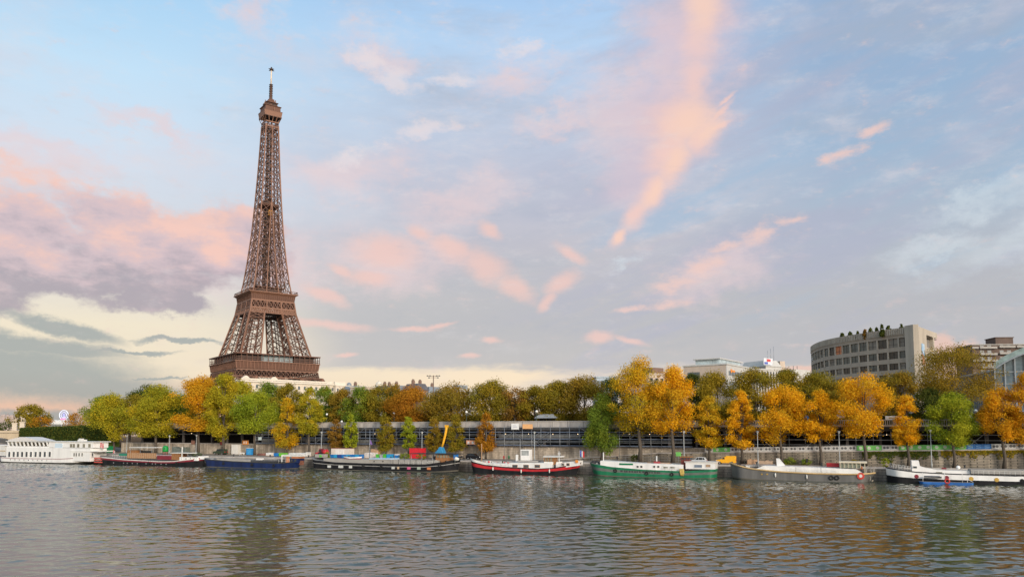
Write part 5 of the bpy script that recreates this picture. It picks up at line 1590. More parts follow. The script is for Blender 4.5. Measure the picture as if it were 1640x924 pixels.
# far city and hill
m_far = mat('far_city', (.42, .34, .31), .9, .2, .05)
for k, (u, v, w, lab) in enumerate([(3, 666, 8, 'pinkish far house at the very picture edge on the horizon'), (17, 667, 7, 'far pale house right of the far dome')]):
    block('far_house', lab, UP(u - w / 2, 1500), UP(u + w / 2, 1500), 15, z_of(v, 1500), m_far, 'mansard', m_far, roofh=3)
X, Y = UP(11, 1500)
dm = thing('far_church', 'tiny far domed church on the skyline at the left edge', 'church', (X, Y, UZ))
mb = MB(); mb.box(-8, 8, -8, 8, 0, 20); mb.build('nave', m_far, dm)
mb = MB(); mb.tube([(0, 0, 20.01), (0, 0, 25)], 4.5, 10); mb.ball((0, 0, 25), 4.6, sz=1.3); mb.tube([(0, 0, 30.5), (0, 0, 34)], [.8, .3], 6); mb.build('dome', m_far, dm)
mb = MB()
hp_ = [(-900, 0), (-820, 14), (-720, 34), (-640, 46), (-560, 40), (-480, 24), (-380, 0)]
mb.prism([(x - 500, z) for x, z in hp_], 0, 300); hl = mb.build('hill', mat('far_hill', (.16, .17, .16), .95, .3, .02)); hl.location = (0, 2200, UZ); struct(hl)
block('hilltop_house', 'grey hilltop house with a flat roof on the skyline above the rust-red tree', UP(122, 900), UP(137, 900), 12, z_of(655, 900), mat('hill_house', (.36, .30, .26), .8), 'flat', None)
# lit wheel
X, Y = UP(101, 640)
wz = z_of(664.5, Y)
fw = thing('observation_wheel', 'small lit white and violet fairground wheel above a white marquee', 'wheel', (X, Y, wz), R(-8))
m_wl = emat('wheel_white_light', (.70, .76, .95), .45); m_wv = emat('wheel_violet_light', (.40, .42, .90), .5); m_wp = emat('wheel_pink_light', (.9, .25, .5), .4)
Rw = 7.6 * Y / FPX
ringp = [(Rw * math.cos(a), 0, Rw * math.sin(a)) for a in np.linspace(0, 2 * math.pi, 33)]
mb = MB(); mb.tube(ringp, .30, 6, caps=False); mb.build('rim', m_wl, fw)
mb = MB()
for a in np.linspace(0, 2 * math.pi, 15)[:-1]: mb.beam((0, 0, 0), (Rw * .96 * math.cos(a), 0, Rw * .96 * math.sin(a)), .13)
mb.build('spokes', m_wv, fw)
mb = MB(); mb.tube([(Rw * .62 * math.cos(a), 0, Rw * .62 * math.sin(a)) for a in np.linspace(0, 2 * math.pi, 25)], .18, 6, caps=False); mb.build('inner_ring', m_wl, fw)
mb = MB(); mb.box(-2.2, 2.2, -.9, -.5, -Rw * .98, -Rw * .72); mb.build('front_sign', m_wp, fw)
mb = MB()
for sx in (-1, 1): mb.beam((0, .6, 0), (sx * 3, .6, -wz + UZ), .35)
mb.build('support', m_white, fw)
mq = thing('marquee', 'white scalloped marquee roof under the lit wheel', 'tent', (*UP(95, 625), UZ), R(-8))
mb = MB()
for k in range(6):
    x = -6.5 + k * 2.2
    mb.prism([(x, 4.2), (x + 2.15, 4.2), (x + 2.15, 5.4), (x + 1.07, 7.6), (x, 5.4)], -2, 2)
mb.build('canopy', m_white, mq)
mb = MB(); mb.box(-.08, .08, -.08, .08, 0, 4.19); pt = mb.build('post', m_tube, mq)
for k, x in enumerate(np.linspace(-6.3, 6.3, 4)):
    c = pt if k == 0 else copy_part(pt, mq); c.location = (x, -1.9, 0)
# ------------------------------------------------------------------ boats
m_bwhite = mat('boat_white', (.77, .76, .73), .4, .10, .55, streak=True)
m_bwhite2 = mat('boat_white_weathered', (.66, .65, .61), .5, .12, .5, streak=True)
m_black = mat('boat_black', (.012, .012, .014), .6, .5, .5, streak=True, spec=.2)
m_red = mat('boat_red', (.45, .022, .028), .4, .15, .6)
m_burg = mat('boat_burgundy', (.20, .022, .035), .4, .2, .6)
m_blue = mat('boat_blue', (.005, .017, .075), .55, .5, .5, streak=True)
m_green = mat('boat_green', (.010, .155, .070), .4, .25, .5, streak=True)
m_grey = mat('boat_grey', (.125, .122, .115), .6, .25, .5, streak=True)
m_hatch = mat('hatch_grey', (.33, .31, .28), .7, .12, .6)
m_deckc = mat('deck_grey', (.24, .22, .20), .8, .2, .8)
m_tan = mat('rub_rail_tan', (.52, .36, .17), .5, .15, .6)
m_wood = mat('warm_wood', (.30, .14, .055), .5, .25, 2)
m_wood2 = mat('pale_timber', (.42, .26, .15), .7, .2, 1.5)
m_rope = mat('rope', (.52, .47, .38), .9, .2, 4)
m_dark = mat('dark_trim', (.03, .03, .03), .6)
m_bglass = glassmat('boat_glass', (.06, .075, .085), .08)
m_bglass2 = glassmat('boat_glass_curtain', (.22, .21, .16), .15)
m_brass = mat('brass', (.60, .40, .10), .3, .1, 2, metal=.8)
m_tyre = mat('tyre_rubber', (.018, .018, .018), .8)
m_waterline = mat('hull_scum', (.10, .09, .07), .8, .3, .6)

class Fr:
    def __init__(s, u0, u1, B, d=None, z=0.0):
        s.B = B; s.d = B / 2 if d is None else d; s.z = z
        s.s0 = s_of(u0, s.d); s.L = s_of(u1, s.d) - s.s0
    def loc(s): return Q(s.s0, s.d, s.z)
    def X(s, u, y=None):
        y = -s.B / 2 if y is None else y
        return s_of(u, s.d + y) - s.s0
    def Z(s, u, v, y=None):
        y = -s.B / 2 if y is None else y
        q_ = Q(s_of(u, s.d + y), s.d + y)
        return z_of(v, q_[1]) - s.z
    def box(s, mb, u0, u1, v0, v1, y0, y1, mi=0):
        """front face of the box seen at u0..u1, v0 (top)..v1 (bottom), standing at depth y0"""
        um = (u0 + u1) / 2
        mb.box(s.X(u0, y0), s.X(u1, y0), y0, y1, s.Z(um, v1, y0), s.Z(um, v0, y0), mi)
        return mb
def boat(name, label, u0, u1, B, cat='barge', group='boats moored along the quay', d=None):
    f = Fr(u0, u1, B, d)
    t = thing(name, label, cat, f.loc(), -QA, group)
    return f, t
def hull(t, L, B, sheer, bands, mats, pl=2.4, pr=2.4, el=.16, er=.16, rl=.8, rr=.8, flare=.35, deck=True, name='hull', n=44, bul=.0):
    """lofted hull; sheer: list of (x fraction, height); bands: (fraction from keel line up, material index)"""
    sx = [a for a, _ in sheer]; sz_ = [b for _, b in sheer]
    fr = [0.0] + [b[0] for b in bands]
    mb = MB()
    xs = [.5 - .5 * math.cos(math.pi * i / n) for i in range(n + 1)]
    V_ = []
    for x in xs:
        eL = max(0, 1 - x / el); eR = max(0, 1 - (1 - x) / er); e = max(eL, eR); pw_ = pl if eL > 0 else pr
        hb = B / 2 * max(.0, 1 - e ** pw_) + .03
        zt = float(np.interp(x, sx, sz_))
        row = []
        for f in fr:
            h_ = hb * (1 - flare * (1 - f) * e)
            xo = rl * (1 - f) * eL - rr * (1 - f) * eR
            row.append((x * L + xo, h_, -.6 + (zt + .6) * f))
        V_.append(row)
    k = len(fr)
    vs = []
    for row in V_:
        for (x, h_, z) in row: vs.append((x, -h_, z))
        for (x, h_, z) in row: vs.append((x, h_, z))
    o = len(mb.v); mb.v += vs
    for i in range(n):
        for j in range(k - 1):
            for sd in (0, 1):
                a = o + i * 2 * k + sd * k + j; b2 = o + (i + 1) * 2 * k + sd * k + j
                mb.f.append((a, b2, b2 + 1, a + 1)); mb.m.append(bands[j][1]); mb.sm.append(True)
        a = o + i * 2 * k + k - 1; b2 = o + (i + 1) * 2 * k + k - 1
    for i in (0, n):
        for j in range(k - 1):
            a = o + i * 2 * k + j
            mb.f.append((a, a + 1, a + k + 1, a + k)); mb.m.append(bands[j][1]); mb.sm.append(False)
    ho = mb.build(name, mats, t)
    # deck a little below the rail
    md = MB()
    pts = []
    for i, x in enumerate(xs):
        xx, h_, z = V_[i][-1]; pts.append((xx, h_, z))
    for i in range(n):
        a, b2 = pts[i], pts[i + 1]
        md.add([(a[0], -a[1] + .02, a[2] - bul), (b2[0], -b2[1] + .02, b2[2] - bul), (b2[0], b2[1] - .02, b2[2] - bul), (a[0], a[1] - .02, a[2] - bul)], [(0, 1, 2, 3)])
    md.build('deck', m_deckc, t)
    return ho, V_
def rail_tube(t, V_, m, r=.1, dz_=0.0, name='rub_rail', side=-1, lvl=-1):
    pts = [(v[lvl][0], side * (v[lvl][1] + .02), v[lvl][2] + dz_) for v in V_]
    mb = MB(); mb.tube(pts, r, 6); return mb.build(name, m, t)
def winrow(t, f, us, w, v0, v1, y, mf=None, mp_=None, name='window'):
    for u in us:
        x = f.X(u, y); ww = w * (Q(s_of(u, f.d + y), f.d + y)[1]) / FPX / TX
        z1, z0 = f.Z(u, v0, y), f.Z(u, v1, y)
        mb = MB(); g = .07
        mb.box(x - ww / 2 - g, x + ww / 2 + g, y - .05, y + .02, z0 - g, z0); mb.box(x - ww / 2 - g, x + ww / 2 + g, y - .05, y + .02, z1, z1 + g)
        mb.box(x - ww / 2 - g, x - ww / 2, y - .05, y + .02, z0, z1); mb.box(x + ww / 2, x + ww / 2 + g, y - .05, y + .02, z0, z1)
        o = mb.build(name, mf or m_bwhite, t)
        mb = MB(); mb.box(x - ww / 2, x + ww / 2, y - .02, y + .015, z0, z1); mb.build('pane', mp_ or m_bglass, o)
def flag(t, x, y, z, cols, w=1.1, h=.75, pole=1.6):
    mb = MB(); mb.tube([(x, y, z), (x + .1, y, z + pole)], .035, 5); po = mb.build('flag_pole', m_bwhite2, t)
    mb = MB(); n = len(cols)
    for k in range(n):
        x0, x1 = x + .12 + w * k / n, x + .12 + w * (k + 1) / n
        mb.hexa([(x0, y + .05 * math.sin(k * 2), z + pole - h - .12 * k), (x1, y + .05 * math.sin(k * 2 + 2), z + pole - h - .12 * (k + 1)), (x1, y + .05 * math.sin(k * 2 + 2) + .02, z + pole - h - .12 * (k + 1)), (x0, y + .05 * math.sin(k * 2) + .02, z + pole - h - .12 * k),
                 (x0, y + .05 * math.sin(k * 2), z + pole - .05 - .1 * k), (x1, y + .05 * math.sin(k * 2 + 2), z + pole - .05 - .1 * (k + 1)), (x1, y + .05 * math.sin(k * 2 + 2) + .02, z + pole - .05 - .1 * (k + 1)), (x0, y + .05 * math.sin(k * 2) + .02, z + pole - .05 - .1 * k)], k)
    mb.build('flag', cols, t)
def ropes(t, x, z, n=3, dx=-1.2, seed=1):
    r_ = random.Random(seed)
    mb = MB()
    for k in range(n):
        a = (x + r_.uniform(-.2, .5), -1.2 + r_.uniform(-.4, .4), z); b2 = (x + dx + r_.uniform(-.5, .8), -1.6, z - r_.uniform(.8, 1.6))
        mid = ((a[0] + b2[0]) / 2, (a[1] + b2[1]) / 2 - .2, min(a[2], b2[2]) - r_.uniform(.1, .7))
        mb.tube([a, mid, b2], .05, 5)
    return mb
def deck_rail(t, V_, x0, x1, h=.85, n=10, name='deck_railing', inset=.12, m=None):
    xs_ = [v[-1][0] for v in V_]; hb_ = [v[-1][1] for v in V_]; zz_ = [v[-1][2] for v in V_]
    f_ = lambda x: (x, -(float(np.interp(x, xs_, hb_)) - inset), float(np.interp(x, xs_, zz_)))
    P0 = [f_(x) for x in np.linspace(x0, x1, n)]
    mb = MB()
    for p_ in P0: mb.tube([p_, (p_[0], p_[1], p_[2] + h)], .028, 5)
    for k in (.5, 1.0): mb.tube([(p_[0], p_[1], p_[2] + h * k) for p_ in P0], .022, 5)
    return mb.build(name, m or m_bwhite2, t)
def fenders(t, V_, xs2, kind='tyre'):
    xs_ = [v[-1][0] for v in V_]; hb_ = [v[-1][1] for v in V_]; zz_ = [v[-1][2] for v in V_]
    for x in xs2:
        y = -(float(np.interp(x, xs_, hb_)) + .14); z_ = float(np.interp(x, xs_, zz_)) - .75
        mb = MB()
        if kind == 'tyre': mb.tube([(x + .3 * math.cos(a), y, z_ + .3 * math.sin(a)) for a in np.linspace(0, 2 * math.pi, 13)], .12, 6, caps=False)
        else: mb.tube([(x, y, z_ + .4), (x, y, z_ + .3), (x, y, z_ - .3), (x, y, z_ - .4)], [.05, .15, .15, .05], 8)
        mb.tube([(x, y + .02, z_ + .3), (x, y + .14, z_ + .8)], .02, 4)
        mb.build('fender', m_tyre if kind == 'tyre' else m_bwhite2, t)
M_FR_B = mat('flag_blue', (.02, .05, .30), .7); M_FR_R = mat('flag_red', (.55, .03, .03), .7)

# --- white restaurant boat
f, t = boat('restaurant_boat', 'long white two-deck restaurant boat with a tent roof at one end', 9, 157, 6.0, 'boat', d=2.2)
Lb = f.L
z = lambda u, v, y=-3.0: f.Z(u, v, y)
ho, V_ = hull(t, Lb, 6.0, [(0, 1.9), (.2, 1.6), (.7, 1.7), (.88, 2.1), (1, 2.6)], [(.34, 0), (.42, 1), (.86, 2), (.93, 3), (1, 2)], [m_black, m_waterline, m_bwhite, m_burg, m_bwhite], pl=2.6, pr=2.0, el=.08, er=.2, rl=.3, rr=2.6)
mb = MB(); f.box(mb, 12, 146, 716.5, 737, -2.85, 2.8); mb.build('lower_cabin', m_bwhite, t)
mb = MB(); f.box(mb, 79, 150, 707.5, 716.4, -2.7, 2.6); mb.build('upper_cabin', m_bwhite, t)
mb = MB(); f.box(mb, 10, 152, 706.2, 707.4, -2.95, 2.9); mb.build('roof', m_bwhite2, t)
mb = MB(); f.box(mb, 12, 79, 714.2, 716.4, -2.7, 2.6); mb.build('balcony_wall', m_bwhite, t)
mb = MB(); f.box(mb, 15, 78, 708, 714.1, 1.2, 2.4); mb.build('gallery_back', m_bglass2, t)
for k in range(11):
    u = 16 + k * 6.2
    mb = MB(); mb.beam((f.X(u, -2.6), -2.6, z(u, 714.2, -2.6)), (f.X(u - 2.2, -2.6), -2.6, z(u, 707.6, -2.6)), .32); mb.build('post', m_bwhite, t)
mb = MB()
x0, x1 = f.X(13), f.X(63); zr = z(36, 706)
pr_ = [(x0, zr), (x0 + .1, zr + .4), (x0 + (x1 - x0) * .38, z(36, 699.5)), (x0 + (x1 - x0) * .55, z(36, 699.8)), (x1, zr + .1)]
mb.prism(pr_, -2.9, 2.8); mb.build('tent_roof', mat('tent_cloth', (.66, .63, .60), .8, .05), t)
winrow(t, f, [17, 24, 30.5, 37.5, 44.5, 51.5, 59, 66.3, 73.6, 81.5], 4.6, 723, 731, -2.87, m_bwhite, m_bglass)
winrow(t, f, [115, 119.5, 126.5, 135.5, 144.5], 5.0, 710.5, 716, -2.72, m_bwhite2, m_bglass2)
winrow(t, f, [120.5, 124, 128.5, 133.3, 150], 2.4, 725, 730, -2.87, m_bwhite2, m_dark)
mb = MB(); f.box(mb, 89, 101, 709.5, 717.5, -2.78, -2.71); mb.build('blue_panel', mat('pale_blue_panel', (.55, .66, .74), .5, .05), t)
mb = MB()
for k in range(9): mb.box(f.X(19 + k * 7.2) - .22, f.X(19 + k * 7.2) + .22, -3.03, -2.98, z(45, 736.8), z(45, 735.2))
mb.build('scuppers', m_dark, t)
mb = MB(); f.box(mb, 125, 131, 703.8, 706.1, -1, 1); f.box(mb, 126.5, 129.5, 702, 703.7, -.6, .6); mb.build('roof_vent', m_bwhite2, t)
mb = MB(); f.box(mb, 114, 157, 721.5, 722.8, -3.0, 2.8); mb.build('side_deck', m_bwhite, t)
flag(t, f.X(152), -1.0, z(152, 721), [M_FR_R, m_bwhite, M_FR_R], 1.3, 1.5, 2.4)
# --- next boat, only its stern
f, t = boat('river_boat', 'white boat with a dark blue stern cut off by the picture edge', -50, 11, 6.0, 'boat', d=9.5)
hull(t, f.L, 6.0, [(0, 2.2), (1, 2.3)], [(.3, 0), (.8, 1), (1, 2)], [m_black, m_blue, m_bwhite], pr=2.0)
mb = MB(); f.box(mb, -45, 9, 713, 729, -2.8, 2.6); mb.build('cabin', m_bwhite2, t)
mb = MB(); f.box(mb, -45, 10, 712, 713, -2.9, 2.8); mb.build('roof', m_bwhite, t)
mb = MB(); f.box(mb, -45, 9.5, 720.8, 721.6, -2.95, -2.81); mb.build('rub_rail', m_tan, t)
# --- burgundy and black barge
f, t = boat('barge', 'black and burgundy barge with a white sheer stripe and a timber screen on deck', 163, 330, 5.2)
z = lambda u, v, y=-2.6: f.Z(u, v, y)
ho, V_ = hull(t, f.L, 5.2, [(0, 2.7), (.08, 2.35), (.3, 1.75), (.65, 1.35), (.78, 1.5), (.92, 2.2), (1, 2.6)], [(.22, 0), (.72, 1), (.90, 2), (1, 3)], [m_black, m_black, m_burg, m_bwhite2], el=.12, er=.14, rl=1.2, rr=1.0, pl=2.4, pr=2.0)
deck_rail(t, V_, f.X(181), f.X(204), n=7); fenders(t, V_, [f.X(240), f.X(285)])
hull_r = MB()
for i in range(len(V_) - 1):
    a, b2 = V_[i], V_[i + 1]
    if a[0][0] > f.X(304) and a[0][0] < f.L:
        hull_r.add([(a[1][0], -a[1][1] - .03, a[1][2] + .35), (b2[1][0], -b2[1][1] - .03, b2[1][2] + .35), (b2[-1][0], -b2[-1][1] - .03, b2[-1][2]), (a[-1][0], -a[-1][1] - .03, a[-1][2])], [(0, 1, 2, 3)])
hull_r.build('bow_paint', mat('bow_red', (.26, .025, .035), .4, .12), t)
mb = MB()
for k in range(3):
    zz_ = .55 + k * .62
    mb.box(.05, f.X(176), -2.3 + .35 * 0, -1.9, zz_, zz_ + .3, 0)
mb.build('striped_stern', mat('salmon_red', (.55, .10, .08), .5), t)
mb = MB(); f.box(mb, 205, 251, 725, 733.5, -1.9, -1.75); mb.build('timber_screen', m_wood2, t)
mb = MB()
for k in range(14): 
    x = f.X(205.5 + k * 3.45, -1.9); mb.box(x - .05, x + .05, -1.97, -1.902, z(228, 733.5, -1.9), z(228, 724.8, -1.9))
mb.build('screen_battens', m_wood, t)
mb = MB(); f.box(mb, 208, 246, 715.8, 716.8, -1.8, 1.6); mb.build('awning', m_bwhite2, t)
mb = MB()
for u in (210, 226, 244): mb.tube([(f.X(u, -1.7), -1.7, 1.5), (f.X(u, -1.7), -1.7, z(u, 716.8, -1.7))], .05, 5)
for u in (210, 226, 244): mb.tube([(f.X(u, 1.5), 1.5, 1.5), (f.X(u, 1.5), 1.5, z(u, 716.8, 1.5))], .05, 5)
mb.build('awning_posts', m_tube, t)
mb = MB(); f.box(mb, 205, 219, 720.5, 724.8, -1.2, 1.2); f.box(mb, 222, 240, 721.5, 725, .2, 1.4, 1); mb.build('deck_furniture', [m_wood, m_dark], t)
mb = MB(); f.box(mb, 192, 205, 726, 729.5, -1.3, 1.0); mb.build('green_cover', mat('green_tarp', (.02, .19, .12), .6, .2), t)
mb = MB(); f.box(mb, 253, 275, 729.3, 735.5, -1.7, 1.5); f.box(mb, 251, 276, 728.6, 729.2, -1.8, 1.6, 1); mb.build('coach_roof', [m_burg, mat('pink_grey', (.5, .36, .36), .6)], t)
mb = MB(); f.box(mb, 276, 288, 726, 736, -1.6, 1.4, 0); mb.build('wheelhouse', m_wood, t)
mb = MB(); f.box(mb, 274, 306, 724.6, 725.7, -1.9, 1.8); mb.build('wheelhouse_roof', m_bwhite2, t)
mb = MB(); f.box(mb, 289, 317, 731.5, 737, -1.7, 1.5); mb.build('fore_cabin', m_bwhite, t)
winrow(t, f, [292.5, 299.5, 306.5], 2.0, 733, 735.6, -1.72, m_bwhite, m_dark)
mb = MB(); f.box(mb, 319, 328, 730, 735, -.9, .9); mb.build('bow_box', m_bwhite, t)
mb = MB(); mb.box(f.X(288.5) - .12, f.X(288.5) + .12, -1.75, -1.5, z(289, 737), z(289, 715)); mb.build('mast', m_bwhite2, t)
mb = MB()
for k, u in enumerate((305, 309, 313, 318, 322)): mb.ball((f.X(u, -.2), -.2 + .3 * (k % 2), z(u, 727 + (k % 3))), .55, sz=.8)
mb.build('deck_plants', mat('dark_plants', (.05, .06, .03), .9), t)
mb = MB()
for u in (184, 200, 206, 214, 222, 236, 246, 251, 260, 268): mb.tube([(f.X(u), -2.66, z(u, 740.5 + (u - 184) * .025)), (f.X(u), -2.58, z(u, 740.5 + (u - 184) * .025))], .2, 8)
mb.build('portholes', mat('porthole_grey', (.22, .22, .22), .4), t)
flag(t, f.X(175), -1.0, z(175, 731), [M_FR_R, m_bwhite], .7, .9, 2.0)
# --- blue work barge
f, t = boat('barge', 'low blue working barge with flat grey hatch covers', 331, 486, 5.2)
z = lambda u, v, y=-2.6: f.Z(u, v, y)
ho, V_ = hull(t, f.L, 5.2, [(0, 2.6), (.1, 2.2), (.35, 1.8), (.8, 1.55), (.9, 1.7), (1, 2.2)], [(.2, 0), (.30, 1), (.9, 2), (1, 3)], [m_black, m_waterline, m_blue, m_dark], el=.1, er=.16, rl=1.4, rr=2.0, pr=2.0)
fenders(t, V_, [f.X(360), f.X(405), f.X(440)]); deck_rail(t, V_, f.X(447), f.X(462), n=4)
mb = MB()
for k in range(9): f.box(mb, 348 + k * 6, 353.7 + k * 6, 733.7 + k * .28, 737 + k * .2, -2.1, 2.0)
mb.build('hatch_covers', m_hatch, t)
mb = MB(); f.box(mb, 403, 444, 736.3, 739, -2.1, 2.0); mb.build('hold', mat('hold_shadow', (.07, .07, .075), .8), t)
mb = MB(); f.box(mb, 411, 417, 733.5, 738.5, -1.5, .2); mb.build('white_cabinet', m_bwhite, t)
mb = MB(); f.box(mb, 424, 441, 734.5, 738.5, -.5, 1.6); mb.build('grey_crate', m_hatch, t)
mb = MB(); mb.box(f.X(448.5) - .12, f.X(448.5) + .12, -1.7, -1.5, z(448, 739), z(448, 728.5)); mb.build('mast', m_bwhite, t)
mb = MB(); f.box(mb, 452, 480, 728, 730.5, -1.4, 1.6, 0); mb.build('canopy', m_bwhite2, t)
mb = MB(); f.box(mb, 459, 463, 730.6, 741, -2.0, -1.5, 0); f.box(mb, 468, 479, 730.6, 733.5, -1.2, 1.4, 0); mb.build('orange_frame', mat('rust_orange', (.50, .20, .09), .6, .2), t)
mb = MB(); f.box(mb, 464, 478, 733.6, 741, -1.3, 1.4, 0); mb.build('wheelhouse', m_blue, t)
winrow(t, f, [468, 474], 3.0, 735, 738, -1.32, m_dark, m_bglass)
mb = MB(); f.box(mb, 480, 485, 737, 744, -.4, .4); mb.build('rudder_post', mat('rust_brown', (.20, .08, .05), .8, .3), t)
mb = MB()
rl_ = random.Random(5)
for u in (349, 353.5, 364, 370, 386, 390, 393, 399):
    x = f.X(u); zz_ = z(u, 741.8); mb.box(x - .18, x + .18, -2.66, -2.60, zz_ - .35, zz_ + .3)
mb.build('worn_lettering', mat('faint_letters', (.008, .016, .07), .6), t)['kind'] = 'stuff'
ropes(t, 2.2, 2.3, 3, -.5, 2).build('mooring_ropes', m_rope, t)
mb = MB(); f.box(mb, 335, 340, 734, 737.5, -1.4, -.6); mb.build('white_fender', m_bwhite, t)
# --- long black barge
f, t = boat('barge', 'very long black barge with grey hatches and small coloured square ports', 503, 738, 5.4)
z = lambda u, v, y=-2.7: f.Z(u, v, y)
ho, V_ = hull(t, f.L, 5.4, [(0, 2.9), (.06, 2.45), (.2, 2.0), (.6, 1.75), (.8, 1.85), (.93, 2.6), (1, 3.3)], [(.22, 0), (.30, 1), (.72, 0), (.77, 2), (1, 0)], [m_black, m_waterline, mat('pale_rubbing_strake', (.32, .31, .29), .6)], el=.07, er=.10, rl=.6, rr=.9, pl=2.8, pr=2.6)
deck_rail(t, V_, f.X(640), f.X(700), n=9, h=.6); fenders(t, V_, [f.X(583), f.X(612), f.X(705)])
mb = MB(); f.box(mb, 519, 592, 734.6, 741.5, -2.2, 2.0); f.box(mb, 626, 702, 736.0, 742.6, -2.2, 2.0); mb2 = mb; mb.build('hatch_covers', m_hatch, t)
mb = MB()
for k in range(8): x = f.X(630 + k * 9.2, -2.2); mb.box(x - .04, x + .04, -2.25, -2.203, z(660, 742.6, -2.2), z(660, 736, -2.2))
mb.build('hatch_seams', m_dark, t)
mb = MB(); f.box(mb, 593, 626, 735.3, 741.5, -2.0, 1.8); mb.build('deck_cabin', m_hatch, t)
mb = MB(); f.box(mb, 592, 627, 733.4, 735.2, -2.15, 1.9); mb.build('deck_cabin_roof', mat('pale_blue_roof', (.42, .55, .66), .5, .06), t)
winrow(t, f, [600, 614], 2.0, 737, 739.3, -2.02, m_hatch, m_dark)
ports = [(528.5, 5.5, 'w'), (547, 7.5, 'w'), (562.5, 5, 'w'), (630.5, 5, 'w'), (638.5, 3.2, 't'), (655.5, 5.6, 'p'), (671.5, 5.6, 'g'), (687.5, 6, 'o')]
pc = {'w': mat('port_white', (.55, .56, .53), .5), 't': mat('port_tan', (.55, .40, .26), .5), 'p': mat('port_pink', (.55, .10, .22), .5), 'g': mat('port_sage', (.34, .40, .32), .5), 'o': mat('port_orange', (.55, .19, .07), .5)}
for u, w, k in ports:
    mb = MB(); v = 746.2 + (u - 528) * .021
    x0, x1 = f.X(u - w / 2), f.X(u + w / 2); mb.box(x0, x1, -2.78, -2.69, z(u, v + 2), z(u, v - 1.8)); po = mb.build('port', pc[k], t)
mb = MB(); f.box(mb, 657, 731, 725.8, 727.0, -2.0, 1.9); mb.build('awning', m_dark, t)
mb = MB()
for u in (659, 676, 693, 729):
    for y in (-1.8, 1.7): mb.tube([(f.X(u, y), y, 1.6), (f.X(u, y), y, z(u, 727, y))], .06, 5)
mb.build('awning_posts', m_tube, t)
mb = MB(); f.box(mb, 698, 718, 732.5, 737, -1.5, 1.4, 0); f.box(mb, 706, 712, 737, 742, -1.5, -.8, 0); mb.build('wheelhouse', m_wood, t)
mb = MB(); f.box(mb, 699, 718, 727.5, 732.4, -1.5, 1.4, 0); mb.build('wheelhouse_glazing', m_bglass2, t)
mb = MB()
for u in (699, 704, 709, 714, 718): x = f.X(u, -1.55); mb.box(x - .1, x + .1, -1.6, -1.502, z(u, 732.4, -1.5), z(u, 727.4, -1.5))
mb.build('wheelhouse_frame', m_wood, t)
mb = MB(); f.box(mb, 503.6, 517, 738.8, 741.5, -2.0, 1.6, 0); mb.build('bow_cover', m_bwhite2, t)
mb = MB(); f.box(mb, 505, 519, 727, 732, -.9, .9, 0); f.box(mb, 512, 516, 728, 731.5, -.95, -.902, 1); mb.build('notice_panel', [m_hatch, mat('bright_green', (.10, .42, .06), .6)], t)
mb = MB(); f.box(mb, 505, 513, 733, 738, -.8, .8, 0); mb.build('winch', m_dark, t)
mb = MB(); mb.tube([(f.X(592.5, -.5), -.5, 1.7), (f.X(592.5, -.5), -.5, z(592, 688, -.5))], [.1, .06], 6); mb.build('mast', m_tube, t)
mb = MB(); x = f.X(592.5, -.5); mb.prism([(x + .1, z(592, 711, -.5)), (x + .8, z(592, 712, -.5)), (x + .5, z(592, 707, -.5)), (x + .1, z(592, 703.5, -.5))], -.52, -.48); mb.build('pennant', mat('violet_cloth', (.22, .12, .36), .8), t)
mb = MB(); mb.tube([(f.X(728, -1.6), -1.6, z(728, 736, -1.6)), (f.X(731, -1.7), -1.7, z(731, 734, -1.7)), (f.X(735, -1.2), -1.2, z(735, 735, -1.2))], [.3, .55, .3], 8); mb.build('furled_cover', m_bwhite2, t)
ropes(t, f.L - 1.5, 3.0, 2, -1.5, 4).build('mooring_ropes', m_rope, t)
# dinghy carried on its hatch
fd = Fr(551, 580, 1.6, d=2.0)
dg = thing('dinghy', 'small upturned white and dark red dinghy lying on the hatches of the black barge', 'dinghy', Q(fd.s0, 2.0, fd.Z(565, 735, -.8) - .05), -QA)
hull(dg, fd.L, 1.6, [(0, .75), (.5, .55), (1, .75)], [(.45, 0), (.75, 0), (1, 1)], [m_burg, m_bwhite], el=.4, er=.3, rl=.4, rr=.2)
# --- red striped black barge with white cabin
f, t = boat('barge', 'black barge with a bold red stripe, white cabin and brown windows', 754, 931, 5.2)
z = lambda u, v, y=-2.6: f.Z(u, v, y)
ho, V_ = hull(t, f.L, 5.2, [(0, 3.2), (.06, 2.75), (.18, 2.05), (.4, 1.55), (.62, 1.35), (.8, 1.7), (.93, 2.35), (1, 2.9)], [(.22, 0), (.66, 0), (.90, 1), (1, 0)], [m_black, m_red], el=.10, er=.2, rl=.9, rr=1.6, pl=2.6, pr=1.9)
mb = MB()
for i in range(len(V_) - 1):
    a, b2 = V_[i], V_[i + 1]
    if a[-1][0] < f.L * .20:
        mb.add([(a[-1][0], -a[-1][1] - .02, a[-1][2]), (b2[-1][0], -b2[-1][1] - .02, b2[-1][2]), (b2[-1][0], -b2[-1][1], b2[-1][2] + .55), (a[-1][0], -a[-1][1], a[-1][2] + .6)], [(0, 1, 2, 3)])
mb.build('bulwark', m_bwhite2, t)
deck_rail(t, V_, f.X(772), f.X(816), n=8); deck_rail(t, V_, f.X(886), f.X(924), n=7, h=.6); fenders(t, V_, [f.X(790), f.X(835), f.X(880)], 'roll')
mb = MB(); x0, x1 = f.X(816, -2.1), f.X(884, -2.1)
mb.prism([(f.X(765, -2.1), 1.9), (x1, 1.3), (x1, z(884, 740.5, -2.1)), (x0, z(816, 740.5, -2.1)), (x0 - .3, z(816, 742, -2.1)), (f.X(770, -2.1), 2.5)], -2.15, 2.0); mb.build('cabin', m_bwhite, t)
winrow(t, f, [824.8, 842.5, 860.5], 7.4, 744, 747.8, -2.17, m_wood, m_bglass)
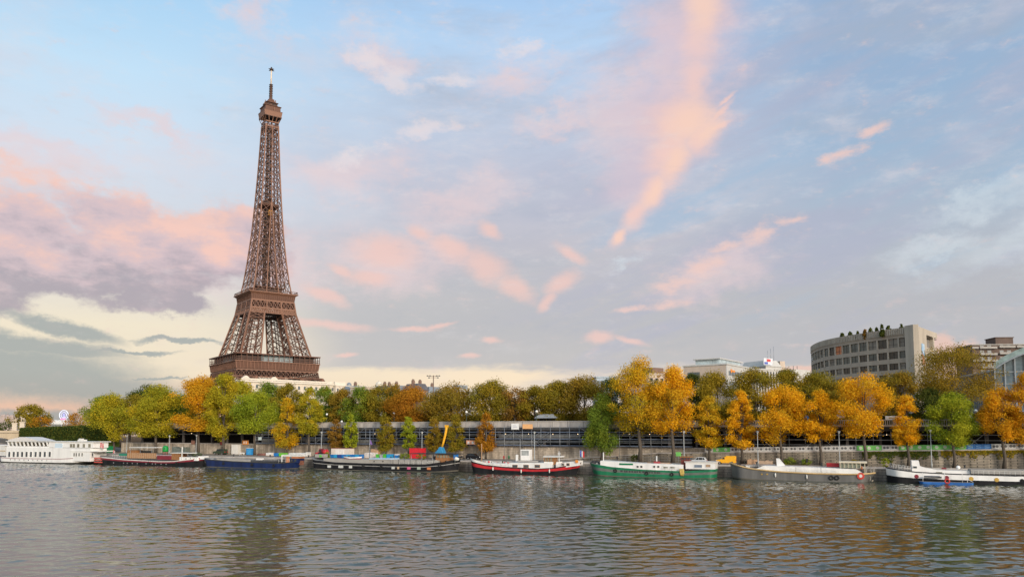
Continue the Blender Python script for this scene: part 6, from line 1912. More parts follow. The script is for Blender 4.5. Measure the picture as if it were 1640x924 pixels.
mb = MB(); f.box(mb, 871, 893, 739, 742.5, -1.6, 1.6); mb.build('wheelhouse', m_bwhite, t)
mb = MB(); f.box(mb, 872, 885, 732.4, 738.9, -1.55, 1.5); mb.build('wheelhouse_glass', m_bglass2, t)
mb = MB(); f.box(mb, 886, 890.5, 732, 744, -1.65, -1.5); mb.build('door', m_wood, t)
mb = MB()
for u in (871.5, 876, 880.5, 885, 892): x = f.X(u, -1.6); mb.box(x - .1, x + .1, -1.63, -1.56, z(u, 739, -1.6), z(u, 732, -1.6))
mb.build('wheelhouse_posts', m_wood, t)
mb = MB(); f.box(mb, 869.5, 895, 730, 731.9, -1.9, 1.9); mb.build('wheelhouse_roof', m_bwhite2, t)
mb = MB(); x0, x1 = f.X(890, -2.0), f.X(925, -2.0); mb.prism([(x0, 1.4), (x1, 2.2), (x1, z(925, 737.5, -2)), (x0, z(890, 741.5, -2))], -2.0, 1.9); mb.build('aft_cabin', m_bwhite, t)
winrow(t, f, [901, 909.5], 3.8, 741.5, 744.8, -2.03, m_wood, m_bglass)
mb = MB(); mb.tube([(f.X(771.5, 0), 0, 2.0), (f.X(771.5, 0), 0, z(771, 710, 0))], [.14, .09], 6); mb.build('mast', m_wood2, t)
mb = MB(); mb.tube([(f.X(895.5, 0), 0, 2), (f.X(895, 0), 0, z(895, 722, 0))], [.12, .06], 6); mb.beam((f.X(893, 0), 0, z(895, 726, 0)), (f.X(898, 0), 0, z(895, 726, 0)), .1); mb.build('aerial_mast', m_bwhite, t)
flag(t, f.X(928, -.5), -.5, z(928, 737), [M_FR_B, m_bwhite, M_FR_R], 1.0, 1.4, 2.3)
mb = MB(); mb.tube([(f.X(922.5), -2.3, z(922, 738.5)), (f.X(922.5), -2.22, z(922, 738.5))], .38, 12); mb.build('life_ring', m_orange, t)
mb = MB(); f.box(mb, 826, 829, 727.5, 738, -.4, 0, 0); f.box(mb, 828, 861, 737, 739.5, -.6, 1.4, 1); mb.build('deck_box', [m_bwhite, m_hatch], t)
mb = MB(); mb.tube([(f.X(833, .6), .6, 2.5), (f.X(833, .6), .6, z(833, 702, .6)), (f.X(821, .6), .6, z(833, 702, .6))], .06, 6); mb.build('davit', m_tube, t)
mb = MB()
rl_ = random.Random(9)
for k in range(26):
    u = rl_.uniform(775, 815); y = rl_.uniform(-1.4, 1.4); mb.ball((f.X(u, y), y, z(u, 741 + (u - 775) * .02, y) + rl_.uniform(0, .4)), rl_.uniform(.12, .3), rl_.choice((0, 0, 1, 2)), 6, 4)
mb.build('deck_flowers', [mat('pot_white', (.6, .58, .55), .7), M_FR_R, mat('dark_plants', (.05, .06, .03), .9)], t)['kind'] = 'stuff'
mb = MB(); f.box(mb, 756, 760, 738, 741, -.9, 0); mb.build('anchor_winch', m_dark, t)
# glazed white kiosk standing behind it on the deck edge
fk = Fr(836, 850, 1.8, d=4.4)
kk = thing('deck_kiosk', 'glazed white box cabin standing on the deck of the red striped barge', 'cabin', Q(fk.s0, 4.4, fk.Z(843, 736.8, -.9)), -QA)
h_ = fk.Z(843, 719.5, -.9) - fk.Z(843, 736.8, -.9)
mb = MB(); Lk = fk.L; mb.box(0, Lk, -.9, .9, 0, h_ * .45); mb.box(0, Lk, -.9, .9, h_ * .9, h_); mb.box(0, .18, -.9, .9, h_ * .45, h_ * .9); mb.box(Lk - .18, Lk, -.9, .9, h_ * .45, h_ * .9); mb.build('frame', m_bwhite, kk)
mb = MB(); mb.box(.19, Lk - .19, -.85, .85, h_ * .452, h_ * .898); mb.build('glass', glassmat('kiosk_glass', (.36, .38, .37), .1), kk)
# --- green barge
f, t = boat('barge', 'green and white barge with a red-brown wheelhouse and coiled ropes at the bow', 944, 1148, 5.2)
z = lambda u, v, y=-2.6: f.Z(u, v, y)
ho, V_ = hull(t, f.L, 5.2, [(0, 3.0), (.05, 2.7), (.2, 2.1), (.45, 1.65), (.75, 1.45), (.9, 1.75), (1, 2.0)], [(.20, 3), (.30, 0), (.58, 1), (.80, 2), (1, 1)], [m_waterline, m_green, mat('weathered_grey_green', (.12, .14, .12), .7, .25, .8), m_black], el=.11, er=.05, rl=1.3, rr=.2, pl=2.2, pr=3.4)
deck_rail(t, V_, f.X(1060), f.X(1088), n=6); fenders(t, V_, [f.X(985), f.X(1035), f.X(1075)])
mb = MB(); x0, x1 = f.X(961, -2.2), f.X(1093, -2.2)
mb.prism([(x0, 1.8), (f.X(1020, -2.2), 1.5), (x1, 1.3), (x1, z(1093, 743.5, -2.2)), (f.X(1020, -2.2), z(1020, 741, -2.2)), (f.X(985, -2.2), z(985, 738.5, -2.2)), (x0, z(961, 737, -2.2))], -2.2, 2.0); mb.build('cabin', m_bwhite, t)
winrow(t, f, [1020.5, 1026.5, 1047, 1053.5], 3.0, 745.3, 748, -2.23, m_bwhite2, m_dark)
winrow(t, f, [1065, 1076], 6.0, 746.5, 749, -2.23, m_bwhite2, m_bglass2)
mb = MB(); f.box(mb, 991, 1013, 741.2, 744, -2.28, -2.2); mb.build('green_panel', m_green, t)
mb = MB(); f.box(mb, 1090, 1103, 736, 745.5, -1.4, 1.4); mb.build('wheelhouse', mat('wheelhouse_red', (.16, .035, .025), .5, .2), t)
mb = MB(); f.box(mb, 1089, 1104, 732.2, 735.9, -1.35, 1.3); mb.build('wheelhouse_glass', m_bglass, t)
mb = MB()
for u in (1090, 1094.5, 1099, 1103): x = f.X(u, -1.4); mb.box(x - .1, x + .1, -1.42, -1.36, z(u, 736, -1.4), z(u, 732, -1.4))
mb.build('wheelhouse_posts', mat('wheelhouse_red', (.16, .035, .025), .5, .2), t)
mb = MB(); f.box(mb, 1088, 1105, 730.6, 732.1, -1.7, 1.6); mb.build('wheelhouse_roof', m_wood, t)
mb = MB(); f.box(mb, 1097, 1144, 740, 750.5, -2.1, 2.0); mb.build('aft_cabin', m_bwhite, t)
mb = MB(); f.box(mb, 1095, 1146, 738.6, 739.9, -2.3, 2.2); mb.build('aft_roof', m_bwhite2, t)
winrow(t, f, [1117], 11, 743.7, 748, -2.13, m_bwhite2, mat('window_blue', (.16, .20, .26), .2)); winrow(t, f, [1133], 6.5, 743.2, 747.2, -2.13, m_bwhite2, mat('window_tan', (.38, .25, .16), .4))
mb = MB(); mb.tube([(f.X(966, 0), 0, 2), (f.X(966, 0), 0, z(966, 724, 0))], .1, 6); mb.build('mast', m_bwhite2, t)
mb = MB(); mb.tube([(f.X(1051, 0), 0, 2), (f.X(1051, 0), 0, z(1051, 729.5, 0))], .16, 6); mb.build('chimney_pipe', m_bwhite2, t)
ropes(t, 1.8, 2.9, 7, .8, 6).build('mooring_ropes', m_rope, t)
mb = MB(); 
for k in range(5): mb.ball((f.X(948 + k * 2.4, -.5), -.5, 2.75 + .2 * (k % 2)), .45, 0, 7, 5)
mb.build('deck_gear', m_dark, t)
mb = MB()
for k in range(4): mb.tube([(f.X(1088 + k * 1.7), -2.72, z(1090, 750)), (f.X(1089 + k * 1.6), -2.8, z(1090, 757)), (f.X(1090 + k * .9), -2.75, z(1090, 761))], .16, 6)
mb.build('rope_fender', mat('ochre_rope', (.50, .36, .10), .8, .2), t)
mb = MB()
rl_ = random.Random(2)
u = 993
while u < 1056:
    w = rl_.uniform(1.2, 3.6); x0, x1 = f.X(u), f.X(u + w); zz_ = z(u, 753.5 + (u - 993) * .038); mb.box(x0, x1, -2.67, -2.60, zz_ - .2, zz_ + .22); u += w + rl_.uniform(.8, 2.5)
mb.build('worn_lettering', mat('faint_dark', (.05, .055, .05), .7), t)['kind'] = 'stuff'
mb = MB(); f.box(mb, 1036, 1072, 740.4, 742.0, .4, 1.6, 0); f.box(mb, 1046, 1056, 738.3, 741.9, -.2, .3, 1); mb.build('plant_boxes', [m_wood2, mat('dull_red', (.30, .05, .05), .6)], t)
# --- grey and white barge with tan rub rail
f, t = boat('barge', 'grey barge with a tan rail, long white coach roof and slanted white funnel', 1168, 1399, 5.2)
z = lambda u, v, y=-2.6: f.Z(u, v, y)
ho, V_ = hull(t, f.L, 5.2, [(0, 3.35), (.05, 2.95), (.16, 2.25), (.35, 1.75), (.6, 1.5), (.85, 1.5), (1, 1.75)], [(.2, 0), (.28, 1), (1, 2)], [m_black, m_waterline, m_grey], el=.10, er=.09, rl=.6, rr=1.4, pl=2.2, pr=2.2)
rail_tube(t, V_, m_tan, .17); deck_rail(t, V_, f.X(1262), f.X(1340), n=12, h=.7); fenders(t, V_, [f.X(1290), f.X(1240)], 'roll')
mb = MB(); x0 = f.X(1204, -2.1)
mb.prism([(x0, 1.7), (f.X(1378, -2.1), 1.4), (f.X(1378, -2.1), z(1378, 756, -2.1)), (f.X(1368, -2.1), z(1368, 750.5, -2.1)), (f.X(1268, -2.1), z(1268, 746.5, -2.1)), (f.X(1222, -2.1), z(1222, 745, -2.1)), (x0, z(1204, 752, -2.1))], -2.1, 2.0); mb.build('coach_roof', m_bwhite, t)
mb = MB()
for u in (1273, 1313): x = f.X(u, -2.12); mb.box(x - .04, x + .04, -2.14, -2.102, 1.6, z(u, 747.5, -2.1))
mb.build('roof_seam', m_hatch, t)
mb = MB(); mb.prism([(f.X(1243, -.6), z(1243, 746, -.6)), (f.X(1256, -.6), z(1256, 745, -.6)), (f.X(1249, -.6), z(1249, 737, -.6)), (f.X(1246.5, -.6), z(1246, 733.5, -.6)), (f.X(1242, -.6), z(1242, 733.5, -.6))], -.9, .5); mb.build('funnel', m_bwhite, t)
mb = MB(); f.box(mb, 1342, 1387, 738.6, 741, -1.9, 1.9); mb.build('awning', mat('cream_awning', (.62, .56, .44), .7, .05), t)
mb = MB()
for u in (1344, 1350, 1356.5, 1363, 1369.5, 1376): x = f.X(u, -1.7); mb.box(x - .1, x + .1, -1.75, -1.6, z(u, 748.8, -1.7), z(u, 741, -1.7))
x = f.X(1383, -1.7); mb.box(x - .1, x + .1, -1.75, -1.6, 1.5, z(1383, 741, -1.7))
mb.build('wheelhouse_posts', mat('post_tan', (.40, .36, .26), .6), t)
mb = MB(); f.box(mb, 1345, 1377, 742.5, 748.8, -1.6, 1.5); mb.build('wheelhouse_glass', glassmat('olive_glass', (.20, .22, .17), .12), t)
mb = MB(); mb.tube([(f.X(1376, -2.7), -2.8, z(1376, 761.3)), (f.X(1376, -2.7), -2.68, z(1376, 761.3))], .68, 14); lr = mb.build('life_ring', mat('ring_red', (.52, .05, .035), .5), t)
mb = MB(); mb.tube([(f.X(1376, -2.7), -2.83, z(1376, 761.3)), (f.X(1376, -2.7), -2.802, z(1376, 761.3))], .3, 12); mb.build('ring_centre', m_bwhite2, lr)
for u in (1329, 1338):
    mb = MB(); c = (f.X(u), -2.75, z(u, 764.2)); pts = [(c[0] + .36 * math.cos(a), c[1], c[2] + .36 * math.sin(a)) for a in np.linspace(0, 2 * math.pi, 15)]; mb.tube(pts, .14, 6, caps=False); mb.build('tyre_fender', m_tyre, t)
mb = MB()
for u in (1206, 1214, 1222, 1230, 1238): mb.tube([(f.X(u, -1.6), -1.6, 2.2), (f.X(u, -1.6), -1.6, z(u, 742.5, -1.6))], .045, 5)
mb.beam((f.X(1206, -1.6), -1.6, z(1222, 742.5, -1.6)), (f.X(1240, -1.6), -1.6, z(1222, 742.5, -1.6)), .07); mb.build('railing', m_tube, t)
mb = MB(); f.box(mb, 1188, 1192, 744.5, 748, -.8, 0, 0); f.box(mb, 1193, 1199, 745.5, 748.5, -.6, .4, 1); f.box(mb, 1179, 1185, 742.5, 746, -.5, .5, 0); mb.build('bow_gear', [m_dark, m_bwhite2], t)
mb = MB()
for u in (1218.5, 1227): mb.tube([(f.X(u), -2.68, z(u, 758.5)), (f.X(u), -2.58, z(u, 758.5))], .17, 8)
mb.build('portholes', m_brass, t)
mb = MB(); rl_ = random.Random(3)
for k in range(9): u = rl_.uniform(1383, 1397); mb.beam((f.X(u, -1), rl_.uniform(-1.5, 1), 1.7), (f.X(u + rl_.uniform(-4, 4), -1), rl_.uniform(-1.5, 1), 2.2 + rl_.uniform(.2, 1.2)), .1)
mb.build('stern_gear', m_hatch, t)
ropes(t, f.L - 1.2, 1.7, 3, 1.0, 8).build('mooring_ropes', m_rope, t)
mb = MB(); f.box(mb, 1322, 1342, 741, 747, .9, 2.0); mb.build('covered_dinghy', m_red, t)
# --- white and black barge at the right edge
f, t = boat('barge', 'white barge with black bottom, brass portholes and white stepped deckhouse', 1416, 1760, 5.2)
z = lambda u, v, y=-2.6: f.Z(u, v, y)
L8 = f.L
ho, V_ = hull(t, L8, 5.2, [(0, 3.0), (.04, 2.75), (.14, 2.25), (.3, 2.0), (.6, 1.85), (1, 2.2)], [(.22, 0), (.56, 0), (.93, 1), (1, 2)], [m_black, m_bwhite, m_dark], el=.07, er=.08, rl=.3, rr=.6, pl=2.6, pr=2.6)
deck_rail(t, V_, f.X(1424), f.X(1456), n=8); deck_rail(t, V_, f.X(1556), f.X(1640), n=11, h=.7)
mb = MB(); mb.prism([(f.X(1458, -1.5), 2.1), (f.X(1551, -1.5), 1.9), (f.X(1551, -1.5), z(1551, 753.5, -1.5)), (f.X(1548, -1.5), z(1548, 757, -1.5)) if False else (f.X(1500, -1.5), z(1500, 752, -1.5)), (f.X(1480, -1.5), z(1480, 748.5, -1.5)), (f.X(1471, -1.5), z(1471, 745.5, -1.5)), (f.X(1469.5, -1.5), z(1469, 737, -1.5)), (f.X(1458, -1.5), z(1458, 737, -1.5))], -1.5, 1.5); mb.build('deckhouse', m_bwhite, t)
winrow(t, f, [1463], 5, 746, 749, -1.53, m_bwhite2, m_bglass)
winrow(t, f, [1501], 8, 755, 757.3, -1.53, m_bwhite2, m_bglass2)
mb = MB(); f.box(mb, 1552, 1760, 752.8, 759.5, -2.0, 1.8); mb.build('hatch_covers', m_hatch, t)
for u, m in ((1465, m_burg), (1513, m_burg), (1552, m_brass), (1592.5, m_brass), (1633, m_black)):
    mb = MB(); v = 762 + (u - 1465) * .042
    mb.tube([(f.X(u), -2.70, z(u, v)), (f.X(u), -2.60, z(u, v))], .38, 14); mb.build('porthole', m, t)
mb = MB(); f.box(mb, 1477, 1502, 761, 764, -2.66, -2.6); mb.build('name_board', mat('board_blue_grey', (.12, .15, .20), .5), t)
mb = MB(); rl_ = random.Random(7)
for k in range(10): u = rl_.uniform(1424, 1456); mb.beam((f.X(u, 0), rl_.uniform(-1.3, 1.3), 2.3), (f.X(u + rl_.uniform(-3, 3), 0), rl_.uniform(-1.3, 1.3), 2.9 + rl_.uniform(.2, 1.0)), .12)
mb.build('bow_gear', m_hatch, t)
mb = MB(); mb.ball((f.X(1532, -.6), -.6, z(1532, 748, -.6)), .38); mb.build('float_ball', m_bwhite, t)
mb = MB(); f.box(mb, 1506, 1513, 748.5, 750.5, -.9, 0); mb.build('red_box', m_burg, t)
# blue pontoon raft
f = Fr(1468, 1556, 1.5, d=-1.0)
t = thing('raft', 'narrow blue floating work raft with white posts beside the white barge', 'raft', Q(f.s0, -1.0, 0), -QA)
z = lambda u, v, y=-.75: f.Z(u, v, y)
mr = mat('raft_blue', (.015, .11, .36), .5, .25, .8)
hull(t, f.L, 1.5, [(0, .55), (.1, .45), (1, .45)], [(.4, 0), (1, 1)], [m_black, mr], el=.08, er=.04, rl=.5, rr=.2)
mb = MB()
for u in (1475, 1510, 1538, 1546): mb.tube([(f.X(u), -.6, .4), (f.X(u), -.6, z(u, 756 if u < 1540 else 768))], .05, 5)
mb.beam((f.X(1475), -.6, 1.3), (f.X(1510), -.6, 1.2), .05); mb.beam((f.X(1538), -.6, 1.6), (f.X(1555), -.6, .6), .06); mb.build('posts', m_bwhite2, t)
mb = MB(); c = (f.X(1513.5), -.75, z(1513, 769.5)); mb.tube([(c[0] + .38 * math.cos(a), c[1], c[2] + .38 * math.sin(a)) for a in np.linspace(0, 2 * math.pi, 15)], .13, 6, caps=False); mb.build('life_ring', mat('ring_red', (.52, .05, .035), .5), t)
mb = MB(); f.box(mb, 1477, 1505, 762, 765.5, .1, .5); mb.build('tool_tray', m_dark, t)
# ------------------------------------------------------------------ things on the quay
def on_quay(u, d): 
    s = s_of(u, d); return s, Q(s, d, QZ)
def pxm(u, d): return Q(s_of(u, d), d)[1] / FPX
# cars
m_rub = mat('car_tyre', (.015, .015, .015), .85); m_rim = mat('car_rim', (.45, .45, .45), .35, metal=.7); m_cg = glassmat('car_glass', (.03, .035, .04), .06)
m_hl = mat('headlight_glass', (.75, .75, .72), .15); m_tl = mat('tail_light', (.40, .02, .02), .3)
def car(name, label, u, d, L, H, prof, win, col, flip=False, cat='car', vanbox=None):
    s, p_ = on_quay(u, d)
    t = thing(name, label, cat, p_, -QA + (math.pi if flip else 0))
    Wd = 1.7
    P_ = [(x * L - L / 2, z_ * H) for x, z_ in prof]
    mb = MB(); mb.prism(P_, -Wd / 2, Wd / 2)
    b = mb.build('body', col, t)
    bv = b.modifiers.new('bevel', 'BEVEL'); bv.width = .07; bv.segments = 2
    for w in win:
        for y in (-1, 1):
            mb = MB(); mb.prism([(x * L - L / 2, z_ * H) for x, z_ in w], y * (Wd / 2 + .005), y * (Wd / 2 + .02)); mb.build('side_window', m_cg, t)
    ws_, rs = win[0], win[-1]
    for x in (.19, .81):
        for y in (-1, 1):
            mb = MB(); c = (x * L - L / 2, y * (Wd / 2 - .06), .31)
            mb.tube([(c[0], c[1] - .1, .31), (c[0], c[1] + .1, .31)], .31, 14); wh = mb.build('wheel', m_rub, t)
            mb = MB(); mb.tube([(c[0], c[1] + y * .1, .31), (c[0], c[1] + y * .115, .31)], .18, 10); mb.build('rim', m_rim, wh)
    for y in (-.55, .55):
        mb = MB(); mb.box(-L / 2 - .02, -L / 2 + .06, y - .2, y + .2, H * .40, H * .52); mb.build('headlight', m_hl, t)
        mb = MB(); mb.box(L / 2 - .06, L / 2 + .02, y - .2, y + .2, H * .42, H * .56); mb.build('tail_light', m_tl, t)
    return t
suv_p = [(0, .18), (1, .18), (1, .52), (.98, .60), (.955, .96), (.90, 1.0), (.42, 1.0), (.36, .97), (.26, .64), (.05, .58), (0, .50)]
suv_w = [[(.30, .64), (.44, .64), (.44, .93), (.385, .93)], [(.46, .64), (.68, .64), (.68, .93), (.46, .93)], [(.70, .64), (.93, .66), (.91, .93), (.70, .93)]]
hat_p = [(0, .16), (1, .16), (1, .50), (.97, .62), (.88, .95), (.76, 1.0), (.50, 1.0), (.42, .95), (.27, .62), (.04, .54), (0, .44)]
hat_w = [[(.33, .62), (.53, .62), (.53, .93), (.46, .93)], [(.55, .62), (.75, .62), (.75, .94), (.55, .94)], [(.77, .63), (.91, .65), (.85, .92), (.77, .93)]]
van_p = [(0, .16), (1, .16), (1, .98), (.98, 1.0), (.50, 1.0), (.49, .86), (.45, .88), (.36, .86), (.26, .60), (.06, .52), (0, .44)]
van_w = [[(.29, .60), (.45, .60), (.45, .84), (.375, .84)]]
car('parked_car', 'dark green estate car parked by the pale stone wall', 354, 21, 4.6, 1.75, suv_p, suv_w, mat('car_green', (.035, .050, .030), .3, .1))
car('parked_car', 'black hatchback parked behind the bow of the red striped barge', 759, 12, 3.9, 1.6, hat_p, hat_w, mat('car_black', (.012, .012, .014), .25, .1), flip=True)
car('parked_car', 'silver hatchback parked behind the aft cabin of the green barge', 1118, 9.5, 3.7, 1.5, hat_p, hat_w, mat('car_silver', (.52, .54, .55), .3, .06))
car('parked_van', 'bright yellow small van parked between the green and the grey barge', 1162, 9.5, 4.2, 1.85, van_p, van_w, mat('van_yellow', (.78, .38, .015), .35, .06), cat='van')
# boxes with detail
def cabin(name, label, u0, u1, v0, v1, d, col, cat, depth=2.2, ribs=0, door=None, roof=None, z0=None):
    f = Fr(u0, u1, depth, d=d + depth / 2, z=QZ)
    zb = 0
    h = f.Z((u0 + u1) / 2, v0) 
    t = thing(name, label, cat, Q(f.s0, d + depth / 2, QZ), -QA)
    mb = MB(); mb.box(0, f.L, -depth / 2, depth / 2, .06, h); mb.build('shell', col, t)
    if ribs:
        mb = MB()
        for k in range(ribs): x = f.L * (k + .5) / ribs; mb.box(x - .05, x + .05, -depth / 2 - .05, -depth / 2 - .002, .15, h - .1)
        mb.build('ribs', col, t)
    mb = MB()
    for x in (0.05, f.L - .25):
        for y in (-depth / 2 + .05, depth / 2 - .25): mb.box(x, x + .2, y, y + .2, -.0, .058)
    mb.build('feet', m_dark, t)
    mb = MB(); mb.box(-.05, f.L + .05, -depth / 2 - .05, depth / 2 + .05, h + .002, h + .1); mb.build('roof', roof or col, t)
    if door:
        mb = MB(); mb.box(f.L * door[0], f.L * door[1], -depth / 2 - .04, -depth / 2 - .002, .2, h * .88); mb.build('door', door[2], t)
    return t, f, h
m_sheet = mat('white_sheet', (.62, .61, .58), .7, .12, .6, streak=True)
cabin('site_cabin', 'tall white corrugated site cabin against the stone wall next to the green car', 373.5, 384, 712, 727, 24, m_sheet, 'cabin', 1.2, ribs=6)
cabin('site_toilet', 'bright blue site toilet cabin standing under the bright green tree', 398, 408, 717.5, 728.5, 21, mat('cabin_blue', (.02, .22, .52), .5, .1), 'cabin', 1.6, door=(.2, .8, mat('door_blue', (.05, .30, .60), .5)), roof=m_sheet)
cabin('site_container', 'long cream container with two small marks behind the black barge', 535, 564, 718, 733, 12, mat('container_cream', (.66, .58, .50), .6, .06), 'container', 2.4, door=(.24, .72, mat('container_panel', (.72, .68, .62), .6)), roof=mat('rust_roof', (.30, .12, .09), .7))
cabin('site_container', 'red container standing behind the dark awning of the black barge', 659.5, 679, 718, 733, 14, mat('container_red', (.58, .022, .035), .5, .1), 'container', 2.4, ribs=8)
mats_b = [mat('crate_blue', (.015, .16, .46), .5, .15), mat('crate_azure', (.02, .30, .58), .5, .15), mat('crate_navy', (.02, .06, .25), .5, .15), mat('crate_green', (.08, .42, .05), .5, .15), mat('crate_grey', (.34, .35, .36), .6, .1)]
row = [(531, 536.5, 0, 'teal-edged'), (536.7, 542, 1, ''), (542.4, 549, 2, ''), (549.2, 556, 0, ''), (556.2, 563, 1, ''), (563.2, 570, 0, ''), (570.2, 577, 1, ''), (577.2, 582, 0, '')]
names = ['first', 'second', 'third', 'fourth', 'fifth', 'sixth', 'seventh', 'last']
def tank(u0, u1, v0, v1, d, col, label, group, name='plastic_bin', lidcol=None):
    f = Fr(u0, u1, 1.1, d=d + .55, z=QZ); h = f.Z((u0 + u1) / 2, v0); L = f.L
    t = thing(name, label, 'bin', Q(f.s0, d + .55, QZ), -QA, group)
    mb = MB(); mb.hexa([(.08, -.45, .1), (L - .08, -.45, .1), (L - .08, .45, .1), (.08, .45, .1), (0, -.55, h * .86), (L, -.55, h * .86), (L, .55, h * .86), (0, .55, h * .86)]); mb.build('tub', col, t)
    mb = MB(); mb.prism([(-.04, h * .862), (L + .04, h * .862), (L * .9, h), (L * .1, h)], -.6, .6); mb.build('lid', lidcol or col, t)
    mb = MB()
    for x in (.15, L - .25):
        mb.box(x, x + .1, -.5, .5, 0, .098)
    mb.build('feet', m_dark, t)
for (u0, u1, ci, _), nm in zip(row, names):
    tank(u0, u1, 727.5, 735, 9.0, mats_b[ci], '%s blue bin from the bow end in the row before the cream container' % nm, 'blue bins before the cream container')
tank(604, 609, 727, 735, 8.5, mats_b[3], 'bright green bin with a white mark nearest the pale blue deck cabin', 'bins on the quay behind the black barge')
tank(610, 615, 727.5, 735, 8.5, mats_b[4], 'grey bin standing between two green ones', 'bins on the quay behind the black barge')
tank(615.5, 620.5, 727, 735, 8.5, mats_b[3], 'green bin next to the blue covered one', 'bins on the quay behind the black barge')
tank(621, 630, 727, 735, 8.5, mats_b[1], 'wide blue covered bin at the end of the green ones', 'bins on the quay behind the black barge')
tank(634, 639, 727, 736, 8.5, mats_b[0], 'blue and white bin beside the low green plants', 'bins on the quay behind the black barge', lidcol=m_bwhite)
tank(722, 733, 727, 735, 8.5, mats_b[0], 'large blue covered bin at the stern of the black barge', 'bins on the quay behind the black barge')
tank(441, 447, 725, 732, 13, mats_b[0], 'blue bin beside the bright green skip', None); 
tank(449, 460, 725, 731.5, 13.5, mat('skip_green', (.16, .50, .05), .5, .1), 'bright green skip on the quay behind the blue barge', None, 'site_skip')
tank(1001.5, 1002.5, 735, 738, 12, m_dark, 'tiny dark bin by the guard rail', None) if False else None
tank(170.5, 180, 714, 722, 23, mat('bin_green', (.01, .20, .07), .5, .1), 'dark green bin before the stone wall behind the burgundy barge stern', None)
# dome recycling container
s, p_ = on_quay(266, 14)
t = thing('bottle_bank', 'rounded green bottle bank on the quay behind the burgundy barge', 'bin', p_, -QA)
k = pxm(266, 14)
mb = MB(); r = 4.6 * k; zt = z_of(713, p_[1]) - QZ
mb.tube([(0, 0, zt - 10 * k), (0, 0, zt - 4 * k)], [r, r], 14); mb.ball((0, 0, zt - 4 * k), r, 0, 14, 8, sz=.85); mb.build('shell', mat('bank_green', (.01, .26, .05), .4, .12), t)
mb = MB(); mb.tube([(0, 0, 0), (0, 0, zt - 10 * k)], [r * .8, r * .95], 10); mb.build('stand', mat('stand_brown', (.22, .12, .09), .8), t)
mb = MB(); mb.tube([(r * .5, -r * .9, zt - 5 * k), (r * .52, -r * .95, zt - 5 * k)], r * .22, 8); mb.build('hatch', m_dark, t)
# tarpaulin stacks behind the burgundy barge
def pile(u0, u1, v0, d, col, label, name='covered_stack', cat='stack', n=5, seed=1):
    f = Fr(u0, u1, 2.0, d=d + 1, z=QZ); h = f.Z((u0 + u1) / 2, v0)
    t = thing(name, label, cat, Q(f.s0, d + 1, QZ), -QA)
    r_ = random.Random(seed); top = [(f.L * i / n, h * r_.uniform(.7, 1.0)) for i in range(n + 1)]
    mb = MB(); mb.prism([(0, 0), (f.L, 0)] + top[::-1], -1, 1); o = mb.build('cover', col, t)
    bv = o.modifiers.new('bevel', 'BEVEL'); bv.width = .15; bv.segments = 2
    mb = MB(); mb.box(-.1, f.L + .1, -1.1, 1.1, .0, .1); o2 = mb.build('pallet', m_wood2, t)
pile(280, 302, 715, 22, mat('tarp_grey_green', (.13, .15, .13), .8, .25), 'grey-green covered stack before the stone wall behind the burgundy barge', seed=2)
pile(466, 480, 724, 16, m_sheet, 'white bulging sacks piled left of the slim tree stem', 'sack_pile', 'sacks', 7, 3)
pile(480, 496, 723.5, 16, m_sheet, 'second white sack pile at the foot of the slim yellow-green tree', 'sack_pile', 'sacks', 7, 4)
pile(587, 603, 724, 11, mat('tarp_pale', (.55, .50, .46), .8, .2), 'pale heap of wrapped goods behind the mast of the black barge', n=8, seed=5)
pile(597, 608, 718, 16, m_wood2, 'stack of tan crates against the wall near the dark olive columnar tree', 'crate_stack', 'crates', 3, 6)
pile(430, 438, 723.5, 17, m_sheet, 'small white wrapped bundle beside the pipes on the quay', n=3, seed=7)
pile(1196, 1212, 734, 11.5, m_wood2, 'stack of planks and pallets behind the bow of the grey barge', 'plank_stack', 'planks', 4, 8)
pile(1214, 1236, 736, 11.5, mat('cardboard', (.40, .29, .20), .8, .2), 'low brown stack of boards beside the first slim lamp post', 'plank_stack', 'planks', 5, 9)
# white cone blocks, small pipes
s, p_ = on_quay(386, 19)
t = thing('trestle', 'white trestle barrier beside the tall white site cabin', 'trestle', p_, -QA)
mb = MB(); mb.box(0, 1.6, -.1, .1, .55, .8); mb.build('board', m_bwhite, t)
for x in (.1, 1.4): mb = MB(); mb.beam((x, -.35, 0), (x, 0, .7), .1); mb.beam((x, .35, 0), (x, 0, .7), .1); mb.build('leg', m_bwhite2, t)
s, p_ = on_quay(414, 18)
t = thing('pipe_stack', 'loose stack of reddish pipes on the quay behind the blue barge', 'pipes', p_, -QA)
rr_ = random.Random(3)
for k in range(7): mb = MB(); z_ = .12 + .2 * (k // 3); y = (k % 3) * .4; mb.tube([(0 + rr_.uniform(-.6, .6), y, z_), (4.2 + rr_.uniform(-.6, .8), y + .2, z_ + rr_.uniform(0, .1))], .1, 7); mb.build('pipe', mat('pipe_red', (.36, .16, .12), .6, .2), t)
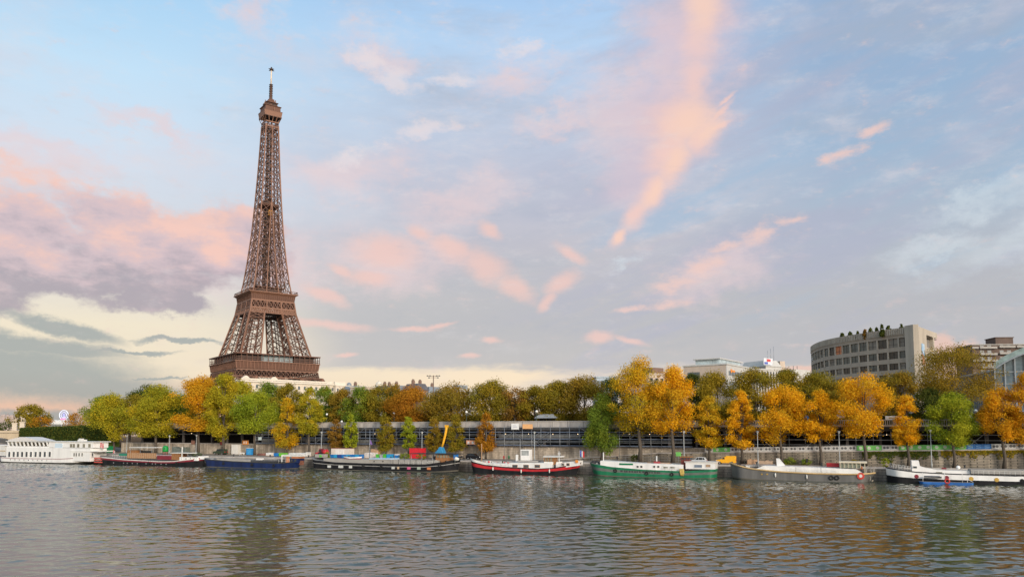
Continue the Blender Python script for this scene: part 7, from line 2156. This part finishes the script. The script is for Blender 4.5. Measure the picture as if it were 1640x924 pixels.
# red tractor
s, p_ = on_quay(516, 9.5); k = pxm(516, 9.5)
t = thing('tractor', 'red tractor with rounded cab and red tank at the bow of the black barge', 'tractor', p_, -QA)
L = 22 * k; H = z_of(718, p_[1]) - QZ
mb = MB(); mb.prism([(-L * .48, .8), (L * .1, .8), (L * .1, H * .62), (-L * .1, H * .66), (-L * .42, H * .58), (-L * .48, H * .45)], -.7, .7); o = mb.build('body', mat('tractor_red', (.45, .03, .045), .45, .12), t); bv = o.modifiers.new('bevel', 'BEVEL'); bv.width = .12; bv.segments = 2
mb = MB(); mb.prism([(-L * .16, H * .6), (L * .12, H * .6), (L * .10, H * .9), (L * .02, H), (-L * .08, H), (-L * .15, H * .85)], -.65, .65); o = mb.build('cab', m_burg, t)
mb = MB(); mb.prism([(-L * .12, H * .66), (L * .08, H * .66), (L * .06, H * .88), (-L * .1, H * .88)], -.68, .68); mb.build('window', m_cg, t)
mb = MB(); mb.tube([(L * .14, 0, H * .62), (L * .48, 0, H * .62)], .75, 12); mb.build('tank', m_red, t)
for x, r in ((-L * .34, .55), (L * .02, .8), (L * .34, .6)):
    for y in (-.8, .8): mb = MB(); mb.tube([(x, y - .15, r), (x, y + .15, r)], r, 14); mb.build('wheel', m_rub, t)
mb = MB(); mb.box(L * .1, L * .46, -.5, .5, .6, .9); mb.build('chassis', m_dark, t)
# yellow crane arm rising from a blue cover
s, p_ = on_quay(705, 11); k = pxm(705, 11)
t = thing('crane', 'yellow curved crane arm rising out of a blue cover', 'crane', p_, -QA)
zp = lambda v: z_of(v, p_[1]) - QZ
xp = lambda u: (s_of(u, 11) - s)
mb = MB(); mb.prism([(xp(697.5), zp(726)), (xp(713), zp(726)), (xp(710), zp(718)), (xp(708.5), zp(715)), (xp(705.5), zp(715.5)), (xp(703), zp(720))], -.9, .9); o = mb.build('cover', mat('cover_blue', (.03, .22, .42), .7, .15), t); bv = o.modifiers.new('bevel', 'BEVEL'); bv.width = .15; bv.segments = 2
mb = MB(); mb.box(xp(698), xp(713), -.9, .9, .45, zp(726.2)); mb.build('truck_body', mat('truck_grey', (.16, .16, .16), .6), t)
for x in (xp(700), xp(711)):
    for y in (-.85, .85): mb = MB(); mb.tube([(x, y - .12, .45), (x, y + .12, .45)], .45, 12); mb.build('wheel', m_rub, t)
mb = MB(); mb.tube([(xp(708), 0, zp(716)), (xp(710.5), 0, zp(707)), (xp(713), 0, zp(697)), (xp(714.6), 0, zp(688)), (xp(715.2), 0, zp(682))], [.26, .30, .32, .34, .38], 8); mb.build('arm', mat('crane_yellow', (.80, .40, .02), .45, .08), t)
mb = MB(); mb.box(xp(713), xp(717.5), -.35, .35, zp(684), zp(680.5)); mb.build('arm_head', mat('crane_yellow', (.80, .40, .02), .45, .08), t)
# motorbike
s, p_ = on_quay(739, 9)
t = thing('motorcycle', 'dark motorcycle parked between the black barge and the black hatchback', 'motorcycle', p_, -QA)
for x in (-.75, .75):
    mb = MB(); mb.tube([(x + .28 * math.cos(a), 0, .32 + .28 * math.sin(a)) for a in np.linspace(0, 2 * math.pi, 15)], .07, 6, caps=False); mb.build('wheel', m_rub, t)
mb = MB(); mb.tube([(-.75, 0, .35), (-.3, 0, .6), (.3, 0, .65), (.75, 0, .35)], .06, 6); mb.tube([(.75, 0, .35), (.5, 0, .95)], .05, 6); mb.build('frame', m_dark, t)
mb = MB(); mb.tube([(-.75, 0, .78), (-.1, 0, .74), (.1, 0, .9), (.42, 0, .85)], [.08, .16, .2, .12], 8); mb.build('seat_tank', m_dark, t)
mb = MB(); mb.tube([(.48, -.35, 1.02), (.5, 0, .98), (.48, .35, 1.02)], .03, 5); mb.build('handlebar', m_tube, t)
# parasols and boards behind the red striped barge
for (u, v0, d, m, lab) in ((807, 729, 9, m_red, 'furled red parasol behind the red striped barge'), (815, 728.5, 9, mat('parasol_green', (.02, .24, .08), .6), 'furled green parasol next to the red one')):
    s, p_ = on_quay(u, d); h = z_of(v0, p_[1]) - QZ
    t = thing('furled_parasol', lab, 'parasol', p_)
    mb = MB(); mb.tube([(0, 0, .4), (0, 0, .9), (0, 0, h * .9), (0, 0, h)], [.12, .2, .14, .04], 8); mb.build('cloth', m, t)
    mb = MB(); mb.tube([(0, 0, 0), (0, 0, .4)], .03, 6); mb.box(-.25, .25, -.25, .25, 0, .06); mb.build('stand', m_dark, t)
s, p_ = on_quay(1007, 12)
# bright green boards on the rail
for (u, v0, v1) in ((1086, 723.5, 730),):
    s, p_ = on_quay(u, 14.6); h1, h0 = z_of(v0, p_[1]) - QZ, z_of(v1, p_[1]) - QZ
    t = thing('green_board', 'bright green board on the guard rail behind the green barge', 'sign', p_, -QA)
    mb = MB(); mb.box(-.6, .6, -.03, .03, h0, h1); mb.build('panel', m_bg, t); mb = MB(); mb.box(-.05, .05, .031, .08, 0, h1); mb.build('post', m_tube, t)

# lamp posts
m_post = mat('lamp_post_grey', (.36, .38, .38), .5, .1, 1)
m_globe = mat('globe_white', (.80, .80, .76), .3)
def lamp_post(u, vt, d, label, ramp=False, arm=None):
    s = s_of(u, d); p_ = Q(s, d, QZ)
    h = z_of(vt, p_[1]) - QZ
    t = thing('lamp_post', label, 'lamp post', p_, -QA, 'lamp posts on the lower quay')
    mb = MB(); mb.tube([(0, 0, 0), (0, 0, .8), (0, 0, .9), (0, 0, h - .3)], [.16, .16, .10, .07], 8); mb.build('pole', m_post, t)
    mb = MB(); mb.tube([(0, 0, h - .32), (0, 0, h - .12), (0, 0, h + .05)], [.12, .42, .08], 10); hd = mb.build('lamp_head', m_post, t)
    mb = MB(); mb.ball((0, 0, h - .3), .2, 0, 8, 6); mb.build('bulb', m_globe, hd)
for (u, vt, d, lab) in [(1213, 690, 10.5, 'slim grey lamp post between the pointed and the round golden tree'), (1343.5, 690, 9.5, 'slim grey lamp post behind the cream awning of the grey barge'), (1490, 688, 8.5, 'tall grey lamp post before the ivy on the ramp wall'),
        (1095, 690, 12, 'grey lamp post behind the red-brown wheelhouse'), (856, 691, 14, 'thin lamp post behind the glazed box cabin'), (515, 691, 17, 'thin lamp post before the scaffolding above the red tractor'),
        (676, 691, 15, 'thin lamp post above the red container'), (272, 697, 21, 'thin lamp post near the green bottle bank'), (204, 697, 24, 'thin lamp post at the edge of the yellow-green trees by the hedge'), (315, 696, 22, 'thin lamp post under the orange-yellow tree')]:
    lamp_post(u, vt, d, lab)
def globe_lamp(u, vt, e, label):
    s = s_wall(u, e); p_ = W(s, e, UZ); h = z_of(vt, p_[1]) - UZ
    t = thing('globe_lamp', label, 'street lamp', p_, 0, 'globe lamps on the upper quay')
    mb = MB(); mb.tube([(0, 0, 0), (0, 0, 1), (0, 0, 1.1), (0, 0, h - .7)], [.16, .15, .08, .06], 8); mb.build('pole', mat('lamp_green', (.06, .09, .07), .5), t)
    mb = MB(); mb.ball((0, 0, h - .35), .34, 0, 10, 8); mb.build('globe', m_globe, t)
    mb = MB(); mb.tube([(0, 0, h - .72), (0, 0, h - .62)], [.1, .2], 8); mb.build('collar', mat('lamp_green', (.06, .09, .07), .5), t)
for (u, vt, lab) in [(523, 661.5, 'globe street lamp below the green tree near the pale pavilion'), (547, 673, 'short globe street lamp over the russet columnar tree'), (631, 659.5, 'globe street lamp under the russet orange crown'), (747, 657.5, 'globe street lamp to the right of the large brown-green crown'), (859.5, 656.5, 'globe street lamp beside the grey roofed kiosk'), (1564, 655, 'globe street lamp at the foot of the finned wing')]:
    globe_lamp(u, vt, 3.0, lab)
# kiosk roof on the upper quay
s = s_wall(877, 5); p_ = W(s, 5, UZ)
t = thing('kiosk', 'small grey roofed kiosk behind the parapet under the plane trees', 'kiosk', p_, WA)
zt = z_of(663, p_[1]) - UZ; zl = z_of(669.5, p_[1]) - UZ
mb = MB(); mb.hexa([(-3.2, -1.6, zl), (3.2, -1.6, zl), (3.0, 1.6, zl), (-3.0, 1.6, zl), (-2.2, -.3, zt), (1.6, -.3, zt), (1.6, .3, zt), (-2.2, .3, zt)]); mb.build('roof', mat('kiosk_roof', (.30, .32, .34), .6, .1), t)
for x in (-2.8, 2.8):
    for y in (-1.3, 1.3): mb = MB(); mb.box(x - .08, x + .08, y - .08, y + .08, 0, zl); mb.build('post', m_dark, t)
mb = MB(); mb.box(-2.4, 2.4, .2, 1.2, 0, zl - .1); mb.build('counter', m_dark, t)
# signs on the upper quay, right
def upsign(u, v0, v1, w, m, label, shape='box', e=2.0, pm=None):
    s = s_wall(u, e); p_ = W(s, e, UZ); z1, z0 = z_of(v0, p_[1]) - UZ, z_of(v1, p_[1]) - UZ; k = p_[1] / FPX; hw_ = w * k / 2
    t = thing('street_sign', label, 'sign', p_, WA)
    mb = MB()
    if shape == 'box': mb.box(-hw_, hw_, -.04, .04, z0, z1)
    else: mb.tube([(0, -.04, (z0 + z1) / 2), (0, .04, (z0 + z1) / 2)], hw_, 16)
    mb.build('panel', m, t)
    mb = MB(); mb.box(-.05, .05, .05, .13, 0, (z0 + z1) / 2); mb.build('post', m_tube, t)
    if pm:
        mb = MB(); mb.box(-hw_ * .6, hw_ * .6, -.055, -.042, z0 + (z1 - z0) * .3, z0 + (z1 - z0) * .65); mb.build('print', pm, t)
upsign(1292, 665, 673, 8, mat('sign_blue_round', (.06, .22, .48), .5), 'round blue street sign between two golden trees on the upper quay', 'disc')
upsign(1347, 656, 669, 11, m_white, 'white poster panel left of the wide golden tree on the upper quay', pm=mat('poster_grey', (.35, .33, .32), .7))
upsign(1432, 666, 672, 24, m_white, 'long low white banner beside the golden columnar tree', pm=mat('banner_ochre', (.60, .42, .22), .7))
upsign(1555, 664.5, 669, 6, m_white, 'small white sign to the right of the lime green tree on the upper quay')

# people
m_skin = mat('skin', (.42, .25, .18), .6); 
def person(u, d, h, top, legs, label, zb=QZ, pose=0, loc=None):
    s = s_of(u, d); p_ = loc or Q(s, d, zb)
    k = h / 1.75
    vs = [(0, 0, .93), (0, 0, 1.18), (0, 0, 1.42), (0, 0, 1.52), (0, .0, 1.62), (0, 0, 1.74),
          (-.1, 0, .88), (-.12, -.02, .48), (-.12, .02, .06), (-.12, -.14, .03), (.1, 0, .88), (.13, .05, .48), (.14, .1, .06), (.14, -.06, .03),
          (-.2, 0, 1.40), (-.25, .04, 1.12), (-.22, -.06, .88), (.2, 0, 1.40), (.26, .04, 1.12), (.23, -.06, .88)]
    es = [(0, 1), (1, 2), (2, 3), (3, 4), (4, 5), (0, 6), (6, 7), (7, 8), (8, 9), (0, 10), (10, 11), (11, 12), (12, 13), (2, 14), (14, 15), (15, 16), (2, 17), (17, 18), (18, 19)]
    rd = [.15, .14, .15, .06, .10, .075, .09, .065, .045, .04, .09, .065, .045, .04, .065, .05, .035, .065, .05, .035]
    me = bpy.data.meshes.new('person'); me.from_pydata([(a * k, b2 * k, c * k) for a, b2, c in vs], es, [])
    o = bpy.data.objects.new('person', me); C.objects.link(o); o.location = p_; o.rotation_euler = (0, 0, pose)
    sk = o.modifiers.new('skin', 'SKIN')
    for i, r in enumerate(rd): me.skin_vertices[0].data[i].radius = (r * k, r * k * .85)
    me.skin_vertices[0].data[0].use_root = True
    sb_ = o.modifiers.new('sub', 'SUBSURF'); sb_.levels = 1; sb_.render_levels = 1
    m = bpy.data.materials.new('clothes'); m.use_nodes = True
    t_ = m.node_tree; b = t_.nodes['Principled BSDF']; b.inputs['Roughness'].default_value = .85
    tcn = t_.nodes.new('ShaderNodeTexCoord'); sx = t_.nodes.new('ShaderNodeSeparateXYZ'); t_.links.new(tcn.outputs['Object'], sx.inputs[0])
    r_ = t_.nodes.new('ShaderNodeValToRGB'); r_.color_ramp.interpolation = 'CONSTANT'
    dv = t_.nodes.new('ShaderNodeMath'); dv.operation = 'DIVIDE'; dv.inputs[1].default_value = 1.9 * k; t_.links.new(sx.outputs[2], dv.inputs[0]); t_.links.new(dv.outputs[0], r_.inputs[0])
    el_ = r_.color_ramp.elements; el_[0].position = 0; el_[0].color = (*legs, 1); el_[1].position = .95 / 1.9; el_[1].color = (*top, 1)
    e = el_.new(1.5 / 1.9); e.color = (.42, .25, .18, 1); e = el_.new(1.69 / 1.9); e.color = (.05, .03, .02, 1)
    t_.links.new(r_.outputs[0], b.inputs['Base Color'])
    me.materials.append(m)
    return tag(o, label, 'person')
person(1291, 9, 1.75, (.015, .015, .018), (.02, .02, .025), 'person in dark clothes standing on the quay behind the grey barge')
person(988, 10, 1.72, (.02, .02, .02), (.03, .03, .035), 'person in black standing near the foot of the tallest golden tree', pose=.8)
fB = Fr(1168, 1399, 5.2)
person(1377.5, 1.6, 1.7, (.50, .16, .05), (.05, .05, .07), 'person in an orange top standing under the cream awning', loc=Q(s_of(1377.5, 1.6), 1.6, 1.55))
